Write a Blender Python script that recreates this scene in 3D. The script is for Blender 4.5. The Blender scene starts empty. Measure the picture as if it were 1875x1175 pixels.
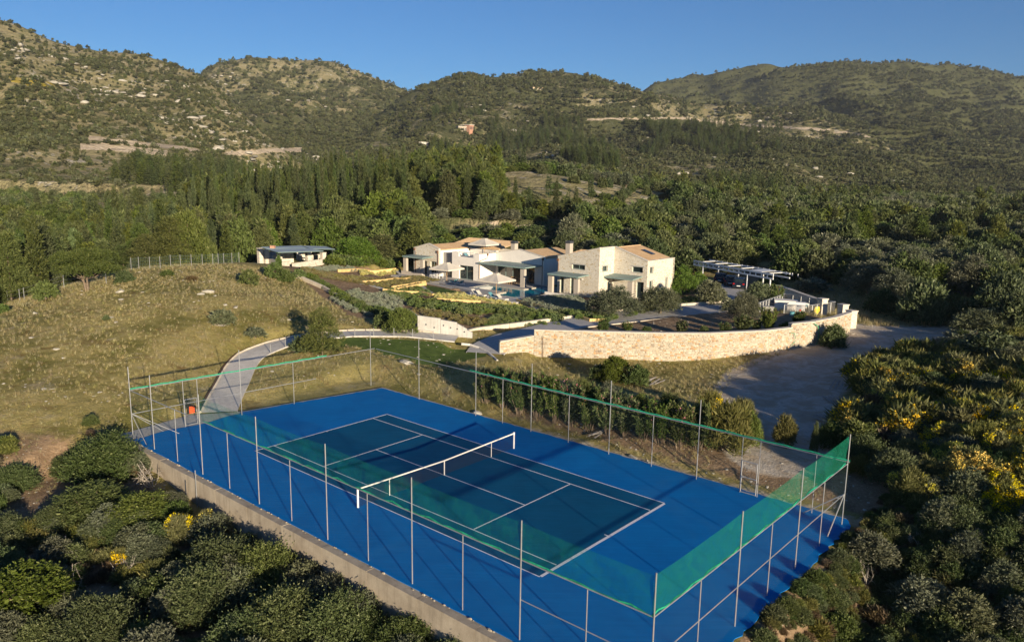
import bpy, math, random
import numpy as np
from mathutils import Vector, Matrix
from mathutils.geometry import tessellate_polygon

# ------------------------------------------------------------------ camera, sky, sun, exposure
SC = bpy.context.scene
COL = SC.collection
FPX, PIT, ROLL, CH = 1414.87, .1814, -.0152, 17.5262        # lens in pixels of a 1875 wide frame, pitch, roll, height
cam = bpy.data.cameras.new('camera'); camo = bpy.data.objects.new('camera', cam); COL.objects.link(camo)
camo.location = (0, 0, CH)
camo.rotation_mode = 'XYZ'
camo.matrix_world = Matrix.Translation((0, 0, CH)) @ Matrix.Rotation(math.pi/2-PIT, 4, 'X') @ Matrix.Rotation(-ROLL, 4, 'Z')
cam.sensor_width = 36; cam.lens = 36*FPX/1875
cam.clip_start = .5; cam.clip_end = 9000
SC.camera = camo
SUN_EL = math.radians(10.0)
SAZ = math.atan2(.458, -.889)                                # azimuth of the sun, clockwise from +Y
SDIR = Vector((math.sin(SAZ)*math.cos(SUN_EL), math.cos(SAZ)*math.cos(SUN_EL), math.sin(SUN_EL)))
W = bpy.data.worlds.new('World'); SC.world = W; W.use_nodes = True
nt = W.node_tree; bg = nt.nodes['Background']
sky = nt.nodes.new('ShaderNodeTexSky'); sky.sky_type = 'NISHITA'; sky.sun_disc = False
sky.sun_elevation = SUN_EL; sky.sun_rotation = SAZ; sky.air_density = 1.0; sky.dust_density = 0.; sky.ozone_density = 6.0
sky.altitude = 900
nt.links.new(sky.outputs[0], bg.inputs[0]); bg.inputs[1].default_value = .066
sl = bpy.data.lights.new('sun', 'SUN'); sl.energy = 5.0; sl.angle = math.radians(.5); sl.color = (1, .83, .60)
so = bpy.data.objects.new('sun', sl); COL.objects.link(so); so.rotation_euler = SDIR.to_track_quat('Z', 'Y').to_euler()
so.location = (60, -80, 60)
SC.view_settings.view_transform = 'Standard'; SC.view_settings.look = 'None'
SC.view_settings.exposure = .84; SC.view_settings.gamma = 1; SC.view_settings.use_curve_mapping = False
SC.cycles.max_bounces = 5; SC.cycles.transparent_max_bounces = 12; SC.cycles.diffuse_bounces = 3; SC.cycles.glossy_bounces = 2

# ------------------------------------------------------------------ layout helpers: court frame and sight lines to ground
CX, CY, YAW = -3.9539, 43.9976, -.7156
CO, SI = math.cos(YAW), math.sin(YAW)
def uv(x, y): x = x-CX; y = y-CY; return CO*x+SI*y, -SI*x+CO*y
def xy(u, v): return CX+CO*u-SI*v, CY+SI*u+CO*v
def CF(u, v, z): x, y = xy(u, v); return (x, y, z)
def ray(px, py):
    X, Y = px-937.5, py-587.5
    a = math.cos(ROLL)*X+math.sin(ROLL)*Y; b = -math.sin(ROLL)*X+math.cos(ROLL)*Y
    return (a/FPX, math.cos(PIT)-b/FPX*math.sin(PIT), -math.sin(PIT)-b/FPX*math.cos(PIT))
def atz(px, py, z): d = ray(px, py); t = (z-CH)/d[2]; return (d[0]*t, d[1]*t, z)
def aty(px, py, y): d = ray(px, py); t = y/d[1]; return (d[0]*t, y, CH+d[2]*t)
def proj(x, y, z):
    z = z-CH; d = y*math.cos(PIT)-z*math.sin(PIT); up = y*math.sin(PIT)+z*math.cos(PIT)
    a = FPX*x/d; b = -FPX*up/d
    return 937.5+math.cos(ROLL)*a-math.sin(ROLL)*b, 587.5+math.sin(ROLL)*a+math.cos(ROLL)*b
RNG = np.random.default_rng(7)
random.seed(7)

# ------------------------------------------------------------------ value noise
_T = np.random.default_rng(3).random((256, 256))
def vn(x, y):
    xi = np.floor(x).astype(int); yi = np.floor(y).astype(int); fx = x-xi; fy = y-yi
    fx = fx*fx*(3-2*fx); fy = fy*fy*(3-2*fy); a = xi & 255; b = yi & 255; a1 = (xi+1) & 255; b1 = (yi+1) & 255
    return (_T[a, b]*(1-fx)+_T[a1, b]*fx)*(1-fy)+(_T[a, b1]*(1-fx)+_T[a1, b1]*fx)*fy
def fbm(x, y, wl, oc=4, seed=0):
    s = 0; am = 1; tot = 0
    for i in range(oc):
        s = s+am*(vn(x/wl+seed*17.3+i*31.7, y/wl+seed*9.1-i*12.9)-.5); tot += am; am *= .5; wl = wl/2.03
    return s/tot*2
def smooth(a, b, x): t = np.clip((x-a)/(b-a), 0, 1); return t*t*(3-2*t)

# ------------------------------------------------------------------ terrain height
CP = []
def cz(*l):
    for px, py, z in l: CP.append(atz(px, py, z))
def cy_(*l):
    for px, py, y in l: CP.append(aty(px, py, y))
def cw(*l): CP.extend(l)
cz((310,505,5.9),(210,520,5.6),(440,494,4.9),(130,550,4.5),(60,592,3.5),(0,640,3.0),(400,600,3.6),(300,650,2.8),(500,560,4),(560,600,3),
   (150,650,3),(150,750,1.6),(0,760,1.2),(0,880,-.3),(200,745,1.2),(230,815,.0),(350,560,4.9),(250,590,4.2),(450,640,2.4),(350,720,1.0),(60,700,2.1))
cw((-60,125,-1),(-40,140,0),(-80,110,-2),(-20,150,2.5),(-90,80,-1),(-60,88,1.5),(-70,60,0),(-50,50,.2),(-50,35,-2))
# path and bank above the court
cz((407,715,.6),(460,715,.5),(413,685,.9),(440,660,1.3),(480,670,1.2),(505,645,1.6),(552,632,1.8),(640,619,1.9),(750,617,1.8),(850,622,1.4),(905,642,.9),
   (640,690,.7),(760,690,.7),(860,700,.5),(640,650,1.4),(760,650,1.3),(560,680,.9))
# garden
cz((617,505,2.6),(550,500,2.9),(480,500,3.0),(700,545,1.9),(600,560,2.4),(640,600,2.2),(720,511,1.4),(860,560,1.35),(960,575,1.4),(1060,580,1.5),(865,605,1.45),(680,520,2.1),(800,580,1.8),(720,590,2.1))
# drive, wall foot, planted strip behind the wall
cz((960,596,1.4),(1200,562,1.7),(1340,550,1.8),(1300,573,1.9),(1100,604,1.75),(1300,590,2.0),(1400,575,2.0),(980,657,0),(1200,655,.0),(1300,650,.3),(1400,637,.6),(1480,620,.9),(1557,590,1.4))
# dirt track and right hand slope
cz((1420,790,.1),(1520,790,.2),(1400,720,.3),(1530,700,.6),(1400,670,.4),(1560,660,1),(1580,620,1.3),(1690,635,1.3),(1720,592,1.5),(1240,690,.1),(1130,700,.2),(1000,700,.2),
   (1875,650,2.5),(1875,800,1.6),(1875,1000,.5),(1700,1175,-1),(1500,1100,-.9),(1650,800,.9),(1700,720,1.4),(1600,950,-.3),(1780,900,.8),(1800,620,2.2))
cz((1000,770,.5),(1150,800,.5),(1280,820,.5),(1390,850,.3),(1000,740,.5),(1250,760,.7))
# low ground by the near corner
cz((0,1175,-3.3),(300,1175,-3.1),(600,1175,-2.6),(100,950,-1.4),(900,1175,-2.0),(200,900,-1.2),(300,1000,-2),(500,1080,-2.4),(750,1130,-2.1),(0,1000,-2.2))
cw((0,0,-3),(-40,5,-4.5),(40,5,-1.5),(-10,18,-2.6),(10,14,-2.2),(-70,10,-4),(70,20,1.5),(80,60,3),(-30,28,-3.2),(25,22,-1.2),(80,-30,-1),(-80,-30,-5))
# around and behind the house
cw((-20,112,1.3),(0,112,1.3),(20,112,1.3),(10,125,1.5),(-10,132,1.5),(25,125,1.7),(33,115,1.75),(30,124,1.8),(36,98,2.0),(42,106,2.1),(-35,126,3.0),(-28,134,2.6))
cy_((1000,440,150),(850,425,160),(1400,472,140),(1500,500,122),(1600,420,200),(1700,390,260),(1800,345,480),(1870,500,115),(1870,560,90),(1250,460,150),(1600,520,104),(1740,560,94),(1480,530,108),(1550,545,98))
cy_((100,445,250),(250,430,250),(0,400,300),(500,372,260),(700,360,250),(850,345,270),(760,408,178),(850,402,178),(950,402,178),(1020,402,178),(700,425,165),(600,450,165),(950,312,300),(1050,326,290),(1190,362,270),(1190,405,220),
   (1300,395,200),(1500,390,220),(1875,370,300),(1875,440,160),(1600,345,450),(1200,350,450),(1875,338,500),(0,375,420),(500,345,430),(950,350,400),(300,480,170),(100,500,170),(450,470,170),(2100,400,160),(-250,430,250))
_P = np.array(CP, float)
def _phi(r2): return np.sqrt(r2+25.)
_D = ((_P[:, None, :2]-_P[None, :, :2])**2).sum(2)
_n = len(_P); _A = np.zeros((_n+3, _n+3)); _A[:_n, :_n] = _phi(_D); _A[:_n, :_n] -= np.eye(_n)*1.2
_Q = np.c_[np.ones(_n), _P[:, :2]/100]; _A[:_n, _n:] = _Q; _A[_n:, :_n] = _Q.T
_Wt = np.linalg.solve(_A, np.r_[_P[:, 2], 0, 0, 0])
def tps(x, y):
    x = np.asarray(x, float); y = np.asarray(y, float); sh = x.shape; X = x.ravel(); Y = y.ravel(); o = np.empty(len(X))
    for i in range(0, len(X), 20000):
        a = X[i:i+20000]; b = Y[i:i+20000]
        d = (a[:, None]-_P[None, :, 0])**2+(b[:, None]-_P[None, :, 1])**2
        o[i:i+20000] = _phi(d)@_Wt[:_n]+_Wt[_n]+_Wt[_n+1]*a/100+_Wt[_n+2]*b/100
    return o.reshape(sh)
def inpoly(x, y, poly):
    x = np.asarray(x, float); y = np.asarray(y, float); r = np.zeros(x.shape, bool); n = len(poly)
    for i in range(n):
        x0, y0 = poly[i][:2]; x1, y1 = poly[(i+1) % n][:2]
        if y0 == y1: continue
        c = ((y0 > y) != (y1 > y)) & (x < (x1-x0)*(y-y0)/(y1-y0)+x0); r ^= c
    return r
def dpoly(x, y, pl):
    """distance to a polyline and z along it"""
    best = np.full(np.shape(x), 1e9); zz = np.zeros(np.shape(x))
    for a, b in zip(pl[:-1], pl[1:]):
        dx, dy = b[0]-a[0], b[1]-a[1]; L = dx*dx+dy*dy
        t = np.clip(((x-a[0])*dx+(y-a[1])*dy)/L, 0, 1); d = np.hypot(x-a[0]-t*dx, y-a[1]-t*dy)
        m = d < best; best = np.where(m, d, best); zz = np.where(m, a[2]+(b[2]-a[2])*t, zz)
    return best, zz
PATHC = [(-21.9,55.6,.02),(-22.6,59,.3),(-23.1,62.2,.6),(-23.9,66,.9),(-24.0,68.9,1.3),(-22.6,72.1,1.6),(-20.6,74.4,1.8),(-16.5,76.8,1.9),(-10.5,77.6,1.8),(-5.6,77.2,1.42)]
DRIVE = [(-2.6,73.6,.75),(-2.0,76.2,1.0),(.4,79.4,1.25),(4.4,82.8,1.4),(8.6,86.8,1.6),(14.5,91.1,1.75),(21,94.6,1.8),(28.5,98.0,1.85),(32.5,104,1.8),(33.5,112,1.8),(30.5,121,1.8)]
TRACK = [(17,47,.1),(20,53,.1),(21.5,60,.35),(24.5,67,.55),(30,72,1.0),(35.5,77,1.3),(40,83,1.5),(48,83,1.6),(62,80,2.0)]
WALL = [(-1.1,73.6),(2.2,74.5),(8,74.15),(14.8,73.8),(19.4,74.0),(25.2,75.5),(28.26,76.7),(31.2,78.2),(34.6,80.9),(37.5,84.1)]
POOL = [(-49.3,52.9),(-49.3,57.2),(-42.3,57.2),(-42.3,60.2),(-43.3,60.2),(-43.3,62.4),(-37.6,62.4),(-37.6,56.0),(-36.9,56.0),(-36.9,50.2),(-42.2,50.2),(-42.2,53.2)]
POOLW = [xy(*p) for p in POOL]
DECK = [(-68.7,53.7),(-60.4,53.3),(-56.2,53.0),(-46.3,50.2),(-45.2,46.6),(-37.6,45.3),(-34.9,47.0),(-34.1,50.6),(-34.2,55.4),(-37.6,56.0),(-37.6,62.6),(-43.0,63.0),(-53.3,63.0),(-53.3,59.1),(-68.7,58.9)]
DECKW = [xy(*p) for p in DECK]
HILL = [  # crest: (px, row) list; foot distance, foot row at left/right; crest distance; power
 ('spur', [(-500,20),(-200,70),(0,128),(60,152),(130,186),(200,218),(260,252),(300,292),(340,332),(380,370)], 330, 372, 560, 1.0),
 ('left', [(-700,-60),(-200,-10),(0,42),(60,68),(130,90),(200,105),(260,119),(320,133),(355,142),(385,160),(420,200),(470,245),(520,285),(570,315),(620,350)], 345, 360, 900, 1.0),
 ('back', [(200,300),(300,205),(330,173),(355,156),(400,137),(450,125),(520,120),(600,126),(650,136),(690,149),(720,163),(745,179),(770,198),(800,215),(840,250)], 800, 318, 1650, .9),
 ('mid', [(380,345),(450,325),(520,308),(600,275),(650,245),(700,205),(745,170),(765,158),(800,148),(850,143),(880,146),(920,138),(960,132),(1020,132),(1080,137),(1120,146),(1190,156),(1260,165),(1400,172),(1500,186),(1600,215),(1700,250),(1800,290),(1900,318),(2200,345)], 420, 345, 1300, .9),
 ('right', [(1000,260),(1150,175),(1190,135),(1230,116),(1300,96),(1400,91),(1450,93),(1520,90),(1580,96),(1700,96),(1800,101),(1875,111),(2000,132),(2300,220),(2700,300)], 600, 335, 2100, .95)]
def hslope(px, row):
    b = (-math.sin(ROLL)*(px-937.5)+(row-587.5))/FPX
    return (-math.sin(PIT)-b*math.cos(PIT))/(math.cos(PIT)-b*math.sin(PIT))
def hills(x, y, base):
    z = base.copy(); which = np.full(x.shape, -1)
    px = 937.5+x/y*FPX*1.03
    for i, (nm, cr, yf, rf, yc, pw) in enumerate(HILL):
        xs = [c[0] for c in cr]; ys = [c[1] for c in cr]
        row = np.interp(px, xs, ys)
        wob = 1+.10*fbm(px*1.0, px*0+i*50., 260, 2, i)
        s = (y*wob-yf)/(yc-yf)
        g = np.clip(s, 0, 1)**pw
        rr = rf+(row-rf)*g
        zi = CH+np.minimum(y, yc/wob)*hslope(px, rr)
        amp = np.clip(s, 0, 1)*np.clip(1.15-s, 0, 1)*4
        rid = 1-np.abs(fbm(x, y, 260, 4, 3+i))*2.4
        zi = zi+amp*(rid-.7)*yc*.020+amp*fbm(x, y, 120, 4, 11+i)*6
        zi = zi+np.clip(s*4, 0, 1)*fbm(x, y, 45, 3, 9+i)*1.6
        zi = np.where(s > 1, zi-(y-yc/wob)*.3, zi)
        zi = np.where(s <= 0, -1e3, zi)
        m = zi > z; z = np.where(m, zi, z); which = np.where(m, i, which)
    return z, which
def zfar(x, y):
    k = np.minimum(1, 430/np.maximum(y, 1)); b = tps(x*k, y*k)
    b = b+fbm(x, y, 60, 4, 1)*smooth(140, 260, y)*1.3+fbm(x, y, 14, 3, 2)*smooth(130, 200, y)*.35
    k = smooth(-24, -19, x)*smooth(12, 7, x); w_ = x*.10+fbm(x, y, 9, 2, 3)*.8
    b = b-2.2*smooth(157, 167, y)*(1-smooth(171.3, 172.6, y+w_))*k+.5*smooth(171.3, 172.6, y+w_)*(1-smooth(176, 188, y))*k
    return hills(x, y, b)
def znear(x, y):
    z = tps(x, y); u, v = uv(x, y)
    z = z+fbm(x, y, 9, 4, 5)*.16+fbm(x, y, 2.2, 2, 6)*.05
    # flat pads
    d, zz = dpoly(x, y, [p for p in PATHC]); k = smooth(2.6, 1.5, d); z = z*(1-k)+(zz-.06)*k
    d, zz = dpoly(x, y, DRIVE); k = smooth(4.6, 3.6, d); z = z*(1-k)+(zz-.08)*k
    k = np.maximum(smooth(-72, -70, u)*smooth(-21, -23.5, u)*smooth(48.5, 51.5, v)*smooth(75, 72, v), 0)
    k = np.maximum(k, smooth(-48, -46, u)*smooth(-30, -33, u)*smooth(44.2, 45.8, v)*smooth(60, 50, v))
    z = z*(1-k)+1.1*k
    k = smooth(-90, -88, u)*smooth(-71, -73, u)*smooth(34, 36, v)*smooth(56, 53, v); z = z*(1-k)+2.9*k
    # wall: step up behind it
    # court platform
    ku = smooth(-23.6, -21.6, u)*smooth(22.6, 20.9, u); kf = smooth(13.2, 10.6, v)
    inside = ku*kf; z = np.where(v > -9.4, z*(1-inside)+(-.16)*inside, z)
    z = np.where((v <= -9.4) & (u > -21.6) & (u < 21.5), np.minimum(z, -1.15-.5*smooth(-10.3, -14, v)+fbm(x, y, 3, 3, 8)*.18), z)
    z = z-1.6*smooth(20.9, 23.5, u)*smooth(42, 33, u)*smooth(12, 6, v)
    # bank rubble on the far side
    z = np.where((v > 10.9) & (v < 13.5) & (ku > .5), z+fbm(x, y, 1.1, 3, 4)*.10, z)
    p = inpoly(x, y, POOLW) | ((u > -49.6) & (u < -36.4) & (v > 49.6) & (v < 62.6))
    z = np.where(p, -.7, z)
    return z
GX0, GX1, GY0, GY1, GS = -112, 112, -42, 151, .7
gx = np.arange(GX0, GX1+.01, GS); gy = np.arange(GY0, GY1+.01, GS)
GXX, GYY = np.meshgrid(gx, gy, indexing='xy')
GZ = znear(GXX, GYY)
# behind the stone wall the ground stands higher: raised smoothly on the up-hill side
_wd, _ = dpoly(GXX, GYY, [(a, b, 0) for a, b in WALL[:]])
_side = inpoly(GXX, GYY, [(-.2,74.9)]+[(a, b+.80) for a, b in WALL[1:5]]+[(a-.25, b+.80) for a, b in WALL[5:-1]]+[(36.6,84.8),(36,90),(27,93),(16,88.5),(8,83.4),(2.2,77.8)])
GZ = np.where(_side, np.maximum(GZ, 1.55+.045*(GXX-2)*0+np.clip((GXX-2)/30, 0, 1)*.75), GZ)
GZ = np.where(_side, GZ+fbm(GXX, GYY, 3, 3, 14)*.08, GZ)
def zg(x, y):
    """height of the near ground mesh"""
    x = np.asarray(x, float); y = np.asarray(y, float)
    fx = np.clip((x-GX0)/GS, 0, len(gx)-1.001); fy = np.clip((y-GY0)/GS, 0, len(gy)-1.001)
    i = fx.astype(int); j = fy.astype(int); a = fx-i; b = fy-j
    near = (GZ[j, i]*(1-a)+GZ[j, i+1]*a)*(1-b)+(GZ[j+1, i]*(1-a)+GZ[j+1, i+1]*a)*b
    return near
def zt(x, y):
    x = np.atleast_1d(np.asarray(x, float)); y = np.atleast_1d(np.asarray(y, float)); o = zg(x, y)
    m = y > 149.8
    if m.any(): o = o.copy(); o[m] = zfar(x[m], y[m])[0]
    return o
def zt1(x, y): return float(zt([x], [y])[0])
def hit(px, py, ymax=420):
    """where the sight line through a pixel meets the ground"""
    d = ray(px, py); ys = np.geomspace(20, ymax, 500); t = ys/d[1]; xs = d[0]*t; zs = CH+d[2]*t
    g = zt(xs, ys); k = np.where(zs < g)[0]
    if len(k) == 0: return (xs[-1], ys[-1], float(g[-1]))
    k = k[0]
    if k == 0: return (xs[0], ys[0], float(g[0]))
    a = (zs[k-1]-g[k-1]); b = (g[k]-zs[k]); f = a/(a+b+1e-9)
    x = xs[k-1]*(1-f)+xs[k]*f; y = ys[k-1]*(1-f)+ys[k]*f
    return (x, y, zt1(x, y))

# ------------------------------------------------------------------ materials
class NT:
    def __init__(s, name):
        s.m = bpy.data.materials.new(name); s.m.use_nodes = True; s.t = s.m.node_tree; s.b = s.t.nodes['Principled BSDF']
        s.out = s.t.nodes['Material Output']; s.b.inputs['Specular IOR Level'].default_value = .3
    def n(s, ty, **k):
        o = s.t.nodes.new(ty)
        for a, b in k.items():
            if a.startswith('i_'): o.inputs[int(a[2:])].default_value = b
            else: setattr(o, a, b)
        return o
    def l(s, a, b): s.t.links.new(a, b)
    def coord(s, kind='Object'):
        return s.n('ShaderNodeTexCoord').outputs[kind]
    def noise(s, scale, detail=3, rough=.55, vec=None, dist=0):
        o = s.n('ShaderNodeTexNoise'); o.inputs['Scale'].default_value = scale; o.inputs['Detail'].default_value = detail
        o.inputs['Roughness'].default_value = rough; o.inputs['Distortion'].default_value = dist
        if vec is not None: s.l(vec, o.inputs['Vector'])
        return o.outputs[0]
    def ramp(s, f, *stops):
        o = s.n('ShaderNodeValToRGB'); e = o.color_ramp.elements
        while len(e) < len(stops): e.new(.5)
        for i, (p, c) in enumerate(stops):
            e[i].position = p; e[i].color = (c[0], c[1], c[2], 1) if isinstance(c, (tuple, list)) else (c, c, c, 1)
        s.l(f, o.inputs[0]); return o.outputs[0]
    def mix(s, f, a, b, mode='MIX'):
        o = s.n('ShaderNodeMix', data_type='RGBA', blend_type=mode); o.clamp_factor = True
        for v, i in ((f, 0), (a, 6), (b, 7)):
            if isinstance(v, (int, float)) and i == 0: o.inputs[0].default_value = v
            elif isinstance(v, (tuple, list)): o.inputs[i].default_value = (v[0], v[1], v[2], 1)
            else: s.l(v, o.inputs[i])
        return o.outputs[2]
    def math(s, op, a, b=0.):
        o = s.n('ShaderNodeMath', operation=op)
        for v, i in ((a, 0), (b, 1)):
            if isinstance(v, (int, float)): o.inputs[i].default_value = v
            else: s.l(v, o.inputs[i])
        return o.outputs[0]
    def bump(s, h, strength=.3, dist=.05):
        o = s.n('ShaderNodeBump'); o.inputs['Strength'].default_value = strength; o.inputs['Distance'].default_value = dist
        s.l(h, o.inputs['Height']); s.l(o.outputs[0], s.b.inputs['Normal'])
    def col(s, c):
        if isinstance(c, (tuple, list)): s.b.inputs['Base Color'].default_value = (c[0], c[1], c[2], 1)
        else: s.l(c, s.b.inputs['Base Color'])
    def rough(s, r): s.b.inputs['Roughness'].default_value = r
def plain(name, c, rough=.7, metal=0, var=.15, scale=2.0, bump=0, spec=.3):
    t = NT(name); v = t.coord(); f = t.noise(scale, 4, .6, v)
    a = tuple(x*(1-var) for x in c); b = tuple(min(1, x*(1+var)) for x in c)
    t.col(t.ramp(f, (.3, a), (.7, b))); t.rough(rough); t.b.inputs['Metallic'].default_value = metal
    t.b.inputs['Specular IOR Level'].default_value = spec
    if bump: t.bump(t.noise(scale*6, 3, .6, v), bump, .02)
    return t.m
M = {}
def m_ground():
    t = NT('ground_earth_and_grass'); v = t.coord()
    at = t.n('ShaderNodeAttribute', attribute_name='zone'); sep = t.n('ShaderNodeSeparateColor'); t.l(at.outputs['Color'], sep.inputs[0])
    n1 = t.noise(.16, 5, .6, v); n2 = t.noise(1.1, 5, .65, v); n3 = t.noise(7, 4, .7, v); n4 = t.noise(.5, 4, .6, v, 1.0)
    straw = t.ramp(n2, (.3, (.35, .31, .13)), (.5, (.47, .42, .20)), (.7, (.56, .50, .28)))
    green = t.ramp(n2, (.3, (.16, .165, .055)), (.7, (.28, .27, .10)))
    base = t.mix(t.ramp(n1, (.42, 0.), (.62, 1.)), straw, green)
    red = (.20, .125, .06)
    base = t.mix(t.ramp(n4, (.55, 0.), (.72, .7)), base, red)
    base = t.mix(t.ramp(t.noise(.35, 6, .75, v, .6), (.57, 0.), (.66, .65)), base, (.46, .43, .36))
    base = t.mix(.6, base, t.mix(t.ramp(n3, (.3, .0), (.7, 1.)), (.10, .085, .04), (.42, .36, .2)), 'OVERLAY')
    soil = t.ramp(n2, (.3, (.15, .10, .06)), (.7, (.32, .225, .14)))
    soil = t.mix(t.ramp(n3, (.55, 0.), (.7, .8)), soil, (.38, .31, .22))
    gravel = t.ramp(t.noise(2.3, 6, .7, v), (.3, (.40, .36, .31)), (.7, (.60, .55, .48)))
    gravel = t.mix(t.ramp(n4, (.40, 0.), (.60, .75)), gravel, (.38, .30, .21))
    lush = t.ramp(n2, (.3, (.05, .085, .018)), (.7, (.10, .145, .035)))
    def w(ch, soft=.5):
        e = t.math('ADD', sep.outputs[ch], t.math('MULTIPLY', t.math('SUBTRACT', n2, .5), soft))
        return t.ramp(e, (.38, 0.), (.62, 1.))
    c = t.mix(w(1), base, soil); c = t.mix(w(2), c, lush); c = t.mix(w(0, .6), c, gravel)
    t.col(c); t.rough(.95); t.b.inputs['Specular IOR Level'].default_value = .1
    t.bump(t.math('ADD', n3, t.math('MULTIPLY', n2, 1.5)), .9, .12)
    return t.m
def m_hill():
    t = NT('hill_scrub_and_rock'); v = t.coord()
    at = t.n('ShaderNodeAttribute', attribute_name='zone'); sep = t.n('ShaderNodeSeparateColor'); t.l(at.outputs['Color'], sep.inputs[0])
    big = t.noise(.006, 6, .62, v, .5); mid = t.noise(.03, 6, .7, v, .4); fine = t.noise(.14, 5, .75, v); vf = t.noise(.5, 4, .7, v)
    dry = t.ramp(fine, (.3, (.17, .15, .08)), (.5, (.27, .235, .135)), (.72, (.37, .33, .22)))
    dry = t.mix(t.ramp(mid, (.42, 0.), (.6, .8)), dry, t.ramp(vf, (.3, (.16, .155, .065)), (.7, (.24, .22, .11))))
    rock = t.ramp(vf, (.3, (.28, .265, .235)), (.7, (.50, .47, .42)))
    dry = t.mix(t.ramp(t.noise(.055, 7, .8, v, 1.2), (.56, 0.), (.60, .85)), dry, rock)
    grn = t.ramp(t.mix(.5, fine, vf), (.3, (.022, .034, .013)), (.5, (.05, .062, .024)), (.75, (.10, .105, .045)))
    f = t.math('ADD', sep.outputs[1], t.math('MULTIPLY', t.math('SUBTRACT', mid, .5), 1.5))
    f = t.math('ADD', f, t.math('MULTIPLY', t.math('SUBTRACT', fine, .5), 1.3))
    c = t.mix(t.ramp(f, (.44, 0.), (.60, .85)), dry, grn)
    yel = t.math('ADD', sep.outputs[2], t.math('MULTIPLY', t.math('SUBTRACT', fine, .5), 1.2))
    c = t.mix(t.ramp(yel, (.62, 0.), (.72, .7)), c, (.42, .32, .03))
    cut = t.math('ADD', sep.outputs[0], t.math('MULTIPLY', t.math('SUBTRACT', fine, .5), .8))
    c = t.mix(t.ramp(cut, (.5, 0.), (.62, 1.)), c, t.ramp(vf, (.3, (.34, .27, .19)), (.7, (.58, .50, .39))))
    t.col(c); t.rough(.95); t.b.inputs['Specular IOR Level'].default_value = .05
    t.bump(t.math('ADD', fine, t.math('MULTIPLY', mid, 2.)), 1., 3.)
    return t.m
def m_leaf(name, a, b, c=None, trans=.28, hv=.18):
    """leaf material: tone per leaf, slight drift per plant, light passing through"""
    t = NT(name); at = t.n('ShaderNodeAttribute', attribute_name='tone'); oi = t.n('ShaderNodeObjectInfo')
    col = t.ramp(at.outputs['Fac'], *([(.0, a), (.75, b)]+([(.9, c), (1., c)] if c else [])))
    hs = t.n('ShaderNodeHueSaturation'); t.l(col, hs.inputs['Color'])
    r = oi.outputs['Random']; t.l(t.math('ADD', .5-.022, t.math('MULTIPLY', r, .044)), hs.inputs['Hue'])
    t.l(t.math('ADD', 1-hv, t.math('MULTIPLY', t.math('FRACT', t.math('MULTIPLY', r, 7.3)), 2*hv)), hs.inputs['Value'])
    t.l(t.math('ADD', .8, t.math('MULTIPLY', t.math('FRACT', t.math('MULTIPLY', r, 13.7)), .35)), hs.inputs['Saturation'])
    t.l(hs.outputs[0], t.b.inputs['Base Color']); t.rough(.62); t.b.inputs['Specular IOR Level'].default_value = .25
    tr = t.n('ShaderNodeBsdfTranslucent'); t.l(hs.outputs[0], tr.inputs[0])
    mx = t.n('ShaderNodeMixShader'); mx.inputs[0].default_value = trans
    t.l(t.b.outputs[0], mx.inputs[1]); t.l(tr.outputs[0], mx.inputs[2]); t.l(mx.outputs[0], t.out.inputs[0])
    return t.m
def m_stone(name, cols, scale, mortar=(.34, .31, .26), bump=.5):
    t = NT(name); v = t.coord(); mp = t.n('ShaderNodeMapping'); mp.inputs['Scale'].default_value = (1, 1, 1.7); t.l(v, mp.inputs[0])
    nz = t.n('ShaderNodeTexNoise'); nz.inputs['Scale'].default_value = 2.5; t.l(mp.outputs[0], nz.inputs['Vector'])
    vv = t.n('ShaderNodeVectorMath', operation='MULTIPLY_ADD'); vv.inputs[1].default_value = (.25, .25, .25); t.l(nz.outputs['Color'], vv.inputs[0]); t.l(mp.outputs[0], vv.inputs[2])
    vo = t.n('ShaderNodeTexVoronoi'); vo.inputs['Scale'].default_value = scale; t.l(vv.outputs[0], vo.inputs['Vector'])
    vd = t.n('ShaderNodeTexVoronoi', feature='DISTANCE_TO_EDGE'); vd.inputs['Scale'].default_value = scale; t.l(vv.outputs[0], vd.inputs['Vector'])
    sep = t.n('ShaderNodeSeparateColor'); t.l(vo.outputs['Color'], sep.inputs[0])
    c = t.ramp(sep.outputs[0], *cols)
    c = t.mix(.5, c, t.ramp(t.noise(9, 4, .7, v), (.3, .35), (.7, .65)), 'OVERLAY')
    e = t.ramp(vd.outputs[0], (.02, 0.), (.07, 1.))
    t.col(t.mix(e, mortar, c)); t.rough(.9); t.bump(e, bump, .03); return t.m
def m_stonegeo(name):
    """cut stones of the boundary wall: tint per stone from the mesh"""
    t = NT(name); v = t.coord(); at = t.n('ShaderNodeAttribute', attribute_name='tone')
    c = t.ramp(at.outputs['Fac'], (0., (.34, .31, .25)), (.35, (.45, .40, .32)), (.62, (.52, .475, .39)), (.78, (.42, .35, .25)), (.88, (.50, .29, .13)), (1., (.24, .20, .16)))
    c = t.mix(.6, c, t.ramp(t.noise(6, 5, .7, v), (.3, .32), (.7, .68)), 'OVERLAY')
    t.col(c); t.rough(.92); t.bump(t.noise(14, 4, .7, v), .5, .03); return t.m
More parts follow.
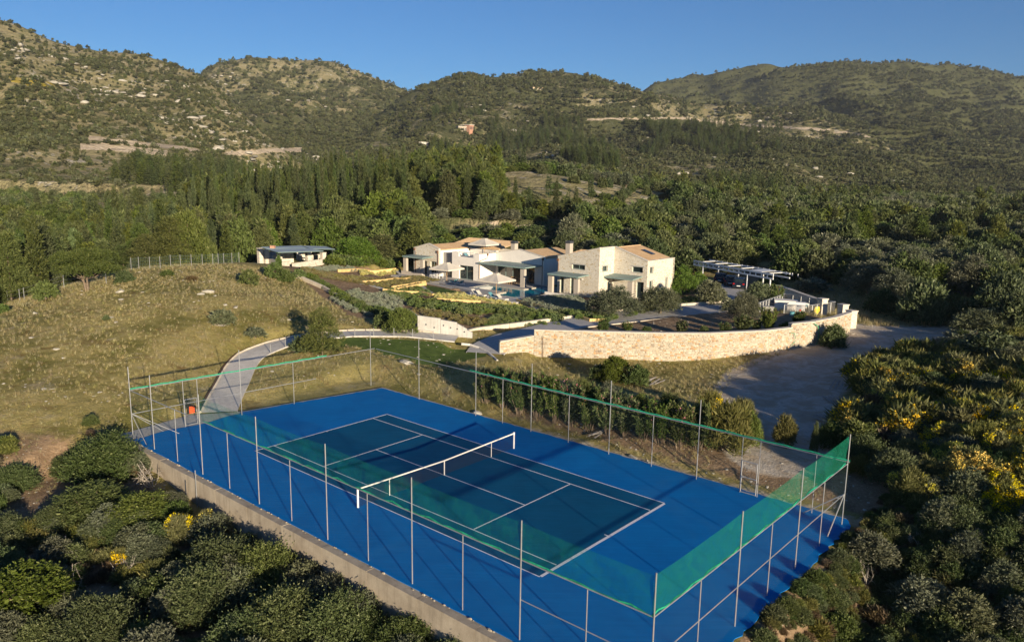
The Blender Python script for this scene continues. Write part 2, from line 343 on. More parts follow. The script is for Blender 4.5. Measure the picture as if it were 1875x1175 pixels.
def m_court(name, base, dark):
    t = NT(name); v = t.coord()
    c = t.mix(t.ramp(t.noise(.35, 5, .65, v, .8), (.35, 0.), (.7, 1.)), base, dark)
    mp = t.n('ShaderNodeMapping'); mp.inputs['Scale'].default_value = (.25, 5, 1); t.l(v, mp.inputs[0])
    c = t.mix(t.math('MULTIPLY', t.ramp(t.noise(1.2, 5, .7, mp.outputs[0]), (.45, 0.), (.75, 1.)), .35), c, tuple(min(1, x*1.35+.01) for x in base))
    dust = t.ramp(t.noise(.12, 7, .7, v, 1.5), (.54, 0.), (.76, 1.))
    c = t.mix(t.math('MULTIPLY', dust, .26), c, (.06, .20, .34))
    scuff = t.ramp(t.noise(1.6, 8, .85, v, 3.5), (.64, 0.), (.70, 1.))
    c = t.mix(t.math('MULTIPLY', scuff, .34), c, (.10, .26, .38))
    t.col(c); t.rough(.85); t.b.inputs['Specular IOR Level'].default_value = .10; t.bump(t.noise(60, 2, .6, v), .12, .004); return t.m
def m_concrete(name, a, b, scale=.8, lines=0):
    t = NT(name); v = t.coord(); n1 = t.noise(scale, 6, .65, v, .4)
    c = t.ramp(n1, (.3, a), (.7, b)); mp = t.n('ShaderNodeMapping'); mp.inputs['Scale'].default_value = (2.2, 2.2, .22); t.l(v, mp.inputs[0])
    c = t.mix(t.math('MULTIPLY', t.ramp(t.noise(1.6, 5, .7, mp.outputs[0]), (.5, 0.), (.7, 1.)), .5), c, tuple(x*.55 for x in a))
    c = t.mix(.35, c, t.ramp(t.noise(22, 3, .6, v), (.3, .35), (.7, .65)), 'OVERLAY')
    t.col(c); t.rough(.9); t.bump(t.noise(30, 4, .6, v), .25, .01); return t.m
def m_alpha(name, c, alpha, scale=0, rough=.8):
    """woven net: threads with gaps too fine to model"""
    t = NT(name); t.col(c); t.rough(rough); v = t.coord()
    f = t.ramp(t.noise(2.2, 4, .7, v, 1.), (.3, max(0, alpha-.14)), (.7, min(1, alpha+.14)))
    sp = t.n('ShaderNodeSeparateColor'); t.l(f, sp.inputs[0]); t.l(sp.outputs[0], t.b.inputs['Alpha']); return t.m
def m_tiles(name):
    t = NT(name); v = t.coord(); n = t.noise(.8, 5, .7, v)
    c = t.ramp(n, (.3, (.45, .31, .18)), (.7, (.57, .42, .26)))
    c = t.mix(.5, c, t.ramp(t.noise(7, 3, .8, v), (.3, .38), (.7, .62)), 'OVERLAY'); t.col(c); t.rough(.85)
    return t.m
def m_water(name):
    t = NT(name); t.col(t.ramp(t.noise(.3, 2, .5, t.coord()), (.3, (.0, .20, .30)), (.7, (.01, .28, .38)))); t.rough(.06)
    t.b.inputs['Specular IOR Level'].default_value = .6; t.bump(t.noise(3, 2, .5, t.coord()), .06, .01); return t.m
M['ground'] = m_ground(); M['hill'] = m_hill()
M['olive'] = m_leaf('olive_leaves', (.056, .070, .036), (.160, .175, .100), (.27, .28, .19))
M['lentisk'] = m_leaf('lentisk_leaves', (.030, .050, .015), (.105, .135, .045), (.20, .225, .10))
M['broom'] = m_leaf('broom_stems', (.065, .078, .022), (.165, .168, .048), (.27, .25, .09))
M['dryscrub'] = m_leaf('brown_scrub_leaves', (.07, .055, .032), (.16, .12, .065), (.22, .18, .11))
M['flower'] = m_leaf('yellow_broom_flowers', (.74, .56, .005), (.86, .68, .015), None, .3, .1)
M['pink'] = m_leaf('pink_oleander_flowers', (.65, .16, .22), (.75, .3, .35), None, .3, .1)
M['pine'] = m_leaf('pine_needles', (.036, .054, .014), (.105, .128, .030), (.18, .19, .055), .22)
M['cypress'] = m_leaf('cypress_foliage', (.026, .042, .013), (.072, .092, .026), (.12, .135, .045), .15)
M['oak'] = m_leaf('bright_broadleaf_foliage', (.050, .080, .018), (.120, .160, .038), (.18, .21, .07))
M['scrub'] = m_leaf('hill_scrub_foliage', (.034, .044, .018), (.092, .100, .040), (.15, .15, .07), .15, .28)
M['lavender'] = m_leaf('grey_green_bedding', (.15, .18, .12), (.30, .33, .24), (.42, .43, .33))
M['yellowbed'] = m_leaf('yellow_green_bedding', (.30, .30, .09), (.58, .54, .22), (.70, .64, .28))
M['purplebed'] = m_leaf('dark_purple_bedding', (.045, .03, .03), (.10, .065, .055), None)
M['greenbed'] = m_leaf('mid_green_bedding', (.06, .10, .03), (.17, .22, .07), (.26, .30, .11))
M['redbed'] = m_leaf('reddish_green_bedding', (.11, .11, .04), (.24, .21, .085), (.34, .29, .13))
M['grass'] = m_leaf('dry_grass_blades', (.27, .23, .10), (.41, .35, .17), (.50, .44, .26), .3, .22)
M['greengrass'] = m_leaf('green_grass_blades', (.18, .19, .06), (.32, .31, .12), (.42, .38, .17), .3, .22)
M['bark'] = plain('grey_brown_bark', (.17, .13, .095), .9, scale=6, var=.35)
M['deadwood'] = plain('bleached_dead_wood', (.36, .32, .27), .85, scale=6, var=.25)
M['rock'] = plain('pale_limestone', (.38, .36, .31), .9, scale=1.5, var=.25, bump=.5)
M['courtblue'] = m_court('blue_court_paint', (.0, .155, .46), (.0, .122, .385))
M['courtdark'] = m_court('dark_teal_court_paint', (.0, .090, .205), (.0, .070, .165))
M['line'] = plain('white_line_paint', (.70, .71, .76), .7, scale=3, var=.08)
M['concrete'] = m_concrete('tan_concrete', (.30, .25, .19), (.46, .40, .31))
M['concgrey'] = m_concrete('grey_concrete', (.34, .33, .31), (.47, .46, .43))
M['paving'] = m_concrete('grey_drive_paving', (.34, .335, .335), (.46, .45, .44), .5)
M['pathmat'] = m_concrete('pale_path_concrete', (.46, .44, .41), (.60, .58, .54), .6)
M['decking'] = m_concrete('deck_stone', (.36, .35, .34), (.46, .45, .43), .5)
M['kerb'] = m_concrete('cream_kerb_stone', (.50, .44, .35), (.64, .57, .46), 1.)
M['galv'] = plain('galvanised_steel', (.38, .39, .395), .45, .55, .12, 5)
M['greennet'] = m_alpha('green_wind_net', (.0, .14, .085), .42)
M['greennetthin'] = m_alpha('thin_green_wind_net', (.004, .20, .14), .20)
M['wire'] = plain('dull_fence_wire', (.10, .16, .15), .7, .1, .1, 5)
M['greenroll'] = plain('rolled_green_net', (.015, .30, .17), .75, 0, .35, 9)
M['black'] = plain('black_cord', (.02, .02, .02), .7)
M['whitepaint'] = plain('white_paint', (.78, .76, .72), .5, var=.05)
M['tape'] = plain('net_tape', (.72, .69, .64), .7, var=.05)
M['render'] = plain('white_wall_render', (.74, .70, .64), .85, 0, .05, 1.5, .1)
M['greyrender'] = plain('grey_wall_render', (.30, .29, .28), .85, 0, .06, 1.5)
M['housestone'] = m_stone('house_stone', [(0., (.52, .48, .40)), (.4, (.60, .56, .48)), (.72, (.65, .61, .53)), (.90, (.56, .50, .38)), (.96, (.50, .38, .20)), (1., (.36, .31, .23))], 4.6, (.56, .52, .45))
M['pavstone'] = m_stone('pavilion_stone', [(0., (.50, .46, .38)), (.5, (.62, .57, .49)), (.85, (.66, .62, .54)), (1., (.42, .36, .27))], 3.2, (.5, .46, .39))
M['walljoint'] = plain('wall_mortar', (.40, .35, .27), .95, 0, .2, 8, .3)
M['stonegeo'] = m_stonegeo('wall_stones')
M['coping'] = plain('coping_stone', (.50, .465, .41), .85, 0, .12, 3, .2)
M['tiles'] = m_tiles('terracotta_roof_tiles')
M['sage'] = plain('sage_green_metal', (.20, .275, .26), .55, .0, .06)
M['pierrender'] = plain('taupe_pier_render', (.42, .375, .32), .85, 0, .06)
M['bluesheet'] = plain('blue_grey_roof_sheet', (.36, .44, .48), .8, .0, .12, 1)
M['glass'] = plain('dark_window_glass', (.02, .03, .033), .06, 0, .2, .6, spec=.8)
M['dark'] = plain('dark_metal_cap', (.07, .075, .085), .5, .3)
M['rust'] = plain('rusty_brown_metal', (.16, .085, .05), .7, .2, .3, 6)
M['canvas'] = plain('ecru_canvas', (.56, .52, .45), .9, 0, .05)
M['wood'] = plain('light_wood', (.42, .27, .14), .7, 0, .2, 5)
M['cushion'] = plain('teal_cushion', (.10, .28, .33), .9, 0, .1)
M['whitemetal'] = plain('white_metal', (.76, .76, .75), .4, .1, .04)
M['edging'] = m_concrete('ochre_stone_edging', (.62, .42, .16), (.78, .56, .26), 1.5)
M['water'] = m_water('pool_water')
M['pooltile'] = plain('blue_pool_tile', (.16, .42, .50), .4)
M['carpaint'] = plain('dark_blue_car_paint', (.012, .02, .035), .25, .3, .1, spec=.6)
M['carred'] = plain('red_lamp_glass', (.35, .01, .01), .3)
M['rubber'] = plain('black_rubber', (.02, .02, .02), .8)
M['orange'] = plain('orange_red_plastic', (.70, .10, .03), .6)
M['yellow'] = plain('yellow_plastic', (.75, .55, .04), .6)
M['greenhose'] = plain('green_hose', (.05, .28, .15), .6)
M['slate'] = plain('skylight_frame', (.06, .065, .08), .4, .2)
M['brick'] = plain('raw_red_brick', (.40, .22, .15), .9, 0, .2)
M['plank'] = plain('weathered_plank', (.36, .33, .30), .9, 0, .3, 5)
M['interior'] = plain('interior_plaster', (.50, .42, .30), .9, 0, .1)

# ------------------------------------------------------------------ mesh building
class MB:
    def __init__(s): s.v = []; s.f = []; s.t = []
    def add(s, vs, fs, tone=None):
        o = len(s.v); s.v.extend(vs); s.f.extend([tuple(i+o for i in f) for f in fs])
        if tone is not None: s.t.extend([tone]*len(vs))
        return s
    def hexa(s, p, tone=None):
        return s.add(p, [(0,3,2,1), (4,5,6,7), (0,1,5,4), (1,2,6,5), (2,3,7,6), (3,0,4,7)], tone)
    def box(s, F, a0, a1, b0, b1, z0, z1, tone=None):
        return s.hexa([F(a0,b0,z0), F(a1,b0,z0), F(a1,b1,z0), F(a0,b1,z0), F(a0,b0,z1), F(a1,b0,z1), F(a1,b1,z1), F(a0,b1,z1)], tone)
    def tube(s, pts, r, n=6, r2=None, cap=True):
        P = [Vector(p) for p in pts]; k = len(P); rs = [r+(0 if r2 is None else (r2-r)*i/(k-1)) for i in range(k)]
        o = len(s.v); up = None
        for i, p in enumerate(P):
            d = (P[min(i+1, k-1)]-P[max(i-1, 0)]).normalized()
            a = d.cross(Vector((0, 0, 1)) if abs(d.z) < .9 else Vector((0, 1, 0))).normalized(); b = d.cross(a)
            for j in range(n):
                th = 2*math.pi*j/n; s.v.append(tuple(p+(a*math.cos(th)+b*math.sin(th))*rs[i]))
        for i in range(k-1):
            for j in range(n):
                s.f.append((o+i*n+j, o+i*n+(j+1) % n, o+(i+1)*n+(j+1) % n, o+(i+1)*n+j))
        if cap: s.f.append(tuple(o+j for j in range(n))[::-1]); s.f.append(tuple(o+(k-1)*n+j for j in range(n)))
        return s
    def prism(s, F, poly, z0, z1, holes=()):
        """polygon in frame coords extruded from z0 to z1 (z1 may be a function of a, b)"""
        loops = [[Vector((a, b, 0)) for a, b in poly]]+[[Vector((a, b, 0)) for a, b in h] for h in holes]
        tr = tessellate_polygon(loops); pts = [p for l in loops for p in l]; n = len(pts); o = len(s.v)
        t = z1 if callable(z1) else (lambda a, b: z1)
        q = z0 if callable(z0) else (lambda a, b: z0)
        for p in pts: s.v.append(F(p.x, p.y, q(p.x, p.y)))
        for p in pts: s.v.append(F(p.x, p.y, t(p.x, p.y)))
        for a, b, c in tr:
            A, B, C = pts[a], pts[b], pts[c]
            if (B-A).cross(C-A).z < 0: a, b = b, a
            s.f.append((o+n+a, o+n+b, o+n+c)); s.f.append((o+b, o+a, o+c))
        k = 0
        for l in loops:
            m = len(l)
            for i in range(m): s.f.append((o+k+i, o+k+(i+1) % m, o+n+k+(i+1) % m, o+n+k+i))
            k += m
        return s
def prop(o, label=None, cat=None, group=None, kind=None, category=None):
    cat = cat or category
    if label: o['label'] = label
    if cat: o['category'] = cat
    if group: o['group'] = group
    if kind: o['kind'] = kind
    return o
def mesh_obj(name, v, f, mat, parent=None, tone=None, smooth=False, ground=True):
    """link one mesh; a top-level one gets its origin at its base, a child uses its parent's frame"""
    v = np.asarray(v, float).reshape(-1, 3); loc = np.zeros(3); rz = 0
    if parent is not None:
        r = parent
        while r.parent: r = r.parent
        L = np.array(r.location); rz = r.rotation_euler.z
        v = v-L; c, s = math.cos(-rz), math.sin(-rz); v = np.c_[v[:, 0]*c-v[:, 1]*s, v[:, 0]*s+v[:, 1]*c, v[:, 2]]
    elif ground:
        loc = np.array([(v[:, 0].min()+v[:, 0].max())/2, (v[:, 1].min()+v[:, 1].max())/2, v[:, 2].min()]); v = v-loc
    me = bpy.data.meshes.new(name)
    if isinstance(f, np.ndarray):
        nf, k = f.shape; me.vertices.add(len(v)); me.vertices.foreach_set('co', v.astype('f').ravel())
        me.loops.add(nf*k); me.loops.foreach_set('vertex_index', f.astype('i').ravel())
        me.polygons.add(nf); me.polygons.foreach_set('loop_start', np.arange(0, nf*k, k, dtype='i')); me.update(calc_edges=True)
    else:
        me.from_pydata(v.tolist(), [], f); me.update()
    me.materials.append(M[mat] if isinstance(mat, str) else mat)
    if tone is not None and len(tone):
        a = me.attributes.new('tone', 'FLOAT', 'POINT'); a.data.foreach_set('value', np.asarray(tone, 'f'))
    if smooth: me.polygons.foreach_set('use_smooth', np.ones(len(me.polygons), bool))
    o = bpy.data.objects.new(name, me); COL.objects.link(o); o.location = loc
    if parent is not None: o.parent = parent
    return o
def build(mb, name, mat, parent=None, **k):
    return mesh_obj(name, mb.v, mb.f, mat, parent, tone=mb.t if mb.t else None, **k)
def empty(name, loc, rz=0, **k):
    o = bpy.data.objects.new(name, None); COL.objects.link(o); o.location = loc; o.rotation_euler = (0, 0, rz); o.empty_display_size = .3
    return prop(o, **k)
def copy_tree(root, loc, rz=0, scale=None, label=None, group=None):
    r = root.copy(); COL.objects.link(r); r.location = loc; r.rotation_euler = (0, 0, rz)
    if scale is not None: r.scale = scale
    if label: r['label'] = label
    if group: r['group'] = group
    elif 'group' in r and group is not None: del r['group']
    for ch in root.children:
        c = ch.copy(); COL.objects.link(c); c.parent = r
        for g in ch.children:
            d = g.copy(); COL.objects.link(d); d.parent = c
    return r

# ------------------------------------------------------------------ terrain meshes
def grid_mesh(name, X, Y, Z, mat, zone):
    ny, nx = X.shape; v = np.stack([X, Y, Z], -1).reshape(-1, 3)
    i = np.arange(nx*ny).reshape(ny, nx); f = np.stack([i[:-1, :-1], i[:-1, 1:], i[1:, 1:], i[1:, :-1]], -1).reshape(-1, 4)
    o = mesh_obj(name, v, f, mat, ground=False, smooth=True)
    a = o.data.attributes.new('zone', 'FLOAT_COLOR', 'POINT'); a.data.foreach_set('color', zone.astype('f').reshape(-1))
    return prop(o, kind='structure')
ZN = np.zeros(GXX.shape+(4,)); ZN[..., 3] = 1
UU, VV = uv(GXX, GYY)
dT, _ = dpoly(GXX, GYY, TRACK)
tw = 3.0+np.clip((GYY-52)/12, 0, 1)*2.2
gr = smooth(1.2, -.8, dT-tw)
trk2 = inpoly(GXX, GYY, [(14,64),(22,70),(27,74),(32,77.5),(36,80),(39,84),(41,92),(46,90),(62,84),(62,77),(40,70),(30,62),(24,56),(18,58)])
gr = np.maximum(gr, trk2*.32)
gr = np.maximum(gr, smooth(1.5, .3, np.abs(VV-10.5))*(UU > -2)*(UU < 21)*.55)
ZN[..., 0] = gr
GARDEN = [atz(500,498,3)[:2], atz(620,498,2.8)[:2], atz(735,505,1.4)[:2], atz(900,530,1.3)[:2], atz(1060,530,1.3)[:2], atz(1240,520,1.6)[:2], atz(1400,480,2)[:2], atz(1430,560,2)[:2], atz(1065,581,1.5)[:2], atz(865,609,1.4)[:2], atz(752,600,1.9)[:2], atz(640,590,2.2)[:2], atz(560,540,2.6)[:2]]
g2 = inpoly(GXX, GYY, GARDEN)*1.; g2 = np.maximum(g2, _side*1.)
# brown litter earth on the scrub slopes around the near corners and on the right
g2 = np.maximum(g2, smooth(-10.4, -12, VV)*.8*smooth(52, 47, GYY))
g2 = np.maximum(g2, smooth(20.3, 21.0, UU)*smooth(75, 60, GYY)*1.1)
g2 = np.maximum(g2, smooth(10.8, 12, VV)*smooth(-7, -5, UU)*smooth(26, 24, UU)*smooth(17.5, 15.5, VV)*.75)
g2 = np.maximum(g2, (GXX > 45)*.5*(GYY < 90)); g2 = np.maximum(g2, smooth(95, 125, GYY)*.42)
ZN[..., 1] = g2
LAWN = [uv_ for uv_ in (atz(545,640,1.6)[:2], atz(640,628,1.8)[:2], atz(750,626,1.7)[:2], atz(850,632,1.3)[:2], atz(900,648,.9)[:2], atz(800,672,1.0)[:2], atz(640,645,1.3)[:2], atz(560,655,1.3)[:2])]
lawn = inpoly(GXX, GYY, LAWN)*1.
lawn = np.maximum(lawn, inpoly(GXX, GYY, [atz(775,525,1.3)[:2], atz(880,541,1.3)[:2], atz(860,545,1.3)[:2], atz(790,540,1.3)[:2]])*1.)
ZN[..., 2] = np.maximum(lawn, smooth(100, 130, GYY)*.35)
grid_mesh('ground', GXX, GYY, GZ, 'ground', ZN)
ty = np.geomspace(149.6, 3600, 400); tt = np.linspace(-1.15, 1.15, 620)
TT, TY = np.meshgrid(tt, ty, indexing='xy'); TX = TT*TY
FZ, WHICH = hills(TX, TY, tps(TX*np.minimum(1, 430/TY), TY*np.minimum(1, 430/TY)))
FZ = np.where(WHICH < 0, zfar(TX, TY)[0], FZ)
ZF = np.zeros(TX.shape+(4,)); ZF[..., 3] = 1
TPX = 937.5+TT*FPX*1.03
_, TPY = proj(TX, TY, FZ)
cover = np.choose(WHICH+1, [.46, .44, .44, .52, .64, .98])
cover = cover+fbm(TX, TY, 210, 3, 21)*.34
cover = np.where(WHICH == 3, cover+.0, cover)
cover = np.where(WHICH == 2, cover+.35*smooth(190, 270, TPY)*smooth(260, 420, TPX), cover)
cover = np.where(WHICH == 4, np.where(TPX > 1120, cover+.42, cover-.12*smooth(230, 150, TPY)), cover)
cover = np.where((WHICH < 0), .46+.22*fbm(TX, TY, 40, 3, 8)+.12*smooth(300, 200, TY), cover)
cover = np.where((WHICH < 2) & (TPX < 640) & (TPY > 300), .33+.3*fbm(TX, TY, 50, 3, 18), cover)
knoll = inpoly(TPX, TY, [(880,205),(1010,190),(1215,205),(1215,300),(1040,330),(860,330)]) & (WHICH < 0)
cover = np.where(knoll, .18, cover)
ZF[..., 1] = cover
# pale cut banks of the hill road, yellow broom slopes
def strip(pts, w, hid):
    ys = np.interp(TPX, [p[0] for p in pts], [p[1] for p in pts]); d = np.abs(TPY-ys)
    return smooth(w, w*.5, d)*(TPX > pts[0][0])*(TPX < pts[-1][0])*np.isin(WHICH, hid)
cutz = strip([(135,293),(180,292),(300,300)], 8, (0, 1)); cutz = np.maximum(cutz, strip([(150,276),(330,290),(360,295)], 5, (0, 1)))
cutz = np.maximum(cutz, strip([(400,298),(480,291),(545,286)], 6, (0, 1, 2, 3)))
cutz = np.maximum(cutz, .75*strip([(1070,215),(1240,207),(1340,216),(1500,220),(1640,236)], 4, (3,)))
cutz = np.maximum(cutz, strip([(760,311),(815,310)], 5, (-1, 3)))
cutz = np.maximum(cutz, smooth(14, 10, np.abs(TPY-415))*inpoly(TPX, TPY, [(755,418),(800,408),(850,402),(940,408),(1010,416),(1030,424),(940,425),(860,423),(760,425)]))
ZF[..., 0] = cutz
ye = .8*np.exp(-((TPX-60)/90)**2-((TPY-172-TPX*.1)/12)**2)+.7*np.exp(-((TPX-1090)/60)**2-((TPY-203)/7)**2)+.6*np.exp(-((TPX-1290)/70)**2-((TPY-188)/9)**2)+.6*np.exp(-((TPX-900)/60)**2-((TPY-172)/6)**2)+.5*np.exp(-((TPX-665)/25)**2-((TPY-242)/5)**2)
ZF[..., 2] = ye
grid_mesh('hills', TX, TY, FZ, 'hill', ZF)
def covfar(x, y):
    i = np.clip(np.searchsorted(ty, y), 0, len(ty)-1); j = np.clip(((x/y+1.15)/2.3*619).round().astype(int), 0, 619)
    return cover[i, j], WHICH[i, j], cutz[i, j], FZ[i, j], ye[i, j]

# ------------------------------------------------------------------ plant prototypes
def _nrm(a): return a/np.maximum(np.linalg.norm(a, axis=-1, keepdims=True), 1e-9)
def sprays(P, N, L, nleaf, ll, lw, rng, up=.5, jit=.55, spread=.9, tb=0.):
    n = len(P); D = _nrm(N+np.array([0, 0, up])+rng.normal(0, jit, (n, 3)))
    ts = rng.random((n, 1))*.45
    V = []; T = []
    for j in range(nleaf):
        t = (j+.5)/nleaf; pos = P+D*(L*t)*(.7+.6*rng.random((n, 1)))
        ld = _nrm(D*.7+rng.normal(0, spread*.6, (n, 3))); wd = _nrm(np.cross(ld, rng.normal(0, 1, (n, 3))))
        l = ll*(.65+.7*rng.random((n, 1))); w = lw*(.7+.6*rng.random((n, 1)))
        V.append(np.stack([pos, pos+ld*l*.5+wd*w*.5, pos+ld*l, pos+ld*l*.5-wd*w*.5], 1))
        T.append(np.clip(ts*.7+t*.45+(rng.random((n, 1))-.3)*.45+tb, 0, 1)@np.ones((1, 4)))
    V = np.concatenate(V).reshape(-1, 3); T = np.concatenate(T).reshape(-1)
    return V, np.arange(len(V)).reshape(-1, 4), T
def on_lobes(lobes, n, rng, zmin=-.6, inner=.0):
    C = np.array([l[0] for l in lobes], float); R = np.array([l[1] for l in lobes], float)
    w = (R[:, 0]*R[:, 1]+R[:, 0]*R[:, 2]+R[:, 1]*R[:, 2]); w = w/w.sum()
    k = rng.choice(len(lobes), n*2, p=w); d = _nrm(rng.normal(0, 1, (n*2, 3))); d[:, 2] = np.where(d[:, 2] < zmin, -d[:, 2], d[:, 2])
    r = 1-inner*rng.random((n*2, 1))-.10*rng.random((n*2, 1)); P = C[k]+d*R[k]*r; N = _nrm(d/R[k])
    ok = np.ones(n*2, bool)
    for i in range(len(lobes)):
        q = (((P-C[i])/R[i])**2).sum(1); ok &= ~((q < .62) & (k != i))
    ok &= P[:, 2] > .02
    P = P[ok][:n]; N = N[ok][:n]; return P, N
def merge(parts):
    v = []; f = []; t = []; o = 0
    for a, b, c in parts: v.append(a); f.append(b+o); t.append(c); o += len(a)
    return np.concatenate(v), np.concatenate(f), np.concatenate(t)
def crown(lobes, n, nleaf, L, ll, lw, rng, up=.5, jit=.5, spread=.9, zmin=-.6, core=.22):
    P, N = on_lobes(lobes, n, rng, zmin); q_ = vn(P[:, 0]*2.3+P[:, 2]*3.1+40, P[:, 1]*2.3-P[:, 2]*1.7+9) > .20; P, N = P[q_], N[q_]; a = sprays(P, N, L, nleaf, ll, lw, rng, up, jit, spread)
    P, N = on_lobes([(c, tuple(x*.62 for x in r)) for c, r in lobes], int(n*core), rng, zmin)
    b = sprays(P, N, L*.8, max(2, nleaf//2), ll*2.0, lw*2.4, rng, up, jit, 1.0)
    return merge([a, b])
def lobes_blob(rng, W, H, k, base=.12, flat=1.):
    """k overlapping ellipsoids filling an uneven dome W wide and H high"""
    out = [((0, 0, H*(base+(1-base)*.42)), (W*.36, W*.36, H*(1-base)*.45))]
    for i in range(k):
        a = i*2.4+rng.random()*1.4; rr = W*.5*(.38+.42*rng.random()); r = W*(.15+.11*rng.random())
        z = H*(base+(.86-base)*(.15+.85*rng.random())*(1-.45*(rr/(W*.5))**2))
        out.append(((math.cos(a)*rr, math.sin(a)*rr, max(z-r*.2, r*.55)), (r, r, r*.8*flat)))
    return out
def lobes_rough(rng, W, H, k, base=.06):
    """many small clumps over a broad body: an uneven crown with hollows"""
    out = lobes_blob(rng, W*.80, H*.84, 5, base)
    for i in range(k):
        z = (i+.5)/k; a = i*2.399+rng.random()*.9; th = math.acos(max(-1, 1-z*1.08)); rr = math.sin(th)*W*.5*(.70+.22*rng.random()); r = W*(.060+.065*rng.random())
        zz = H*(base+(.86-base)*math.cos(th)*(.86+.2*rng.random())); out.append(((math.cos(a)*rr, math.sin(a)*rr, max(zz, r*.4)), (r, r, r*(.9+.5*rng.random()))))
    return out
def proto(name, crown_data, leafmat, trunk, extra=None, crownname='crown', trunkname='trunk'):
    root = empty(name, (0, 0, 0)); v, f, t = crown_data
    mesh_obj(crownname, v, f, leafmat, root, tone=t)
    if trunk is not None: build(trunk, trunkname, 'bark', root)
    for e in (extra or []): mesh_obj(e[0], e[1], e[2], e[3], root, tone=e[4])
    for o in [root]+list(root.children): COL.objects.unlink(o)
    return root
def limbs(rng, lobes, H, r0, stems=1, fork=.35, lean=.1):
    mb = MB()
    for s in range(stems):
        a = rng.random()*6.28; fx, fy = math.cos(a)*lean*H*(s > 0 or stems == 1), math.sin(a)*lean*H*(s > 0 or stems == 1)
        top = (fx+rng.normal(0, .04)*H, fy+rng.normal(0, .04)*H, H*fork)
        mb.tube([(fx*.3, fy*.3, -.25), (fx*.6, fy*.6, H*fork*.5), top], r0, 6, r0*.62)
        for l in lobes[s::stems][:6]:
            c = l[0]; mid = ((top[0]+c[0])/2+rng.normal(0, .08), (top[1]+c[1])/2+rng.normal(0, .08), (top[2]+c[2])/2-.05*H)
            mb.tube([top, mid, c], r0*.5, 5, r0*.16)
    return mb
PROTO = {}
NOM = {'olive': (4., 4.4), 'lentisk': (2.4, 3.2), 'broom': (1.5, 1.9), 'flbroom': (1.5, 1.9), 'dryscrub': (1.2, 1.6), 'pine': (10., 6.2), 'cypress': (12., 1.9), 'oak': (5., 5.2), 'oleander': (2.2, 2.0), 'dead': (1.6, 2.0), 'scrub': (3., 4.5), 'pinebush': (4.2, 4.0), 'umbrella': (5.6, 6.4)}
def mk(kind, var, lod):
    rng = np.random.default_rng(hash((kind, var)) % 1000 if False else (sum(map(ord, kind))*7+var*13)); H, Wd = NOM[kind]; q = (1, .42, .13)[lod]; g = (1, 1.7, 3.0)[lod]
    if kind == 'olive':
        L = lobes_rough(rng, Wd, H, 26, .20); c = crown(L, int(3200*q), 5, .46, .17*g, .06*g, rng, .5, .45); tr = limbs(rng, L, H, .15, 2, .28)
        return proto('olive_tree', c, 'olive', tr)
    if kind == 'lentisk':
        L = lobes_rough(rng, Wd, H, 30, .04); c = crown(L, int(2600*q), 8, .50, .120*g, .052*g, rng, 1.0, .36, .75)
        P, N = on_lobes(L, int(150*q), rng, .0); c = merge([c, sprays(P, N, .95, 11, .115*g, .045*g, rng, 1.2, .5, .6)])
        return proto('evergreen_shrub', c, 'lentisk', limbs(rng, L, H, .05, 3, .2), trunkname='stem')
    if kind in ('broom', 'flbroom', 'dryscrub'):
        L = lobes_rough(rng, Wd, H, 16, .04); n = int(2300*q)
        c = crown(L, n, 4, .34, .20*g, .022*g*1.3, rng, 1.5, .35, .5, core=.35); ex = None
        if kind == 'flbroom':
            P, N = on_lobes(L, int(1700*(q**.5)), rng, .05); m = (vn(P[:, 0]*1.3+var*9, P[:, 1]*1.3) > .34)
            P = P[m]+N[m]*.12+np.array([0, 0, .16]); v, f, t = sprays(P, N[m], .18, 4, .080*g**.7, .066*g**.7, rng, 1., .5, 1.); ex = [('flowers', v, f, 'flower', t)]
        return proto('broom_bush' if kind != 'dryscrub' else 'brown_scrub_bush', c, 'broom' if kind != 'dryscrub' else 'dryscrub', None, ex, crownname='foliage')
    if kind == 'pine' or kind == 'pinebush':
        L = []; n = 17
        for i in range(n):
            z = H*(.16+.80*(i/(n-1))); rad = Wd*.5*(1-((i/(n-1))-.12)**2*1.0)*(.50+.25*rng.random()) if i < n-2 else Wd*.06
            a = i*2.399+rng.random()*.8; r = Wd*(.22-.12*i/n)*(.8+.5*rng.random())
            L.append(((math.cos(a)*rad*.75, math.sin(a)*rad*.75, z), (r, r, r*.62)))
        L.append(((0, 0, H*.5), (Wd*.22, Wd*.22, H*.36)))
        c = crown(L, int(2400*q*(1 if kind == 'pine' else 1.)), 6, .55*H/10, .36*g*H/10, .075*g*H/10, rng, .75, .4, .7)
        tr = MB().tube([(0, 0, -.4), (.08, 0, H*.4), (0, .05, H*.9)], .17*H/10, 6, .04)
        return proto('pine_tree', c, 'pine', tr)
    if kind == 'umbrella':
        L = lobes_blob(rng, Wd, H, 12, .42, .8); c = crown(L, int(3000*q), 6, .4, .26*g, .06*g, rng, .6, .4, .7, zmin=-.2); tr = limbs(rng, L, H, .16, 3, .30)
        return proto('pine_tree', c, 'pine', tr)
    if kind == 'cypress':
        g = (1, 1.25, 1.7)[lod]
        L = [((rng.normal(0, .06), rng.normal(0, .06), H*(.06+.9*i/11)), (Wd*.5*(1-.82*(i/11)**1.8)*(.75+.25*min(1, i/2)),)*2+(H*.085,)) for i in range(12)]
        c = crown(L, int(1700*q), 5, .5, .30*g, .07*g, rng, 3.2, .3, .4)
        return proto('cypress_tree', c, 'cypress', MB().tube([(0, 0, -.4), (0, 0, H*.3)], .14, 6, .1))
    if kind == 'oak':
        L = lobes_rough(rng, Wd, H, 28, .10); c = crown(L, int(2900*q), 5, .46, .19*g, .10*g, rng, .5, .5); tr = limbs(rng, L, H, .13, 2, .22)
        return proto('broadleaf_tree', c, 'oak', tr)
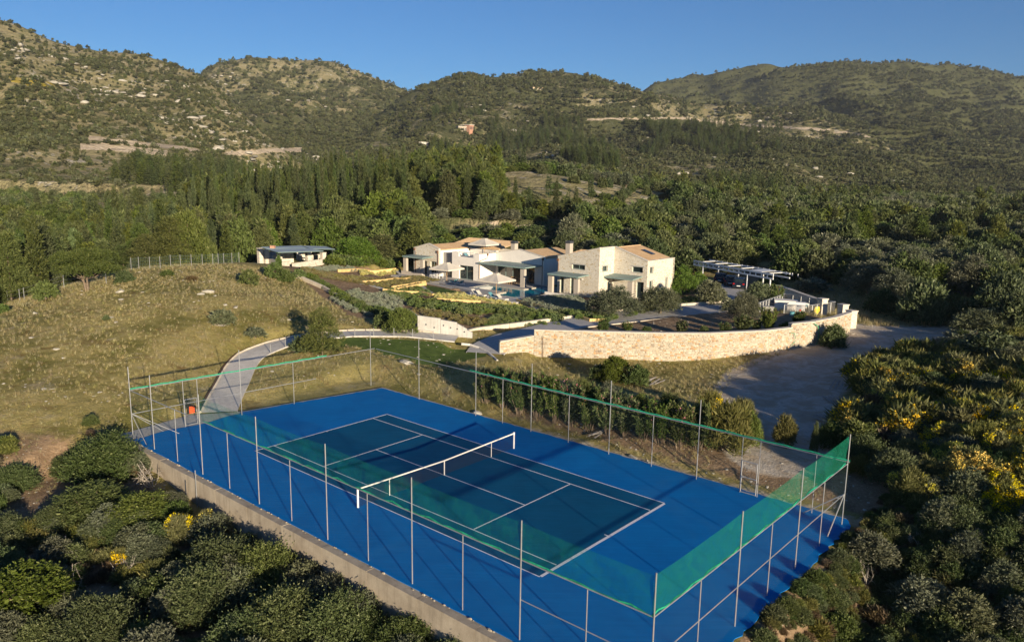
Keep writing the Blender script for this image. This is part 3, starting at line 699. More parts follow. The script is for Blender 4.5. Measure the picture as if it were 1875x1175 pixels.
    if kind == 'oleander':
        n = 26; P = []; N = []; mb = MB()
        for i in range(n):
            a = rng.random()*6.28; r = rng.random()*.25; tip = np.array([math.cos(a)*(r+Wd*.40*rng.random()), math.sin(a)*(r+Wd*.40*rng.random()), H*(.55+.45*rng.random())])
            b = np.array([math.cos(a)*r, math.sin(a)*r, -.1]); mb.tube([tuple(b), tuple((b+tip)/2+rng.normal(0, .05, 3)), tuple(tip)], .018, 4, .008)
            for k in range(26): s = .28+.72*rng.random(); P.append(b+(tip-b)*s+rng.normal(0, .05, 3)); N.append(_nrm(tip-b))
        P = np.array(P); N = np.array(N); c = sprays(P, N, .2, int(8*q)+1, .17*g, .045*g, rng, .5, .5, .9)
        fl = P[P[:, 2] > H*.62]; fl = fl[::(5 if var else 9)]; v, f, t = sprays(fl, np.tile([0, 0, 1.], (len(fl), 1)), .1, 4, .075*g**.5, .06*g**.5, rng, 1, .5, 1.)
        return proto('oleander_bush', c, 'lentisk' if var != 1 else 'oak', mb, [('flowers', v, f, 'pink', t)], 'foliage', 'stem')
    if kind == 'dead':
        mb = MB()
        for i in range(9):
            a = rng.random()*6.28; tip = Vector((math.cos(a)*Wd*.4, math.sin(a)*Wd*.4, H*(.5+.5*rng.random()))); b = Vector((0, 0, -.1)); m = (b+tip)/2+Vector(rng.normal(0, .12, 3))
            mb.tube([b, m, tip], .028, 4, .010)
            for k in range(6):
                s = m+(tip-m)*(k/6); e = s+Vector(rng.normal(0, .28, 3))+Vector((0, 0, .12)); mb.tube([s, (s+e)/2+Vector(rng.normal(0, .05, 3)), e], .012, 3, .006)
        root = empty('dead_bush', (0, 0, 0)); build(mb, 'branches', 'deadwood', root)
        for o in [root]+list(root.children): COL.objects.unlink(o)
        return root
    if kind == 'scrub':
        L = lobes_blob(rng, Wd, H, 6, .05); c = crown(L, 46, 2, .9, 1.5, .85, rng, .3, .5); return proto('scrub_clump', c, 'scrub', None)
NV = {'olive': 3, 'lentisk': 4, 'broom': 3, 'flbroom': 3, 'dryscrub': 2, 'pine': 3, 'pinebush': 1, 'umbrella': 1, 'cypress': 2, 'oak': 3, 'oleander': 3, 'dead': 2, 'scrub': 3}
def get(kind, var, lod):
    k = (kind, var % NV[kind], lod)
    if k not in PROTO: PROTO[k] = mk(*k)
    return PROTO[k]
def plant(kind, x, y, h, w, label, cat, group=None, lod=None, z=None, rz=None, var=None, name=None):
    H, Wd = NOM[kind]
    if z is None: z = zt1(x, y)
    px = h*FPX/1.83/max(y, 5)                                     # height in pixels of the 1024 frame
    if lod is None: lod = 0 if y < 62 else (1 if px > 20 else 2)
    if kind in ('olive', 'oak') and y < 135 and px > 25 and lod == 1: lod = 0
    if kind in ('pine', 'umbrella', 'pinebush') and y < 135 and lod == 1: lod = 0
    r = copy_tree(get(kind, int(RNG.integers(0, 9)) if var is None else var, lod), (x, y, z-.05), RNG.random()*6.28 if rz is None else rz, (w/Wd, w/Wd, h/H), label, group)
    r['category'] = cat
    if name: r.name = name
    return r
def plant_px(kind, px, base, top, wpx, label, cat, group=None, dy=0, **k):
    x, y, z = hit(px, base); s = y*math.cos(PIT)/FPX
    x, y = x*(1+dy/max(y, 1)), y+dy
    h = aty(px, top, y)[2]-zt1(x, y); q = {'lentisk': (.80, .90), 'oak': (.84, .92), 'olive': (.94, .98), 'broom': (.82, .86), 'flbroom': (.82, .86), 'dryscrub': (.82, .9)}.get(kind, (1, 1)); return plant(kind, x, y, max(h*q[0], .4), wpx*s*1.02*q[1], label, cat, group, **k)

# ------------------------------------------------------------------ scatter for what nobody could count
def scatter(name, protos, P, rz, scl, idx, label, mat=None):
    me = bpy.data.meshes.new(name); me.vertices.add(len(P)); me.vertices.foreach_set('co', np.asarray(P, 'f').ravel())
    for nm, ty_, d in (('rz', 'FLOAT', rz), ('scl', 'FLOAT_VECTOR', scl), ('idx', 'INT', idx)):
        a = me.attributes.new(nm, ty_, 'POINT'); a.data.foreach_set('vector' if ty_ == 'FLOAT_VECTOR' else 'value', np.asarray(d, 'i' if ty_ == 'INT' else 'f').ravel())
    o = bpy.data.objects.new(name, me); COL.objects.link(o)
    col = bpy.data.collections.new(name+'_kinds')
    for i, p in enumerate(protos):
        q = bpy.data.objects.new('%s_kind_%02d' % (name, i), p.data); col.objects.link(q)
    g = bpy.data.node_groups.new(name, 'GeometryNodeTree'); g.interface.new_socket('Geometry', in_out='INPUT', socket_type='NodeSocketGeometry'); g.interface.new_socket('Geometry', in_out='OUTPUT', socket_type='NodeSocketGeometry')
    N = g.nodes.new; Lk = g.links.new; gi = N('NodeGroupInput'); go = N('NodeGroupOutput'); ip = N('GeometryNodeInstanceOnPoints'); ci = N('GeometryNodeCollectionInfo')
    ci.inputs['Collection'].default_value = col; ci.inputs['Separate Children'].default_value = True; ci.inputs['Reset Children'].default_value = True
    def na(n, t): a = N('GeometryNodeInputNamedAttribute'); a.data_type = t; a.inputs['Name'].default_value = n; return a.outputs[0]
    cx = N('ShaderNodeCombineXYZ'); Lk(na('rz', 'FLOAT'), cx.inputs[2]); er = N('FunctionNodeEulerToRotation'); Lk(cx.outputs[0], er.inputs[0])
    Lk(gi.outputs[0], ip.inputs['Points']); Lk(ci.outputs[0], ip.inputs['Instance']); ip.inputs['Pick Instance'].default_value = True
    Lk(na('idx', 'INT'), ip.inputs['Instance Index']); Lk(er.outputs[0], ip.inputs['Rotation']); Lk(na('scl', 'FLOAT_VECTOR'), ip.inputs['Scale']); Lk(ip.outputs[0], go.inputs[0])
    o.modifiers.new('scatter', 'NODES').node_group = g
    return prop(o, label, kind='stuff')
def stuff_proto(name, v, f, t, mat):
    o = mesh_obj(name, v, f, mat, tone=t, ground=False); COL.objects.unlink(o); return o
def crown_of(root): return [c for c in root.children if c.name.startswith(('crown', 'foliage'))][0]

# ------------------------------------------------------------------ trees and scrub from 90 m to 450 m
def ok_mid(x, y, px, py):
    u, v = uv(x, y)
    bad = (u > -71)&(u < -22)&(v > 44)&(v < 80) | (u > -93)&(u < -70)&(v > 28)&(v < 62)
    bad |= inpoly(x, y, GARDEN)
    bad |= (y < 112)&(x > -62)&(x < 47)
    bad |= inpoly(x, y, [(-46,90),(-75,72),(-75,60),(-30,60),(-30,108),(-44,120),(-62,104)])
    bad |= (x > 18)&(x < 44)&(y > 94)&(y < 131)
    bad |= (np.abs(px-1900) < 0)
    d, _ = dpoly(x, y, [(40,84,0),(46,82,0),(62,80,0),(90,74,0)]); bad |= d < 5.5
    return ~bad
sp = 4.3; cxs, cys = np.meshgrid(np.arange(-330, 330, sp), np.arange(84, 452, sp), indexing='xy')
cx_ = (cxs+RNG.uniform(-1.7, 1.7, cxs.shape)).ravel(); cyy = (cys+RNG.uniform(-1.7, 1.7, cys.shape)).ravel()
m = (np.abs(cx_/cyy) < .76); cx_ = cx_[m]; cyy = cyy[m]; czz = zt(cx_, cyy); ppx, ppy = proj(cx_, cyy, czz)
m = ok_mid(cx_, cyy, ppx, ppy); cx_, cyy, czz, ppx, ppy = [a[m] for a in (cx_, cyy, czz, ppx, ppy)]
trees = []
nz1 = vn(cx_/19, cyy/19); nz2 = vn(cx_/33+50, cyy/33+9)
for i in range(len(cx_)):
    x, y, z, px, py = cx_[i], cyy[i], czz[i], ppx[i], ppy[i]; r = random.random(); n1 = nz1[i]; n2 = nz2[i]; k = None; h = 5; w = 5
    on_cut = 755 < px < 1030 and 402 < py < 427
    if on_cut: continue
    if px < 335+max(0, 60-(y-205)) and y > 205+18*n1:
        if y > 330 or n1 < .40+.25*r: continue
        k = 'lentisk' if r < .62 else ('cypress' if n2 > .55 else 'oak'); h = 2.2+2*random.random(); w = 3+2.5*random.random()
        if k == 'cypress': h = 6+4*random.random(); w = 1.5
    elif px < 760 and y < 285:
        if y > 262 and r > .7: continue
        if 335 < px+ (y-200)*.1 < 745 and 168 < y < 262:
            k = 'cypress' if r < .90 else 'pine'; h = 6.5+8*random.random()**.8; w = 1.3+.9*random.random()
            if k == 'cypress' and n1 < .22 and r < .6: continue
        elif 60 < px < 335 and 118 < y < 235 and n1 > .48: k = 'cypress' if r < .7 else 'pine'; h = 9+4*random.random(); w = 2+random.random()
        elif px > 560 and y < 172: k = 'oak' if r < .5 else 'pine'; h = 6+3.5*random.random(); w = 5.5+2*random.random()
        else: k = 'pine' if r < .62 else ('oak' if r < .72 else 'cypress'); h = (5.5+5*random.random()) if y < 170 else (6+4*random.random()); w = 4.6+2*random.random()
        if k == 'pine' and w < 4: w = 5.0; h *= .72
        if k == 'cypress' and w > 4: w = 2.4
    elif 760 <= px < 1240 and y < 178:
        k = 'oak' if r < .62 else ('lentisk' if r < .8 else 'olive'); h = 3+2.4*random.random(); w = 4.5+2*random.random()
        if y > 138 and px < 1030: h *= .42; w *= .7
        elif px > 1030: h *= 1.1
    elif 740 <= px < 905 and y < 300:
        k = 'pine' if r < .8 else 'cypress'; h = 7.5+4.5*random.random(); w = 5+2*random.random()
        if k == 'cypress': w = 2.2
    elif 905 <= px < 1225 and 178 <= y < 305:
        if y < 205 and px < 1100: k = 'pine' if r < .6 else 'cypress'; h = (3.4+2*random.random()) if k == 'pine' else (4+5*random.random()**2); w = 3.4 if k == 'pine' else 1.5
        elif y < 200: k = 'oak' if r < .5 else 'pine'; h = 4+2.5*random.random(); w = 4.5
        elif r < .13: k = 'lentisk'; h = 1.6+random.random()*1.6; w = 2.5+2*random.random()
        elif r < .16 and n1 > .5: k = 'cypress'; h = 8+3*random.random(); w = 1.9
        elif r < .17 and px < 960: k = 'pine'; h = 5; w = 4
    elif px >= 1225 or y >= 285:
        strip_ = abs(py-(396+(px-1500)*.012)) < 6 and 1380 < px < 1740
        strip2 = abs(py-405-(px-1240)*.01) < 9 and 1235 < px < 1400
        dry = strip_ or strip2 or (y < 140 and 1540 < px < 1760 and py > 528)
        if dry and r > .12: continue
        if float(vn(np.array(x/26.+3), np.array(y/14.))) > .63 and r > .2: continue
        if y < 150 and 1230 < px < 1560 and py > 455 and r > .55: continue
        if y < 135 and py > 505 and px < 1560 and r > .35: continue
        if px < 700 and y > 285 and n1 < .42+.2*r: continue
        if px < 700 and y > 285: k = 'scrub' if r < .5 else ('cypress' if r < .66 and n1 > .45 else 'lentisk'); h = 2.5+3*random.random(); w = 4+3*random.random()
        elif n2 > .52: k = 'olive' if r < .72 else 'lentisk'; h = 3.4+2*random.random(); w = 4.8+2*random.random()
        else: k = 'lentisk' if r < .5 else ('oak' if r < .82 else ('pine' if r < .93 else 'cypress')); h = 3.2+2.6*random.random(); w = 4.8+2.4*random.random()
        if k == 'cypress': h = 7+4*random.random(); w = 1.9
        if k == 'pine': h = 6+3*random.random(); w = 4.5+random.random()
        if k == 'scrub': k = 'lentisk'
    if k is None: continue
    trees.append([k, x, y, z, h, w, px, py])
LAB = {'pine': ('green pine in the wood beyond the meadow and the house', 'pine tree', 'pines of the wood'),
       'cypress': ('slender dark cypress standing in the wooded slope', 'cypress', 'cypresses on the wooded slope'),
       'oak': ('bright green broadleaf tree in the scrub belt behind the house', 'tree', 'broadleaf trees behind the house'),
       'olive': ('grey green olive tree on the slope right of the house', 'olive tree', 'olive trees on the slope'),
       'lentisk': ('dark green evergreen shrub growing on the far slope', 'shrub', 'evergreen shrubs on the slope')}
for k in LAB:
    L_ = sorted([t for t in trees if t[0] == k and abs(t[1]/t[2]) < .72], key=lambda t: -t[4]*max(t[5], 1)/t[2]/t[2])
    top, rest = L_[:280], L_[280:]
    for t in top: plant(k, t[1], t[2], t[4], t[5], LAB[k][0], LAB[k][1], LAB[k][2], z=t[3])
    rest += [t for t in trees if t[0] == k and abs(t[1]/t[2]) >= .72]
    if rest:
        H, Wd = NOM[k]; ps = [crown_of(get(k, v_, 2)) for v_ in range(NV[k])]
        scatter('distant_'+{'pine': 'pine_wood', 'cypress': 'cypress_stand', 'oak': 'broadleaf_scrub', 'olive': 'olive_groves', 'lentisk': 'evergreen_scrub'}[k], ps, [(t[1], t[2], t[3]-.2) for t in rest], [random.random()*6.28 for t in rest],
                [(t[5]/Wd, t[5]/Wd, t[4]/H) for t in rest], [random.randrange(len(ps)) for t in rest], 'distant '+LAB[k][1]+' growth running up the slope')
# hills beyond: one scrub mass per kind
n = 210000
yy = np.exp(RNG.uniform(math.log(235), math.log(2300), n)*.55+.45*np.log(RNG.uniform(235, 2300, n))); xx = yy*RNG.uniform(-.74, .74, n)
cv, wh, ct, zz_, ye_ = covfar(xx, yy); cf = cv+fbm(xx, yy, 34, 4, 4)*.75
keep = ((cf > RNG.uniform(.40, .80, n)) | (RNG.random(n) < np.where((wh >= 0) & (wh < 3), .30, .12))) & (ct < .3) & ((yy > 335) | ((xx/yy < -.24) & (yy > 235+40*(xx/yy > -.40))))
keep &= RNG.random(n) < np.where(yy < 700, .75, .6)
xx, yy, zz_ = xx[keep], yy[keep], zz_[keep]
_, zz2 = None, None
pxx, pyy = proj(xx, yy, zz_)
cyp = ((vn(xx/60, yy/60) > .66) & (pyy > 205) & (pxx > 780) & (pxx < 1420)) | (((pxx-320)/190)**2+((pyy-350)/38)**2 < .4)
sc_ = (.30+.55*RNG.random(len(xx))**1.8)*np.clip(yy/900, .8, 1.7)
cyp &= RNG.random(len(xx)) < .45; i2 = np.where(cyp)[0][:5000]; i1 = np.where(~cyp)[0]
ps = [crown_of(get('scrub', v_, 2)) for v_ in range(3)]
scatter('hillside_scrub', ps, np.c_[xx[i1], yy[i1], zz_[i1]-.5], RNG.random(len(i1))*6.28, np.stack([sc_[i1]*(.8+.5*RNG.random(len(i1))), sc_[i1]*(.8+.5*RNG.random(len(i1))), sc_[i1]], 1), RNG.integers(0, 3, len(i1)), 'dark green maquis scrub covering the far hills')
ps = [crown_of(get('cypress', v_, 2)) for v_ in range(2)]
kr = RNG.random(len(xx)) < 0
g_ = np.random.default_rng(5); n_ = 16000; ry = g_.uniform(380, 1750, n_); rx = ry*g_.uniform(-.72, .5, n_); _c, w_, _d, rz_, _e = covfar(rx, ry); rk = (fbm(rx*.6+ry*.5, ry*.9-rx*.3, 70, 4, 61) > .24) & np.isin(w_, (0, 1, 2, 3)) & (g_.random(n_) < np.where(w_ == 3, .25, 1.))
ROCKP = (rx[rk], ry[rk], rz_[rk])
scatter('hillside_cypresses', ps, np.c_[xx[i2], yy[i2], zz_[i2]-.5], RNG.random(len(i2))*6.28, np.stack([1.5+.6*RNG.random(len(i2))]*2+[.55+.6*RNG.random(len(i2))], 1), RNG.integers(0, 2, len(i2)), 'dark cypress stands on the far middle hill')

# ------------------------------------------------------------------ tennis court
def ribbon(name, mat, cl, hw, dz=.05, step=.5, thick=.12, kind='structure', wf=None):
    """paved strip following the ground along a centre line (x, y, z)"""
    pts = []
    for a, b in zip(cl[:-1], cl[1:]):
        L = math.hypot(b[0]-a[0], b[1]-a[1]); n = max(1, int(L/step))
        for i in range(n): t = i/n; pts.append([a[k]+(b[k]-a[k])*t for k in range(3)])
    pts.append(list(cl[-1])); P = np.array(pts)
    for _ in range(6): P[1:-1] = (P[:-2]+2*P[1:-1]+P[2:])/4
    T = np.gradient(P[:, :2], axis=0); T /= np.linalg.norm(T, axis=1)[:, None]; Nn = np.c_[-T[:, 1], T[:, 0]]
    mb = MB(); n = len(P); w = np.array([hw if wf is None else wf(i/(n-1)) for i in range(n)])
    for i in range(n):
        for s in (-1, 1):
            x, y = P[i, :2]+Nn[i]*w[i]*s
            mb.v += [(x, y, P[i, 2]+dz), (x, y, P[i, 2]+dz-thick)]
    for i in range(n-1):
        a = i*4; b = a+4
        mb.f += [(a, a+2, b+2, b)[::-1], (a+1, a, b, b+1)[::-1], (a+2, a+3, b+3, b+2)[::-1]]
    o = build(mb, name, mat); prop(o, kind=kind); return P, Nn, w
pad = []
rr = random.Random(4)
def edge(u0, v0, u1, v1, n, j):
    return [(u0+(u1-u0)*i/n+(rr.uniform(-j, j) if i else 0), v0+(v1-v0)*i/n+(rr.uniform(-j, j) if i else 0)) for i in range(n)]
padp = edge(-20.9,-9.95,20.6,-9.95,60,.02)+edge(20.6,-9.95,20.5,9.7,50,.10)+edge(20.5,9.7,20.1,10.35,3,.05)+edge(20.1,10.35,-17.8,9.95,90,.07)+edge(-17.8,9.95,-20.1,-1.6,30,.12)+edge(-20.1,-1.6,-21.6,-4.4,6,.05)+edge(-21.6,-4.4,-20.9,-9.95,10,.05)
build(MB().prism(CF, [(-21.5,-9.98),(20.3,-9.98),(20.25,10.2),(20.0,10.5),(-18.1,10.2),(-20.3,-1.4),(-22.1,-4.4)], -.30, -.03), 'court_slab', 'concgrey')
prop(bpy.data.objects['court_slab'], kind='structure')
padb = [(max(a, -19.7-.5*math.sin(i*.7)*.4), b) if b < -2 and a < -19.6 else (a, b) for i, (a, b) in enumerate(padp)]
court = prop(build(MB().prism(CF, padb, -.03, 0.), 'tennis_court', 'courtblue'), kind='structure')
HL, HW_, HS, SV = 11.885, 5.485, 4.115, 6.40
build(MB().box(CF, -HL, HL, -HW_, HW_, .001, .005), 'playing_area', 'courtdark', court)
def cline(a0, a1, b0, b1, z=.009): build(MB().box(CF, a0, a1, b0, b1, .005, z), 'court_line', 'line', court)
lw = .06
for s in (-1, 1):
    cline(-HL, HL, s*HW_-lw/2, s*HW_+lw/2); cline(-HL+lw, HL-.12, s*HS-lw/2, s*HS+lw/2)
    cline(s*SV-lw/2, s*SV+lw/2, -HS+lw, HS-lw)
cline(-HL, -HL+lw*1.2, -HW_+lw, HW_-lw); cline(HL-.06, HL+.09, -HW_+lw, HW_-lw)
cline(-SV+lw/2, SV-lw/2, -lw/2, lw/2)
cline(-HL+lw*1.2, -HL+.2, -lw/2, lw/2); cline(HL-.26, HL-.06, -lw/2, lw/2)
# net
net = empty('tennis_net', CF(0, 0, 0), YAW, label='tennis net with white top tape across the middle of the blue court', category='tennis net')
for s in (-1, 1):
    build(MB().tube([CF(0, s*6.4, 0), CF(0, s*6.4, 1.12)], .055, 8), 'post', 'whitepaint', net)
    build(MB().tube([CF(0, s*4.2, .01), CF(0, s*4.2, 1.02)], .022, 6), 'singles_stick', 'whitepaint', net)
def nh(v): return .915+(1.07-.915)*min(1, abs(v)/6.4)
mb = MB()
for i in range(24):
    v0 = -6.32+i*12.64/24; v1 = v0+12.64/24
    mb.hexa([CF(-.03, v0, nh(v0)-.06), CF(.03, v0, nh(v0)-.06), CF(.03, v1, nh(v1)-.06), CF(-.03, v1, nh(v1)-.06), CF(-.03, v0, nh(v0)+.01), CF(.03, v0, nh(v0)+.01), CF(.03, v1, nh(v1)+.01), CF(-.03, v1, nh(v1)+.01)])
build(mb, 'top_tape', 'tape', net)
build(MB().tube([CF(.04, 0, .02), CF(.09, -.05, .45), CF(.04, 0, .9)], .035, 6), 'centre_strap', 'tape', net)
mb = MB(); W2 = .004
v = -6.3
while v < 6.3: mb.add([CF(0, v-W2, .03), CF(0, v+W2, .03), CF(0, v+W2, nh(v)-.05), CF(0, v-W2, nh(v)-.05)], [(0,1,2,3)]); v += .07
for k in range(14):
    z = .04+k*.063
    for i in range(12):
        v0 = -6.3+i*1.05; v1 = v0+1.05; a = nh(v0)/1.07; b = nh(v1)/1.07
        mb.add([CF(0, v0, z*a-W2), CF(0, v1, z*b-W2), CF(0, v1, z*b+W2), CF(0, v0, z*a+W2)], [(0,1,2,3)])
build(mb, 'net_mesh', 'black', net)
# ------------------------------------------------------------------ fences round the court
def fence(name, a, b, posts, label, mid=None, netspan=None, netmat='greennet', skip=None, alpha=None, net_hi=4.82, roll=None):
    """a, b: ends (u, v); posts: list of (s along, tall?)"""
    L = math.hypot(b[0]-a[0], b[1]-a[1]); d = ((b[0]-a[0])/L, (b[1]-a[1])/L); nn = (-d[1], d[0])
    def F(s, t, z): return CF(a[0]+d[0]*s+nn[0]*t, a[1]+d[1]*s+nn[1]*t, z)
    root = empty(name, CF(a[0], a[1], 0), YAW, label=label, category='fence')
    for s, tall in posts:
        z0 = min(-.02, 0); build(MB().tube([F(s, 0, z0), F(s, 0, 4.93 if tall else 3.30)], .029 if tall else .023, 7), 'post', 'galv', root)
    segs = skip or [(0, L)]
    build(MB().tube([F(0, .02, 3.32), F(L, .02, 3.32)], .026, 6), 'top_rail', 'galv', root)
    for m in (mid or []): build(MB().tube([F(m[0], .02, 1.68), F(m[1], .02, 1.68)], .024, 6), 'middle_rail', 'galv', root)
    mb = MB(); s = -3.2; w = .0008; P_ = .085
    while s < L:
        for sg in (1, -1):
            s0, z0, s1, z1 = (s, .05, s+3.2, 3.25) if sg == 1 else (s, 3.25, s+3.2, .05)
            if s0 < 0: t = -s0/3.2; z0 = z0+(z1-z0)*t; s0 = 0
            if s1 > L: t = (L-s0)/(s1-s0); z1 = z0+(z1-z0)*t; s1 = L
            if s1 > s0: mb.add([F(s0, -.02, z0-w), F(s1, -.02, z1-w), F(s1, -.02, z1+w), F(s0, -.02, z0+w)], [(0,1,2,3)])
        s += P_
    build(mb, 'wire_mesh', 'wire', root)
    if netspan:
        v = []; f = []; n = int((netspan[1]-netspan[0])/.35); m = 5
        ps = [p for p, tl in posts if tl]
        for i in range(n+1):
            s = netspan[0]+(netspan[1]-netspan[0])*i/n
            dd = min(abs(s-p) for p in ps) if ps else 0; sag = .05*min(1, dd/1.5)
            for j in range(m+1):
                z = 3.26+(net_hi-sag-3.26)*j/m; v.append(F(s, .05+.05*math.sin(s*2.3+j)*(0 < j < m), z))
        for i in range(n):
            for j in range(m): q = i*(m+1)+j; f.append((q, q+m+1, q+m+2, q+1))
        mesh_obj('wind_net', v, f, netmat, root)
        q = MB(); s = netspan[0]; pts = []
        while s < netspan[1]: pts.append(F(s, .07+.03*math.sin(s*5), 3.34+.04*math.sin(s*3.1)+rr.uniform(-.03, .03))); s += .4
        q.tube(pts, .038, 5); build(q, 'gathered_net_hem', 'greenroll', root)
    if roll:
        pts = []; s = roll[0]
        while s < roll[1]: pts.append(F(s, .02, 3.40+.02*math.sin(s*4))); s += .5
        pts.append(F(roll[1], .02, 3.4)); build(MB().tube(pts, .042, 5), 'rolled_net', 'greenroll', root)
    return root, F
nearp = [(0, 1), (3.17, 1), (6.35, 0), (9.5, 1), (12.6, 0), (15.7, 1), (18.8, 0), (21.9, 1), (25.05, 0), (28.1, 1), (31.2, 0), (34.3, 1), (37.4, 0)]
rootn, Fn = fence('court_fence', (-19.95, -9.75), (20.15, -9.75), nearp, 'long court fence standing on the concrete wall, with thin green net band', mid=[(34.3, 40.1)], netspan=(9.5, 40.0), netmat='greennetthin')
rightp = [(0, 1), (3.3, 0), (6.55, 1), (9.7, 0), (12.85, 1), (15.95, 0), (19.25, 1)]
rootr, Fr = fence('court_fence', (20.15, -9.75), (20.1, 9.6), rightp, 'short court fence at the right end of the blue court with vivid green net band', mid=[(0, 19.2)], netspan=(0, 19.2))
build(MB().tube([Fr(19.2, 0, 1.7), Fr(17.2, .03, .05)], .03, 6), 'corner_brace', 'galv', rootr)
build(MB().tube([Fr(19.2, 0, 1.7), Fr(19.2, 2.0, .05)], .03, 6), 'corner_brace', 'galv', rootr)
farp = [(20.1-15.3, 0), (20.1-14.25, 0), (20.1-11.5, 1), (20.1-8.4, 0), (20.1-5.2, 1), (20.1-1.9, 0), (20.1+1.4, 1), (20.1+4.1, 0), (20.1+6.8, 1), (20.1+13.1, 1), (20.1+19.2, 1), (1.7, 0)]
farp = [(s, t) for s, t in farp]
rootf, Ff = fence('court_fence', (20.1, 9.85), (-18.4, 9.85), farp, 'long court fence on the far side against the bank of oleanders', roll=(0, 27.5))
leftp = [(3.5, 0), (4.5, 0), (7.7, 1), (12.0, 0)]
rootl, Fl = fence('court_fence', (-19.95, -9.75), (-18.6, 9.85), leftp, 'left end court fence crossing the foot of the curved path', mid=[(0, 14)], roll=(0, 15))
for q in ((1.8, 0), ): build(MB().tube([Fn(0, 0, 1.7), Fn(2.0, .0, .03)], .026, 6), 'corner_brace', 'galv', rootn)
build(MB().tube([Fl(0, 0, 1.7), Fl(2.0, 0, .03)], .026, 6), 'corner_brace', 'galv', rootl)
build(MB().tube([Fl(0, 0, 1.72), Fl(2.6, -1.2, .03)], .02, 6), 'corner_brace', 'galv', rootl)
def gate(F, s0, s1, label, zt_=1.95):
    x0, y0, z0 = F(s0, 0, 0); g = empty('fence_gate', (x0, y0, 0), YAW, label=label, category='gate')
    e = .07; f_ = MB()
    for q in (((s0+e, .05), (s0+e, zt_)), ((s1-e, .05), (s1-e, zt_)), ((s0+e, .08), (s1-e, .08)), ((s0+e, zt_), (s1-e, zt_)), ((s0+e, 1.0), (s1-e, 1.0))):
        f_.tube([F(q[0][0], .06, q[0][1]), F(q[1][0], .06, q[1][1])], .028, 6)
    build(f_, 'gate_frame', 'galv', g)
    mb = MB(); k = 0
    while k*.09 < (s1-s0-2*e): s = s0+e+k*.09; mb.add([F(s-.002, .06, .1), F(s+.002, .06, .1), F(s+.002, .06, zt_), F(s-.002, .06, zt_)], [(0,1,2,3)]); k += 1
    for k in range(20): z = .1+k*.092; mb.add([F(s0+e, .06, z-.002), F(s1-e, .06, z-.002), F(s1-e, .06, z+.002), F(s0+e, .06, z+.002)], [(0,1,2,3)])
    build(mb, 'gate_mesh', 'galv', g); build(MB().box(F, s1-.2, s1-.08, .09, .13, .95, 1.08), 'latch', 'galv', g)
gate(Fl, 3.5, 4.5, 'steel mesh gate by the path with a red reel on it')
gate(Ff, 20.1-15.3, 20.1-14.25, 'steel mesh gate in the far fence near the right corner of the court')
# red reel hanging on the left gate
rl = empty('hose_reel', Fl(4.0, -.12, 1.1), YAW, label='orange red ribbed reel with black rims hanging on the left court gate', category='reel')
for k in range(4):
    z = 1.0+k*.13; build(MB().tube([Fl(3.80, -.12, z), Fl(4.20, -.12, z)], .062, 8), 'drum_rib', 'orange', rl)
for s in (3.76, 4.24): build(MB().tube([Fl(s-.03, -.12, .96), Fl(s-.03, -.12, 1.46)], .075, 8), 'rim', 'black', rl)
build(MB().box(Fl, 3.8, 4.2, -.14, -.10, 1.50, 1.56), 'hanger', 'black', rl)
# green backboard sheet lying behind the gate
# concrete wall under the near fence
cw_ = empty('retaining_wall', CF(-21.2, -10.2, -2.2), YAW, label='long tan concrete wall holding up the near side of the court', category='wall')
mb = MB(); s = -21.4; pj = 3.4
while s < 21.3:
    e = min(s+pj-.02, 21.4); mb = MB().prism(CF, [(s, -10.42), (e, -10.42), (e, -10.0), (s, -10.0)], -3.4, -.02+.008*math.sin(s)); build(mb, 'wall_panel', 'concrete', cw_); s += pj
build(MB().prism(CF, [(-21.45,-10.46),(-21.45,-9.1),(-22.5,-4.6),(-22.15,-4.5),(-21.12,-9.1),(-21.1,-10.05)], -1.2, -.035), 'end_wall', 'concrete', cw_)
mb = MB()
for i in range(110):
    u = rr.uniform(-21, 20.5); a = .01+rr.random()**2*.05; q = -10.04+rr.uniform(-.02, .05)
    mb.hexa([CF(u, q-a, -.02), CF(u+a*3, q-a, -.02), CF(u+a*3, q+a*.6, -.02), CF(u, q+a*.6, -.02), CF(u+a*.5, q-a*.5, a*.7), CF(u+a*2, q-a*.5, a*.9), CF(u+a*2, q+a*.3, a*.8), CF(u+a*.6, q+a*.3, a*.6)])
prop(build(mb, 'mortar_crumbs', 'concrete', ground=False), label='loose crumbs along the top of the concrete court wall', kind='stuff')
# ------------------------------------------------------------------ path, drive
PP, PN, PW = ribbon('footpath', 'pathmat', PATHC, 1.25, wf=lambda t: 1.35 if t < .35 else 1.45)
DP, DN, DW = ribbon('driveway', 'paving', DRIVE, 2.9, wf=lambda t: 1.9+1.1*min(1, t*5))
kb = empty('path_kerb', tuple(PP[0]), label='dark edged kerb following the outer side of the curved path', category='kerb')
pts = [tuple(np.r_[PP[i, :2]+PN[i]*(PW[i]+.06), PP[i, 2]+.10]) for i in range(0, len(PP)-3, 2)]
build(MB().tube(pts, .045, 5), 'kerb_edge', 'rust', kb)
pts = [tuple(np.r_[PP[i, :2]+PN[i]*(PW[i]-.12), PP[i, 2]+.10]) for i in range(0, len(PP)-3, 2)]
build(MB().tube(pts, .10, 4), 'kerb_stone', 'kerb', kb)
kp = [atz(px, py, z) for px, py, z in ((846,632,1.25), (862,633,1.15), (880,638,1.0), (895,646,.85), (907,657,.6), (913,668,.3))]
prop(build(MB().tube([(x, y, max(z, zt1(x, y))-.02) for x, y, z in kp], .13, 6), 'curved_kerb', 'pathmat'), 'curved concrete kerb where the drive drops beside the stone wall end', 'kerb')
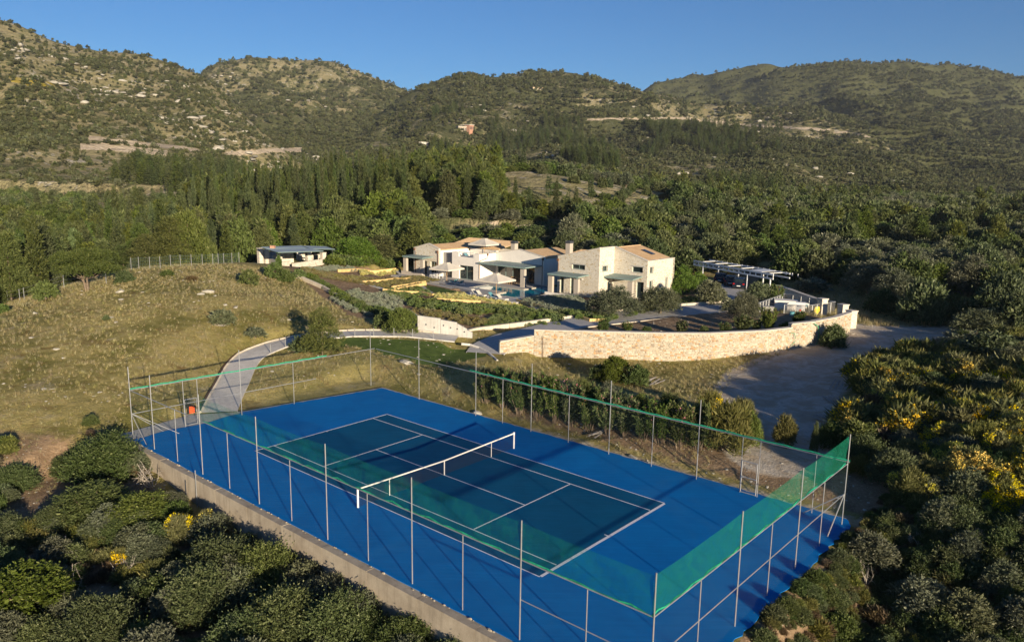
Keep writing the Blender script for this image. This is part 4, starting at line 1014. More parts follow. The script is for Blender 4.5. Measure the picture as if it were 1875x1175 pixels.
# posts with a cord along the path
rp = empty('path_railing', tuple(PP[30]), label='row of short grey posts with a cord along the path below the bank', category='railing')
cord = []
for i in range(26, len(PP)-4, 4):
    p = PP[i, :2]-PN[i]*(PW[i]-.05); z = PP[i, 2]; build(MB().tube([(p[0], p[1], z), (p[0], p[1], z+.85)], .04, 6), 'post', 'galv', rp); cord.append((p[0], p[1], z+.80))
build(MB().tube(cord, .012, 4), 'cord', 'black', rp)
# cream kerb blocks along the drive
KL = [(-5.2,80.4,1.30),(-3.9,81.9,1.42),(1.4,85.5,1.5),(8.3,90.4,1.62)]
KR = [(8.9,91.4,1.62),(18.2,96.7,1.78),(24.5,99.4,1.85),(29.3,101.5,1.88)]
KN = [(8.2,82.9,1.7),(16,87.3,1.8),(23.9,91.7,1.9),(28.5,94.6,1.95)]
def kerb(pl, label, w=.42, h=.30, blk=2.2):
    root = empty('drive_kerb', pl[0], label=label, category='kerb')
    for a, b in zip(pl[:-1], pl[1:]):
        a = np.array(a); b = np.array(b); L = np.linalg.norm((b-a)[:2]); n = max(1, round(L/blk)); d = (b-a)/L; nn = np.array([-d[1], d[0], 0])
        for i in range(n):
            p = a+(b-a)*i/n; q = a+(b-a)*(i+1)/n-d*.03
            h_ = np.array([0, 0, h]); z_ = np.array([0, 0, -.25])
            build(MB().hexa([tuple(p+z_-nn*w/2), tuple(q+z_-nn*w/2), tuple(q+z_+nn*w/2), tuple(p+z_+nn*w/2), tuple(p+h_-nn*w/2), tuple(q+h_-nn*w/2), tuple(q+h_+nn*w/2), tuple(p+h_+nn*w/2)]), 'kerb_block', 'kerb', root)
    return root
kerb(KL, 'cream kerb of the drive below the planted garden, left run'); kerb(KR, 'cream kerb of the drive in front of the two olive trees, right run'); kerb(KN, 'low stone kerb on the near side of the drive', .3, .14)
# grey concrete wall with drain holes behind the path
gw = empty('garden_retaining_wall', (-8.5, 79.3, 1.7), label='grey concrete retaining wall with drain holes behind the path', category='wall')
A_ = np.array(atz(765.5, 611, 1.85)); B_ = np.array(atz(866, 616, 1.5)); dd = (B_-A_); Lw = np.linalg.norm(dd[:2]); dn = dd/Lw; nn = np.array([-dn[1], dn[0], 0])
steps = [(0, .42, 1.62), (.42, .66, 1.32), (.66, .84, 1.0), (.84, 1.0, .6)]
tops = [1.62, 1.50, 1.22, .62, .30]; xs = [0, .42, .72, .9, 1.0]
for i in range(4):
    a = A_+dd*xs[i]; b = A_+dd*(xs[i+1]-.004); t0, t1 = tops[i]-(.12 if i else 0), tops[i+1]
    t0 = tops[i]-.12*(i > 0)
    build(MB().hexa([tuple(a-[0,0,.3]), tuple(b-[0,0,.3]), tuple(b+nn*.3-[0,0,.3]), tuple(a+nn*.3-[0,0,.3]), tuple(a+[0,0,t0]), tuple(b+[0,0,t1]), tuple(b+nn*.3+[0,0,t1]), tuple(a+nn*.3+[0,0,t0])]), 'wall_panel', 'concgrey', gw)
e = A_+nn*1.6-dn*.9
build(MB().hexa([tuple(A_-[0,0,.3]-dn*.02), tuple(A_+nn*.3-[0,0,.3]-dn*.02), tuple(e+nn*.2-[0,0,.3]), tuple(e-[0,0,.3]), tuple(A_+[0,0,1.60]-dn*.02), tuple(A_+nn*.3+[0,0,1.6]-dn*.02), tuple(e+nn*.2+[0,0,1.75]), tuple(e+[0,0,1.75])]), 'return_wall', 'concgrey', gw)
for k, zz in ((.15, .75), (.47, .8), (.60, .62), (.72, .55), (.3, .5), (.85, .3)):
    c = A_+dd*k; build(MB().tube([tuple(c-nn*.012+[0,0,zz]), tuple(c+nn*.05+[0,0,zz])], .09, 8), 'drain_hole', 'dark', gw)
# ------------------------------------------------------------------ the long stone wall
sw = empty('stone_wall', (14, 75, 0), label='long pale rubble stone wall with light coping holding the planted strip', category='wall')
TOPZ = [1.93, 2.36, 2.97, 2.97, 2.99, 3.04, 3.16, 3.62, 3.62, 3.60]; BOT = [-.35, -.3, -.3, -.3, -.2, .1, .3, .5, .7, .9]
stones = MB(); core = MB(); rs = random.Random(11)
secs = []
for i in range(len(WALL)-1):
    a, b = WALL[i], WALL[i+1]; L = math.hypot(b[0]-a[0], b[1]-a[1])
    if i == 0: z0, z1 = 1.93, 2.36
    elif i == 1: z0, z1 = 2.97, 2.97
    elif i == 6: z0 = z1 = 3.56
    elif i >= 7: z0, z1 = 3.60, 3.60
    else: z0, z1 = TOPZ[i], TOPZ[i+1]
    secs.append((a, b, L, z0, z1, BOT[i], BOT[i+1]))
for (a, b, L, z0, z1, b0, b1) in secs:
    d = ((b[0]-a[0])/L, (b[1]-a[1])/L); n_ = (-d[1], d[0])
    def F(s, t, z, a=a, d=d, n_=n_): return (a[0]+d[0]*s+n_[0]*t, a[1]+d[1]*s+n_[1]*t, z)
    core.hexa([F(0, .06, b0-.6), F(L, .06, b1-.6), F(L, .48, b1-.6), F(0, .48, b0-.6), F(0, .06, z0-.02), F(L, .06, z1-.02), F(L, .48, z1-.02), F(0, .48, z0-.02)])
    zb = min(b0, b1)-.3; z = zb
    while z < max(z0, z1)-.03:
        h = rs.uniform(.10, .22); s = -rs.random()*.2
        while s < L-.02:
            w = rs.uniform(.12, .38)*(1 if h > .14 else 1.2); s0 = max(s, 0.0); s1 = min(s+w, L); tp = z0+(z1-z0)*(s0+s1)/2/L-.02
            zz0 = z+rs.uniform(-.015, .02); zz1 = min(z+h+rs.uniform(-.02, .02), tp)
            if s1-s0 > .05 and zz1-zz0 > .04:
                g = .012; p = rs.uniform(.015, .06); c = .03; tone = rs.random(); j = lambda: rs.uniform(-.03, .03)
                stones.add([F(s0+g, .062, zz0+g), F(s1-g, .062, zz0+g), F(s1-g, .062, zz1-g), F(s0+g, .062, zz1-g),
                            F(s0+g+c+j(), .06-p, zz0+g+c), F(s1-g-c+j(), .06-p, zz0+g+c+j()), F(s1-g-c+j(), .06-p+j()*.5, zz1-g-c), F(s0+g+c+j(), .06-p, zz1-g-c+j())],
                           [(4,5,6,7), (0,1,5,4), (1,2,6,5), (2,3,7,6), (3,0,4,7)], tone)
            s += w
        z += h
    m = max(1, round(L/1.25))
    for k in range(m):
        s0, s1 = L*k/m+.006, L*(k+1)/m-.006; q0, q1 = z0+(z1-z0)*s0/L, z0+(z1-z0)*s1/L
        build(MB().hexa([F(s0, -.04, q0-.02), F(s1, -.04, q1-.02), F(s1, .54, q1-.02), F(s0, .54, q0-.02), F(s0, -.04, q0+.075), F(s1, -.04, q1+.075), F(s1, .54, q1+.08), F(s0, .54, q0+.08)]), 'coping_stone', 'coping', sw)
build(core, 'wall_core', 'walljoint', sw)
prop(build(stones, 'face_stones', 'stonegeo', sw), kind='stuff')
# end faces
a = WALL[0]; b = WALL[-1]
for (p, q, zt_, zb_) in ((WALL[0], WALL[1], 1.93, -.3), ):
    d = np.array([q[0]-p[0], q[1]-p[1]]); d /= np.linalg.norm(d); F = lambda s, t, z: (p[0]+d[0]*s-d[1]*t, p[1]+d[1]*s+d[0]*t, z)
    build(MB().box(F, -.05, -.002, -.02, .50, -.7, 1.90), 'end_facing', 'pavstone', sw)
for nm, (x, y), h, lb in (('a', (37.7, 84.6), 3.55, 'square stone gate pillar at the far end of the long wall'),):
    pass
def pillar(x, y, z0, h, w, rz, label):
    r = empty('gate_pillar', (x, y, z0), rz, label=label, category='pillar'); c, s = math.cos(rz), math.sin(rz)
    F = lambda a, b, z: (x+c*a-s*b, y+s*a+c*b, z)
    build(MB().box(F, -w/2, w/2, -w/2, w/2, z0-.6, z0+h), 'shaft', 'pavstone', r); build(MB().box(F, -w/2-.07, w/2+.07, -w/2-.07, w/2+.07, z0+h+.002, z0+h+.13), 'cap', 'coping', r)
for b_, t_, lb in (((1557, 572), (1557, 551), 'rightmost stone gate pillar with flat cap beside the dirt road'), ((1541, 562), (1541, 540), 'middle stone gate pillar joined to the railed enclosure'), ((1503, 556), (1503, 530.5), 'left stone gate pillar at the end of the rear boundary wall')):
    x, y, z = atz(b_[0], b_[1]+9, 1.55); h = aty(t_[0], t_[1], y)[2]-z; pillar(x, y, z, h, .85, .35, lb)
# rear boundary wall from the pillars back up the slope
rw = empty('rear_wall', tuple(atz(1500, 555, 1.7)), label='dark faced stone wall with pale coping running back from the gate pillars', category='wall')
tops = [(1421,508), (1440,513), (1470,523), (1500,532)]; ysr = [112, 107.5, 101.5, 96.5]
P3 = [np.array(aty(px, py, y)) for (px, py), y in zip(tops, ysr)]
for a, b in zip(P3[:-1], P3[1:]):
    d = (b-a)[:2]; L = np.hypot(*d); d = d/L; n_ = np.array([-d[1], d[0], 0])*.25; b = b-np.array([d[0], d[1], 0])*.004
    build(MB().hexa([tuple(a-n_-[0,0,2.6]), tuple(b-n_-[0,0,2.6]), tuple(b+n_-[0,0,2.6]), tuple(a+n_-[0,0,2.6]), tuple(a-n_), tuple(b-n_), tuple(b+n_), tuple(a+n_)]), 'wall_run', 'pavstone', rw)
    build(MB().hexa([tuple(a-n_*1.3+[0,0,.003]), tuple(b-n_*1.3+[0,0,.003]), tuple(b+n_*1.3+[0,0,.003]), tuple(a+n_*1.3+[0,0,.003]), tuple(a-n_*1.3+[0,0,.09]), tuple(b-n_*1.3+[0,0,.09]), tuple(b+n_*1.3+[0,0,.09]), tuple(a+n_*1.3+[0,0,.09])]), 'coping_run', 'coping', rw)
# hoses and a pipe hanging on the wall
def on_wall(px, py, off=.12):
    d = ray(px, py); best = None
    for (a, b, L, *_z) in secs:
        n_ = np.array([-(b[1]-a[1])/L, (b[0]-a[0])/L]); o = np.array(a)-n_*off; t = (o@n_)/(d[0]*n_[0]+d[1]*n_[1]); p = np.array([d[0]*t, d[1]*t]); s = (p-o)@np.array([(b[0]-a[0])/L, (b[1]-a[1])/L])
        if -.3 <= s <= L+.3: return (p[0], p[1], CH+d[2]*t)
    return best
for pts, lb, m_, r_ in (([(1448,594),(1455,594),(1457,602),(1456,610),(1450,617)], 'thin green hose hanging over the stone wall left of the step', 'greenhose', .03), ([(1491,576),(1498,580),(1500,592),(1499,603),(1496,613)], 'thick green hose hanging over the stone wall at the step', 'greenhose', .05), ([(995,615),(996,640),(996,662),(997,676)], 'thin reddish pipe standing against the left part of the stone wall', 'rust', .03)):
    P_ = [on_wall(*p) for p in pts]; P_ = [p for p in P_ if p]
    if len(P_) > 1: prop(build(MB().tube(P_, r_, 5), 'hose' if m_ != 'rust' else 'pipe', m_), label=lb, cat='hose' if m_ != 'rust' else 'pipe')

# ------------------------------------------------------------------ the house
D = 1.3
vil = empty('villa', CF(-48, 62, D), YAW, label='long low villa of white render and stone gables with terracotta roofs beside a pool', category='villa')
def mapF(axis, c, sgn=1):
    """wall plane: axis 'u' means the wall runs along u at v=c, its outside towards -v; 'v' means it runs along v at u=c, outside +u"""
    if axis == 'u': return lambda s, t, z: CF(s, c+t, z)
    return lambda s, t, z: CF(c-t, s, z)
def wall(axis, c, s0, s1, zb, top, openings, th, name, mat, coping=None):
    F = mapF(axis, c); tp = sorted(top); X = sorted({s0, s1}|{p[0] for p in tp if s0 < p[0] < s1}|{o[0] for o in openings}|{o[1] for o in openings})
    zf = lambda s: float(np.interp(s, [p[0] for p in tp], [p[1] for p in tp])); mb = MB()
    for a, b in zip(X[:-1], X[1:]):
        if b-a < 1e-6: continue
        ops = sorted([(o[2], o[3]) for o in openings if o[0] <= a+1e-6 and o[1] >= b-1e-6]); z = zb
        for q0, q1 in ops:
            if q0 > z+1e-6: mb.box(F, a, b, 0, th, z, q0)
            z = q1
        mb.hexa([F(a, 0, z), F(b, 0, z), F(b, th, z), F(a, th, z), F(a, 0, zf(a)), F(b, 0, zf(b)), F(b, th, zf(b)), F(a, th, zf(a))])
    build(mb, name, mat, vil)
    if coping:
        for p, q in zip(tp[:-1], tp[1:]):
            e = .003; build(MB().hexa([F(p[0], -.05, p[1]+e), F(q[0], -.05, q[1]+e), F(q[0], th+.03, q[1]+e), F(p[0], th+.03, p[1]+e), F(p[0], -.05, p[1]+.10), F(q[0], -.05, q[1]+.10), F(q[0], th+.03, q[1]+.10), F(p[0], th+.03, p[1]+.10)]), 'gable_coping', coping, vil)
    return F
def window(F, s0, s1, z0, z1, th, mullions=1, lintel=False, frame='sage', name='window', deep=.22):
    f = MB(); fw = .07; y0, y1 = deep, deep+.06
    e = .002
    f.box(F, s0+e, s1-e, y0, y1, z0+e, z0+fw); f.box(F, s0+e, s1-e, y0, y1, z1-fw, z1-e); f.box(F, s0+e, s0+fw, y0, y1, z0+fw, z1-fw); f.box(F, s1-fw, s1-e, y0, y1, z0+fw, z1-fw)
    for i in range(1, mullions+1):
        if mullions == 0: break
        c = s0+(s1-s0)*i/(mullions+1); f.box(F, c-fw/2, c+fw/2, y0, y1, z0+fw, z1-fw)
    w = build(f, name, frame, vil)
    n = mullions+1
    for i in range(n):
        a = s0+(s1-s0)*i/n+.05; b = s0+(s1-s0)*(i+1)/n-.05
        build(MB().box(F, a, b, y0+.02, y0+.035, z0+fw*.8, z1-fw*.8), 'pane', 'glass', w)
    if lintel:
        build(MB().box(F, s0-.25, s1+.25, -.03, .04, z1+.001, z1+.16), 'lintel', 'concgrey', w)
        build(MB().box(F, s0-.04, s1+.04, -.05, .05, z0-.07, z0-.001), 'sill', 'coping', w)
    return w
def slab_roof(poly, zf, th, name='roof', mat='tiles', courses=None):
    """sloping roof: plan polygon, height function; tile courses as raised strips"""
    r = build(MB().prism(CF, poly, lambda a, b: zf(a, b)-th, zf), name, mat, vil)
    if courses:
        (a0, a1, b0, b1, along) = courses; mb = MB(); n = int(((b1-b0) if along == 'u' else (a1-a0))/.30)
        for i in range(n):
            if along == 'v':
                a = a0+(a1-a0)*(i+.5)/n
                mb.hexa([CF(a-.09, b0, zf(a-.09, b0)+.001), CF(a+.05, b0, zf(a+.05, b0)+.001), CF(a+.05, b1, zf(a+.05, b1)+.001), CF(a-.09, b1, zf(a-.09, b1)+.001), CF(a-.09, b0, zf(a-.09, b0)+.05), CF(a+.05, b0, zf(a+.05, b0)+.055), CF(a+.05, b1, zf(a+.05, b1)+.055), CF(a-.09, b1, zf(a-.09, b1)+.05)])
            else:
                b = b0+(b1-b0)*(i+.5)/n
                mb.hexa([CF(a0, b-.09, zf(a0, b-.09)+.001), CF(a1, b-.09, zf(a1, b-.09)+.001), CF(a1, b+.05, zf(a1, b+.05)+.001), CF(a0, b+.05, zf(a0, b+.05)+.001), CF(a0, b-.09, zf(a0, b-.09)+.05), CF(a1, b-.09, zf(a1, b-.09)+.05), CF(a1, b+.05, zf(a1, b+.05)+.055), CF(a0, b+.05, zf(a0, b+.05)+.055)])
        prop(build(mb, 'tile_courses', mat, r), kind='stuff')
    return r
ZB = D-.5
# --- two storey stone wing
R0 = (-29.75, 8.22)
F1 = wall('u', 58.7, -37.1, -29.75, ZB, [(-37.1, 6.55), R0], [(-34.5, -32.2, 4.95, 5.62), (-34.75, -33.3, D, 3.7), (-36.6, -35.9, D, 3.6)], .45, 'stone_wall_front', 'housestone', 'coping')
window(F1, -34.5, -32.2, 4.95, 5.62, .45, 1, True); window(F1, -34.75, -33.3, D, 3.7, .45, 0, name='glass_door'); window(F1, -36.6, -35.9, D, 3.6, .45, 0, name='glass_door')
F2 = wall('v', -29.75, 59.15, 62.4, ZB, [(59.15, 8.2), (62.4, 8.2)], [(59.5, 60.85, 4.87, 5.65), (60.9, 61.7, D, 3.35)], .45, 'stone_wall_return', 'housestone', 'coping')
window(F2, 59.5, 60.85, 4.87, 5.65, .45, 1, True); window(F2, 60.9, 61.7, D, 3.35, .45, 0, name='glass_door')
F3 = wall('u', 62.4, -29.74, -24.2, ZB, [(-29.74, 8.2), (-24.2, 6.55)], [(-26.7, -24.95, 4.9, 5.68), (-25.9, -24.7, D, 3.6)], .45, 'stone_wall_right', 'housestone', 'coping')
window(F3, -26.7, -24.95, 4.9, 5.68, .45, 0, True); window(F3, -25.9, -24.7, D, 3.6, .45, 0, name='glass_door')
F4 = wall('v', -24.2, 62.85, 69.8, ZB, [(62.85, 6.55), (69.8, 6.55)], [(63.1, 64.0, 4.84, 5.7), (63.1, 64.0, D, 3.75), (67.5, 68.1, D, 3.9)], .45, 'stone_wall_side', 'housestone', 'coping')
window(F4, 63.1, 64.0, 4.84, 5.7, .45, 0, True); window(F4, 63.1, 64.0, D, 3.75, .45, 0, True, name='glass_door'); window(F4, 67.5, 68.1, D, 3.9, .45, 0, True, name='glass_door')
build(MB().prism(CF, [(-37.1,69.4),(-24.2,69.4),(-24.2,69.85),(-37.1,69.85)], ZB, lambda a, b: 8.22-abs(a+29.75)*(.227 if a < -29.75 else .30)), 'stone_wall_back', 'housestone', vil)
build(MB().box(CF, -37.1, -36.65, 59.16, 69.39, ZB, 6.45), 'stone_wall_left', 'housestone', vil)
zr = lambda a, b: 8.10-max(0, a+29.75)*.288-max(0, -29.75-a)*.222
slab_roof([(-29.74, 62.86), (-24.62, 62.86), (-24.62, 69.38), (-29.74, 69.38)], zr, .15, courses=(-29.5, -24.7, 62.9, 69.35, 'u'))
slab_roof([(-36.64, 59.17), (-29.76, 59.17), (-29.76, 69.38), (-36.64, 69.38)], zr, .15)
sk = build(MB().box(lambda a, b, z: CF(a, b, zr(a, b)+z), -27.9, -26.1, 66.6, 67.5, .07, .16), 'skylight', 'slate', vil)
for i in range(3): build(MB().box(lambda a, b, z: CF(a, b, zr(a, b)+z), -27.84+i*.6, -27.34+i*.6, 66.66, 67.44, .161, .17), 'pane', 'glass', sk)
build(MB().box(lambda a, b, z: CF(a, b, 8.2-(a+24.6)*0+z), -29.8, -29.7, 62.9, 69.3, -.10, .0), 'ridge', 'tiles', vil)
def pergola(a0, a1, b0, b1, zf, zb_, piers, name='pergola', pw=.75, pd=.45, base=D, ph=None):
    r = build(MB().prism(CF, [(a0, b0), (a1, b0), (a1, b1), (a0, b1)], lambda a, b: zf+(zb_-zf)*(b-b0)/(b1-b0)-.05, lambda a, b: zf+(zb_-zf)*(b-b0)/(b1-b0)), name, 'sage', vil)
    n = int((a1-a0)/.6)
    for i in range(n+1):
        a = a0+.05+(a1-a0-.1)*i/n; build(MB().prism(CF, [(a-.03, b0+.06), (a+.03, b0+.06), (a+.03, b1-.01), (a-.03, b1-.01)], lambda x, b: zf+(zb_-zf)*(b-b0)/(b1-b0)-.17, lambda x, b: zf+(zb_-zf)*(b-b0)/(b1-b0)-.052), 'rafter', 'sage', r)
    build(MB().box(CF, a0, a1, b0-.05, b0-.002, zf-.20, zf+.02), 'front_beam', 'sage', r)
    for (pa, pb, side) in piers:
        h = zf-.28 if ph is None else ph
        build(MB().box(CF, pa-pw/2, pa+pw/2, pb-pd/2, pb+pd/2, base-.7, h), 'pier', 'pierrender', r)
        build(MB().box(CF, pa-.05, pa+.05, pb-.05, pb+.05, h+.001, zf-.06), 'bracket', 'sage', r)
    return r
pergola(-36.9, -31.4, 56.1, 58.69, 4.30, 4.38, [(-36.5, 56.45, 0), (-31.9, 56.45, 0)], ph=3.9)
pergola(-29.74, -24.9, 59.9, 62.39, 4.22, 4.45, [(-25.4, 60.15, 0)], ph=3.85)
build(MB().box(CF, -37.2, -31.2, 55.9, 56.15, .3, 1.62), 'terrace_parapet', 'render', vil)
# --- main white house with the gable
gz = lambda a: 6.50-abs(a+48.1)*.170
FG = wall('u', 62.9, -53.2, -43.0, ZB, [(-53.2, gz(-53.2)), (-48.1, 6.50), (-43.0, gz(-43.0))], [(-52.7, -44.9, D, 3.95)], .35, 'white_gable_wall', 'render', 'coping')
build(MB().box(CF, -43.35, -43.0, 63.26, 72.0, ZB, 5.5), 'white_side_wall', 'render', vil)
build(MB().box(CF, -53.2, -43.0, 72.01, 72.35, ZB, 5.6), 'white_back_wall', 'render', vil)
zg2 = lambda a, b: 6.40-abs(a+48.1)*.168
slab_roof([(-48.1, 63.27), (-42.9, 63.27), (-42.9, 72.3), (-48.1, 72.3)], zg2, .14, courses=(-47.9, -43.0, 63.4, 72.2, 'u'))
slab_roof([(-53.2, 63.27), (-48.11, 63.27), (-48.11, 72.3), (-53.2, 72.3)], zg2, .14)
build(MB().box(CF, -42.99, -37.11, 66.5, 66.85, ZB, 5.35), 'linking_wall', 'render', vil)
slab_roof([(-42.85, 66.4), (-37.12, 66.4), (-37.12, 72.3), (-42.85, 72.3)], lambda a, b: 5.5+(b-66.4)*.15, .14, courses=(-42.8, -37.2, 66.5, 72.2, 'v'))
# glass front of the living room and what stands behind it
for i in range(5):
    a = -52.68+i*1.56
    if i in (0, 1, 4): window(FG, a, a+1.54, D, 3.94, .35, 0, name='sliding_door')
build(MB().box(CF, -52.8, -43.4, 66.6, 66.8, D, 4.2), 'inner_wall', 'interior', vil)
build(MB().box(CF, -50.6, -48.4, 66.2, 66.59, D, 2.9), 'fireplace', 'greyrender', vil)
build(MB().box(CF, -53.0, -43.4, 63.3, 66.5, D-.25, D+.01), 'inner_floor', 'decking', vil)
pergola(-53.2, -43.25, 58.7, 62.85, 4.36, 4.42, [(-43.9, 59.0, 0)], ph=4.05, pw=.8, pd=.5)
# --- white flat roofed block with balcony notch
FB = wall('u', 59.0, -59.4, -53.2, ZB, [(-59.4, 5.62), (-53.2, 5.62)], [(-57.75, -54.5, D, 3.55), (-57.85, -54.5, 4.95, 5.70)], .3, 'white_block_wall', 'render')
window(FB, -57.75, -54.5, D, 3.55, .3, 1, False, name='sliding_door')
build(MB().box(CF, -53.5, -53.2, 59.31, 62.89, ZB, 5.60), 'white_block_side', 'render', vil)
build(MB().box(CF, -59.4, -59.1, 59.31, 62.89, ZB, 5.60), 'white_block_side', 'render', vil)
build(MB().box(CF, -62.4, -53.25, 62.9, 71.9, ZB, 4.55), 'terrace_volume', 'render', vil)
build(MB().box(CF, -59.09, -53.51, 59.31, 62.89, 4.35, 4.55), 'roof_terrace', 'decking', vil)
build(MB().box(CF, -62.4, -53.3, 71.6, 71.9, 4.551, 5.35), 'terrace_parapet', 'render', vil)
bal = MB()
for z in (5.15, 5.4, 5.62): bal.tube([CF(-57.8, 59.1, z), CF(-54.55, 59.1, z)], .02, 5)
build(bal, 'balcony_rail', 'whitemetal', vil)
ral = MB()
for z in (5.75, 5.95): ral.tube([CF(-53.3, 59.2, z), CF(-53.3, 62.7, z), CF(-49.6, 63.2, z+.35)], .022, 5)
for b in (59.2, 60.3, 61.5, 62.7): ral.tube([CF(-53.3, b, 5.6), CF(-53.3, b, 5.96)], .02, 5)
build(ral, 'terrace_rail', 'dark', vil)
# recessed grey screen
FS = wall('u', 59.9, -62.3, -59.42, ZB, [(-62.3, 5.25), (-59.42, 5.25)], [(-61.9, -59.8, D, 3.6)], .25, 'grey_screen_wall', 'greyrender'); window(FS, -61.9, -59.8, D, 3.6, .25, 1, name='glass_door')
build(MB().box(CF, -62.3, -59.42, 60.16, 62.89, D, 5.15), 'screen_volume', 'greyrender', vil)
# --- left stone gable
FL = wall('u', 58.8, -68.6, -62.35, ZB, [(-68.6, 5.62), (-65.0, 6.55), (-62.35, 5.80)], [(-66.2, -65.3, D, 3.6), (-64.4, -62.9, D, 3.65)], .4, 'stone_gable_wall', 'housestone', 'coping')
window(FL, -66.2, -65.3, D, 3.6, .4, 0, name='glass_door'); window(FL, -64.4, -62.9, D, 3.65, .4, 1, name='glass_door')
build(MB().box(CF, -62.75, -62.41, 59.21, 66.0, ZB, 5.62), 'gable_side_wall', 'render', vil)
build(MB().box(CF, -68.6, -68.25, 59.21, 67.0, ZB, 5.5), 'gable_side_wall', 'housestone', vil)
zl = lambda a, b: 6.42-max(0, a+65.0)*.27-max(0, -65.0-a)*.25
slab_roof([(-65.0, 59.22), (-62.3, 59.22), (-62.3, 66.9), (-65.0, 66.9)], zl, .13, courses=(-64.9, -62.4, 59.3, 66.8, 'u')); slab_roof([(-68.3, 59.22), (-65.01, 59.22), (-65.01, 66.9), (-68.3, 66.9)], zl, .13)
build(MB().box(CF, -68.6, -53.3, 71.91, 72.3, ZB, 5.3), 'rear_wall', 'render', vil)
slab_roof([(-68.6, 66.95), (-56.2, 66.95), (-56.2, 72.3), (-68.6, 72.3)], lambda a, b: 5.72+(b-66.95)*.20, .14, courses=(-68.4, -56.3, 67.0, 72.2, 'v'))
build(MB().box(CF, -62.39, -56.2, 66.3, 66.93, 4.552, 5.56), 'upper_wall', 'render', vil)
pergola(-68.7, -63.6, 56.3, 58.79, 4.42, 4.50, [(-68.2, 56.6, 0), (-64.0, 56.6, 0)], ph=4.05)
build(MB().box(CF, -68.7, -63.5, 56.0, 56.28, .6, 1.9), 'terrace_parapet', 'pierrender', vil)
# chimneys
for (a, b, z0, z1) in ((-52.2, 66.4, 4.5, 7.05), (-42.05, 68.0, 5.3, 7.65)):
    c = build(MB().box(CF, a-.42, a+.42, b-.42, b+.42, z0, z1), 'chimney', 'pierrender', vil); build(MB().box(CF, a-.48, a+.48, b-.48, b+.48, z1+.002, z1+.35), 'chimney_cap', 'dark', c)
# downpipes
for pts in ([(-37.0, 58.6, 5.9), (-36.9, 58.6, 5.6), (-36.9, 58.6, 4.45)], [(-68.3, 58.72, 5.3), (-68.1, 58.72, 4.9), (-68.1, 58.72, 1.35)], [(-62.6, 58.72, 5.2), (-62.5, 58.72, 4.9), (-62.5, 58.72, 1.35)], [(-43.2, 62.82, 5.2), (-43.3, 62.82, 4.9), (-43.3, 62.82, 1.35)], [(-53.15, 60.9, 5.3), (-53.12, 60.8, 4.9), (-53.12, 59.2, 4.55), (-53.12, 58.96, 4.4), (-53.12, 58.96, 1.35)]):
    d = build(MB().tube([CF(*p) for p in pts], .05, 6), 'downpipe', 'rust', vil); a, b, z = pts[0]
    build(MB().prism(CF, [(a-.14, b-.12), (a+.14, b-.12), (a+.14, b+.10), (a-.14, b+.10)], z, z+.34), 'rain_hopper', 'rust', d)
for (F, s) in ((F1, -35.3), (F1, -32.6), (F4, 64.6), (FG, -44.2)):
    build(MB().box(F, s-.12, s+.12, -.14, -.001, 3.55, 3.68), 'wall_lamp', 'whitemetal', vil)
# --- deck and pool
dk = MB().prism(CF, DECK, D-.45, D, holes=[POOL]); prop(build(dk, 'pool_terrace', 'decking'), kind='structure')
pl = empty('swimming_pool', CF(-42, 54, .0), YAW, label='stepped turquoise swimming pool in front of the white gable', category='pool')
build(MB().prism(CF, [(a, b) for a, b in POOL], -.4, 1.18), 'water', 'water', pl)
cp = MB()
for i in range(len(POOL)):
    a, b = POOL[i], POOL[(i+1) % len(POOL)]; L = math.hypot(b[0]-a[0], b[1]-a[1]); n_ = ((b[1]-a[1])/L*.12, -(b[0]-a[0])/L*.12)
    build(MB().hexa([CF(a[0], a[1], 1.0), CF(b[0], b[1], 1.0), CF(b[0]+n_[0]*-1, b[1]+n_[1]*-1, 1.0), CF(a[0]+n_[0]*-1, a[1]+n_[1]*-1, 1.0), CF(a[0], a[1], 1.305+i*.0011), CF(b[0], b[1], 1.305+i*.0011), CF(b[0]-n_[0], b[1]-n_[1], 1.305+i*.0011), CF(a[0]-n_[0], a[1]-n_[1], 1.305+i*.0011)]), 'pool_coping', 'kerb', pl)
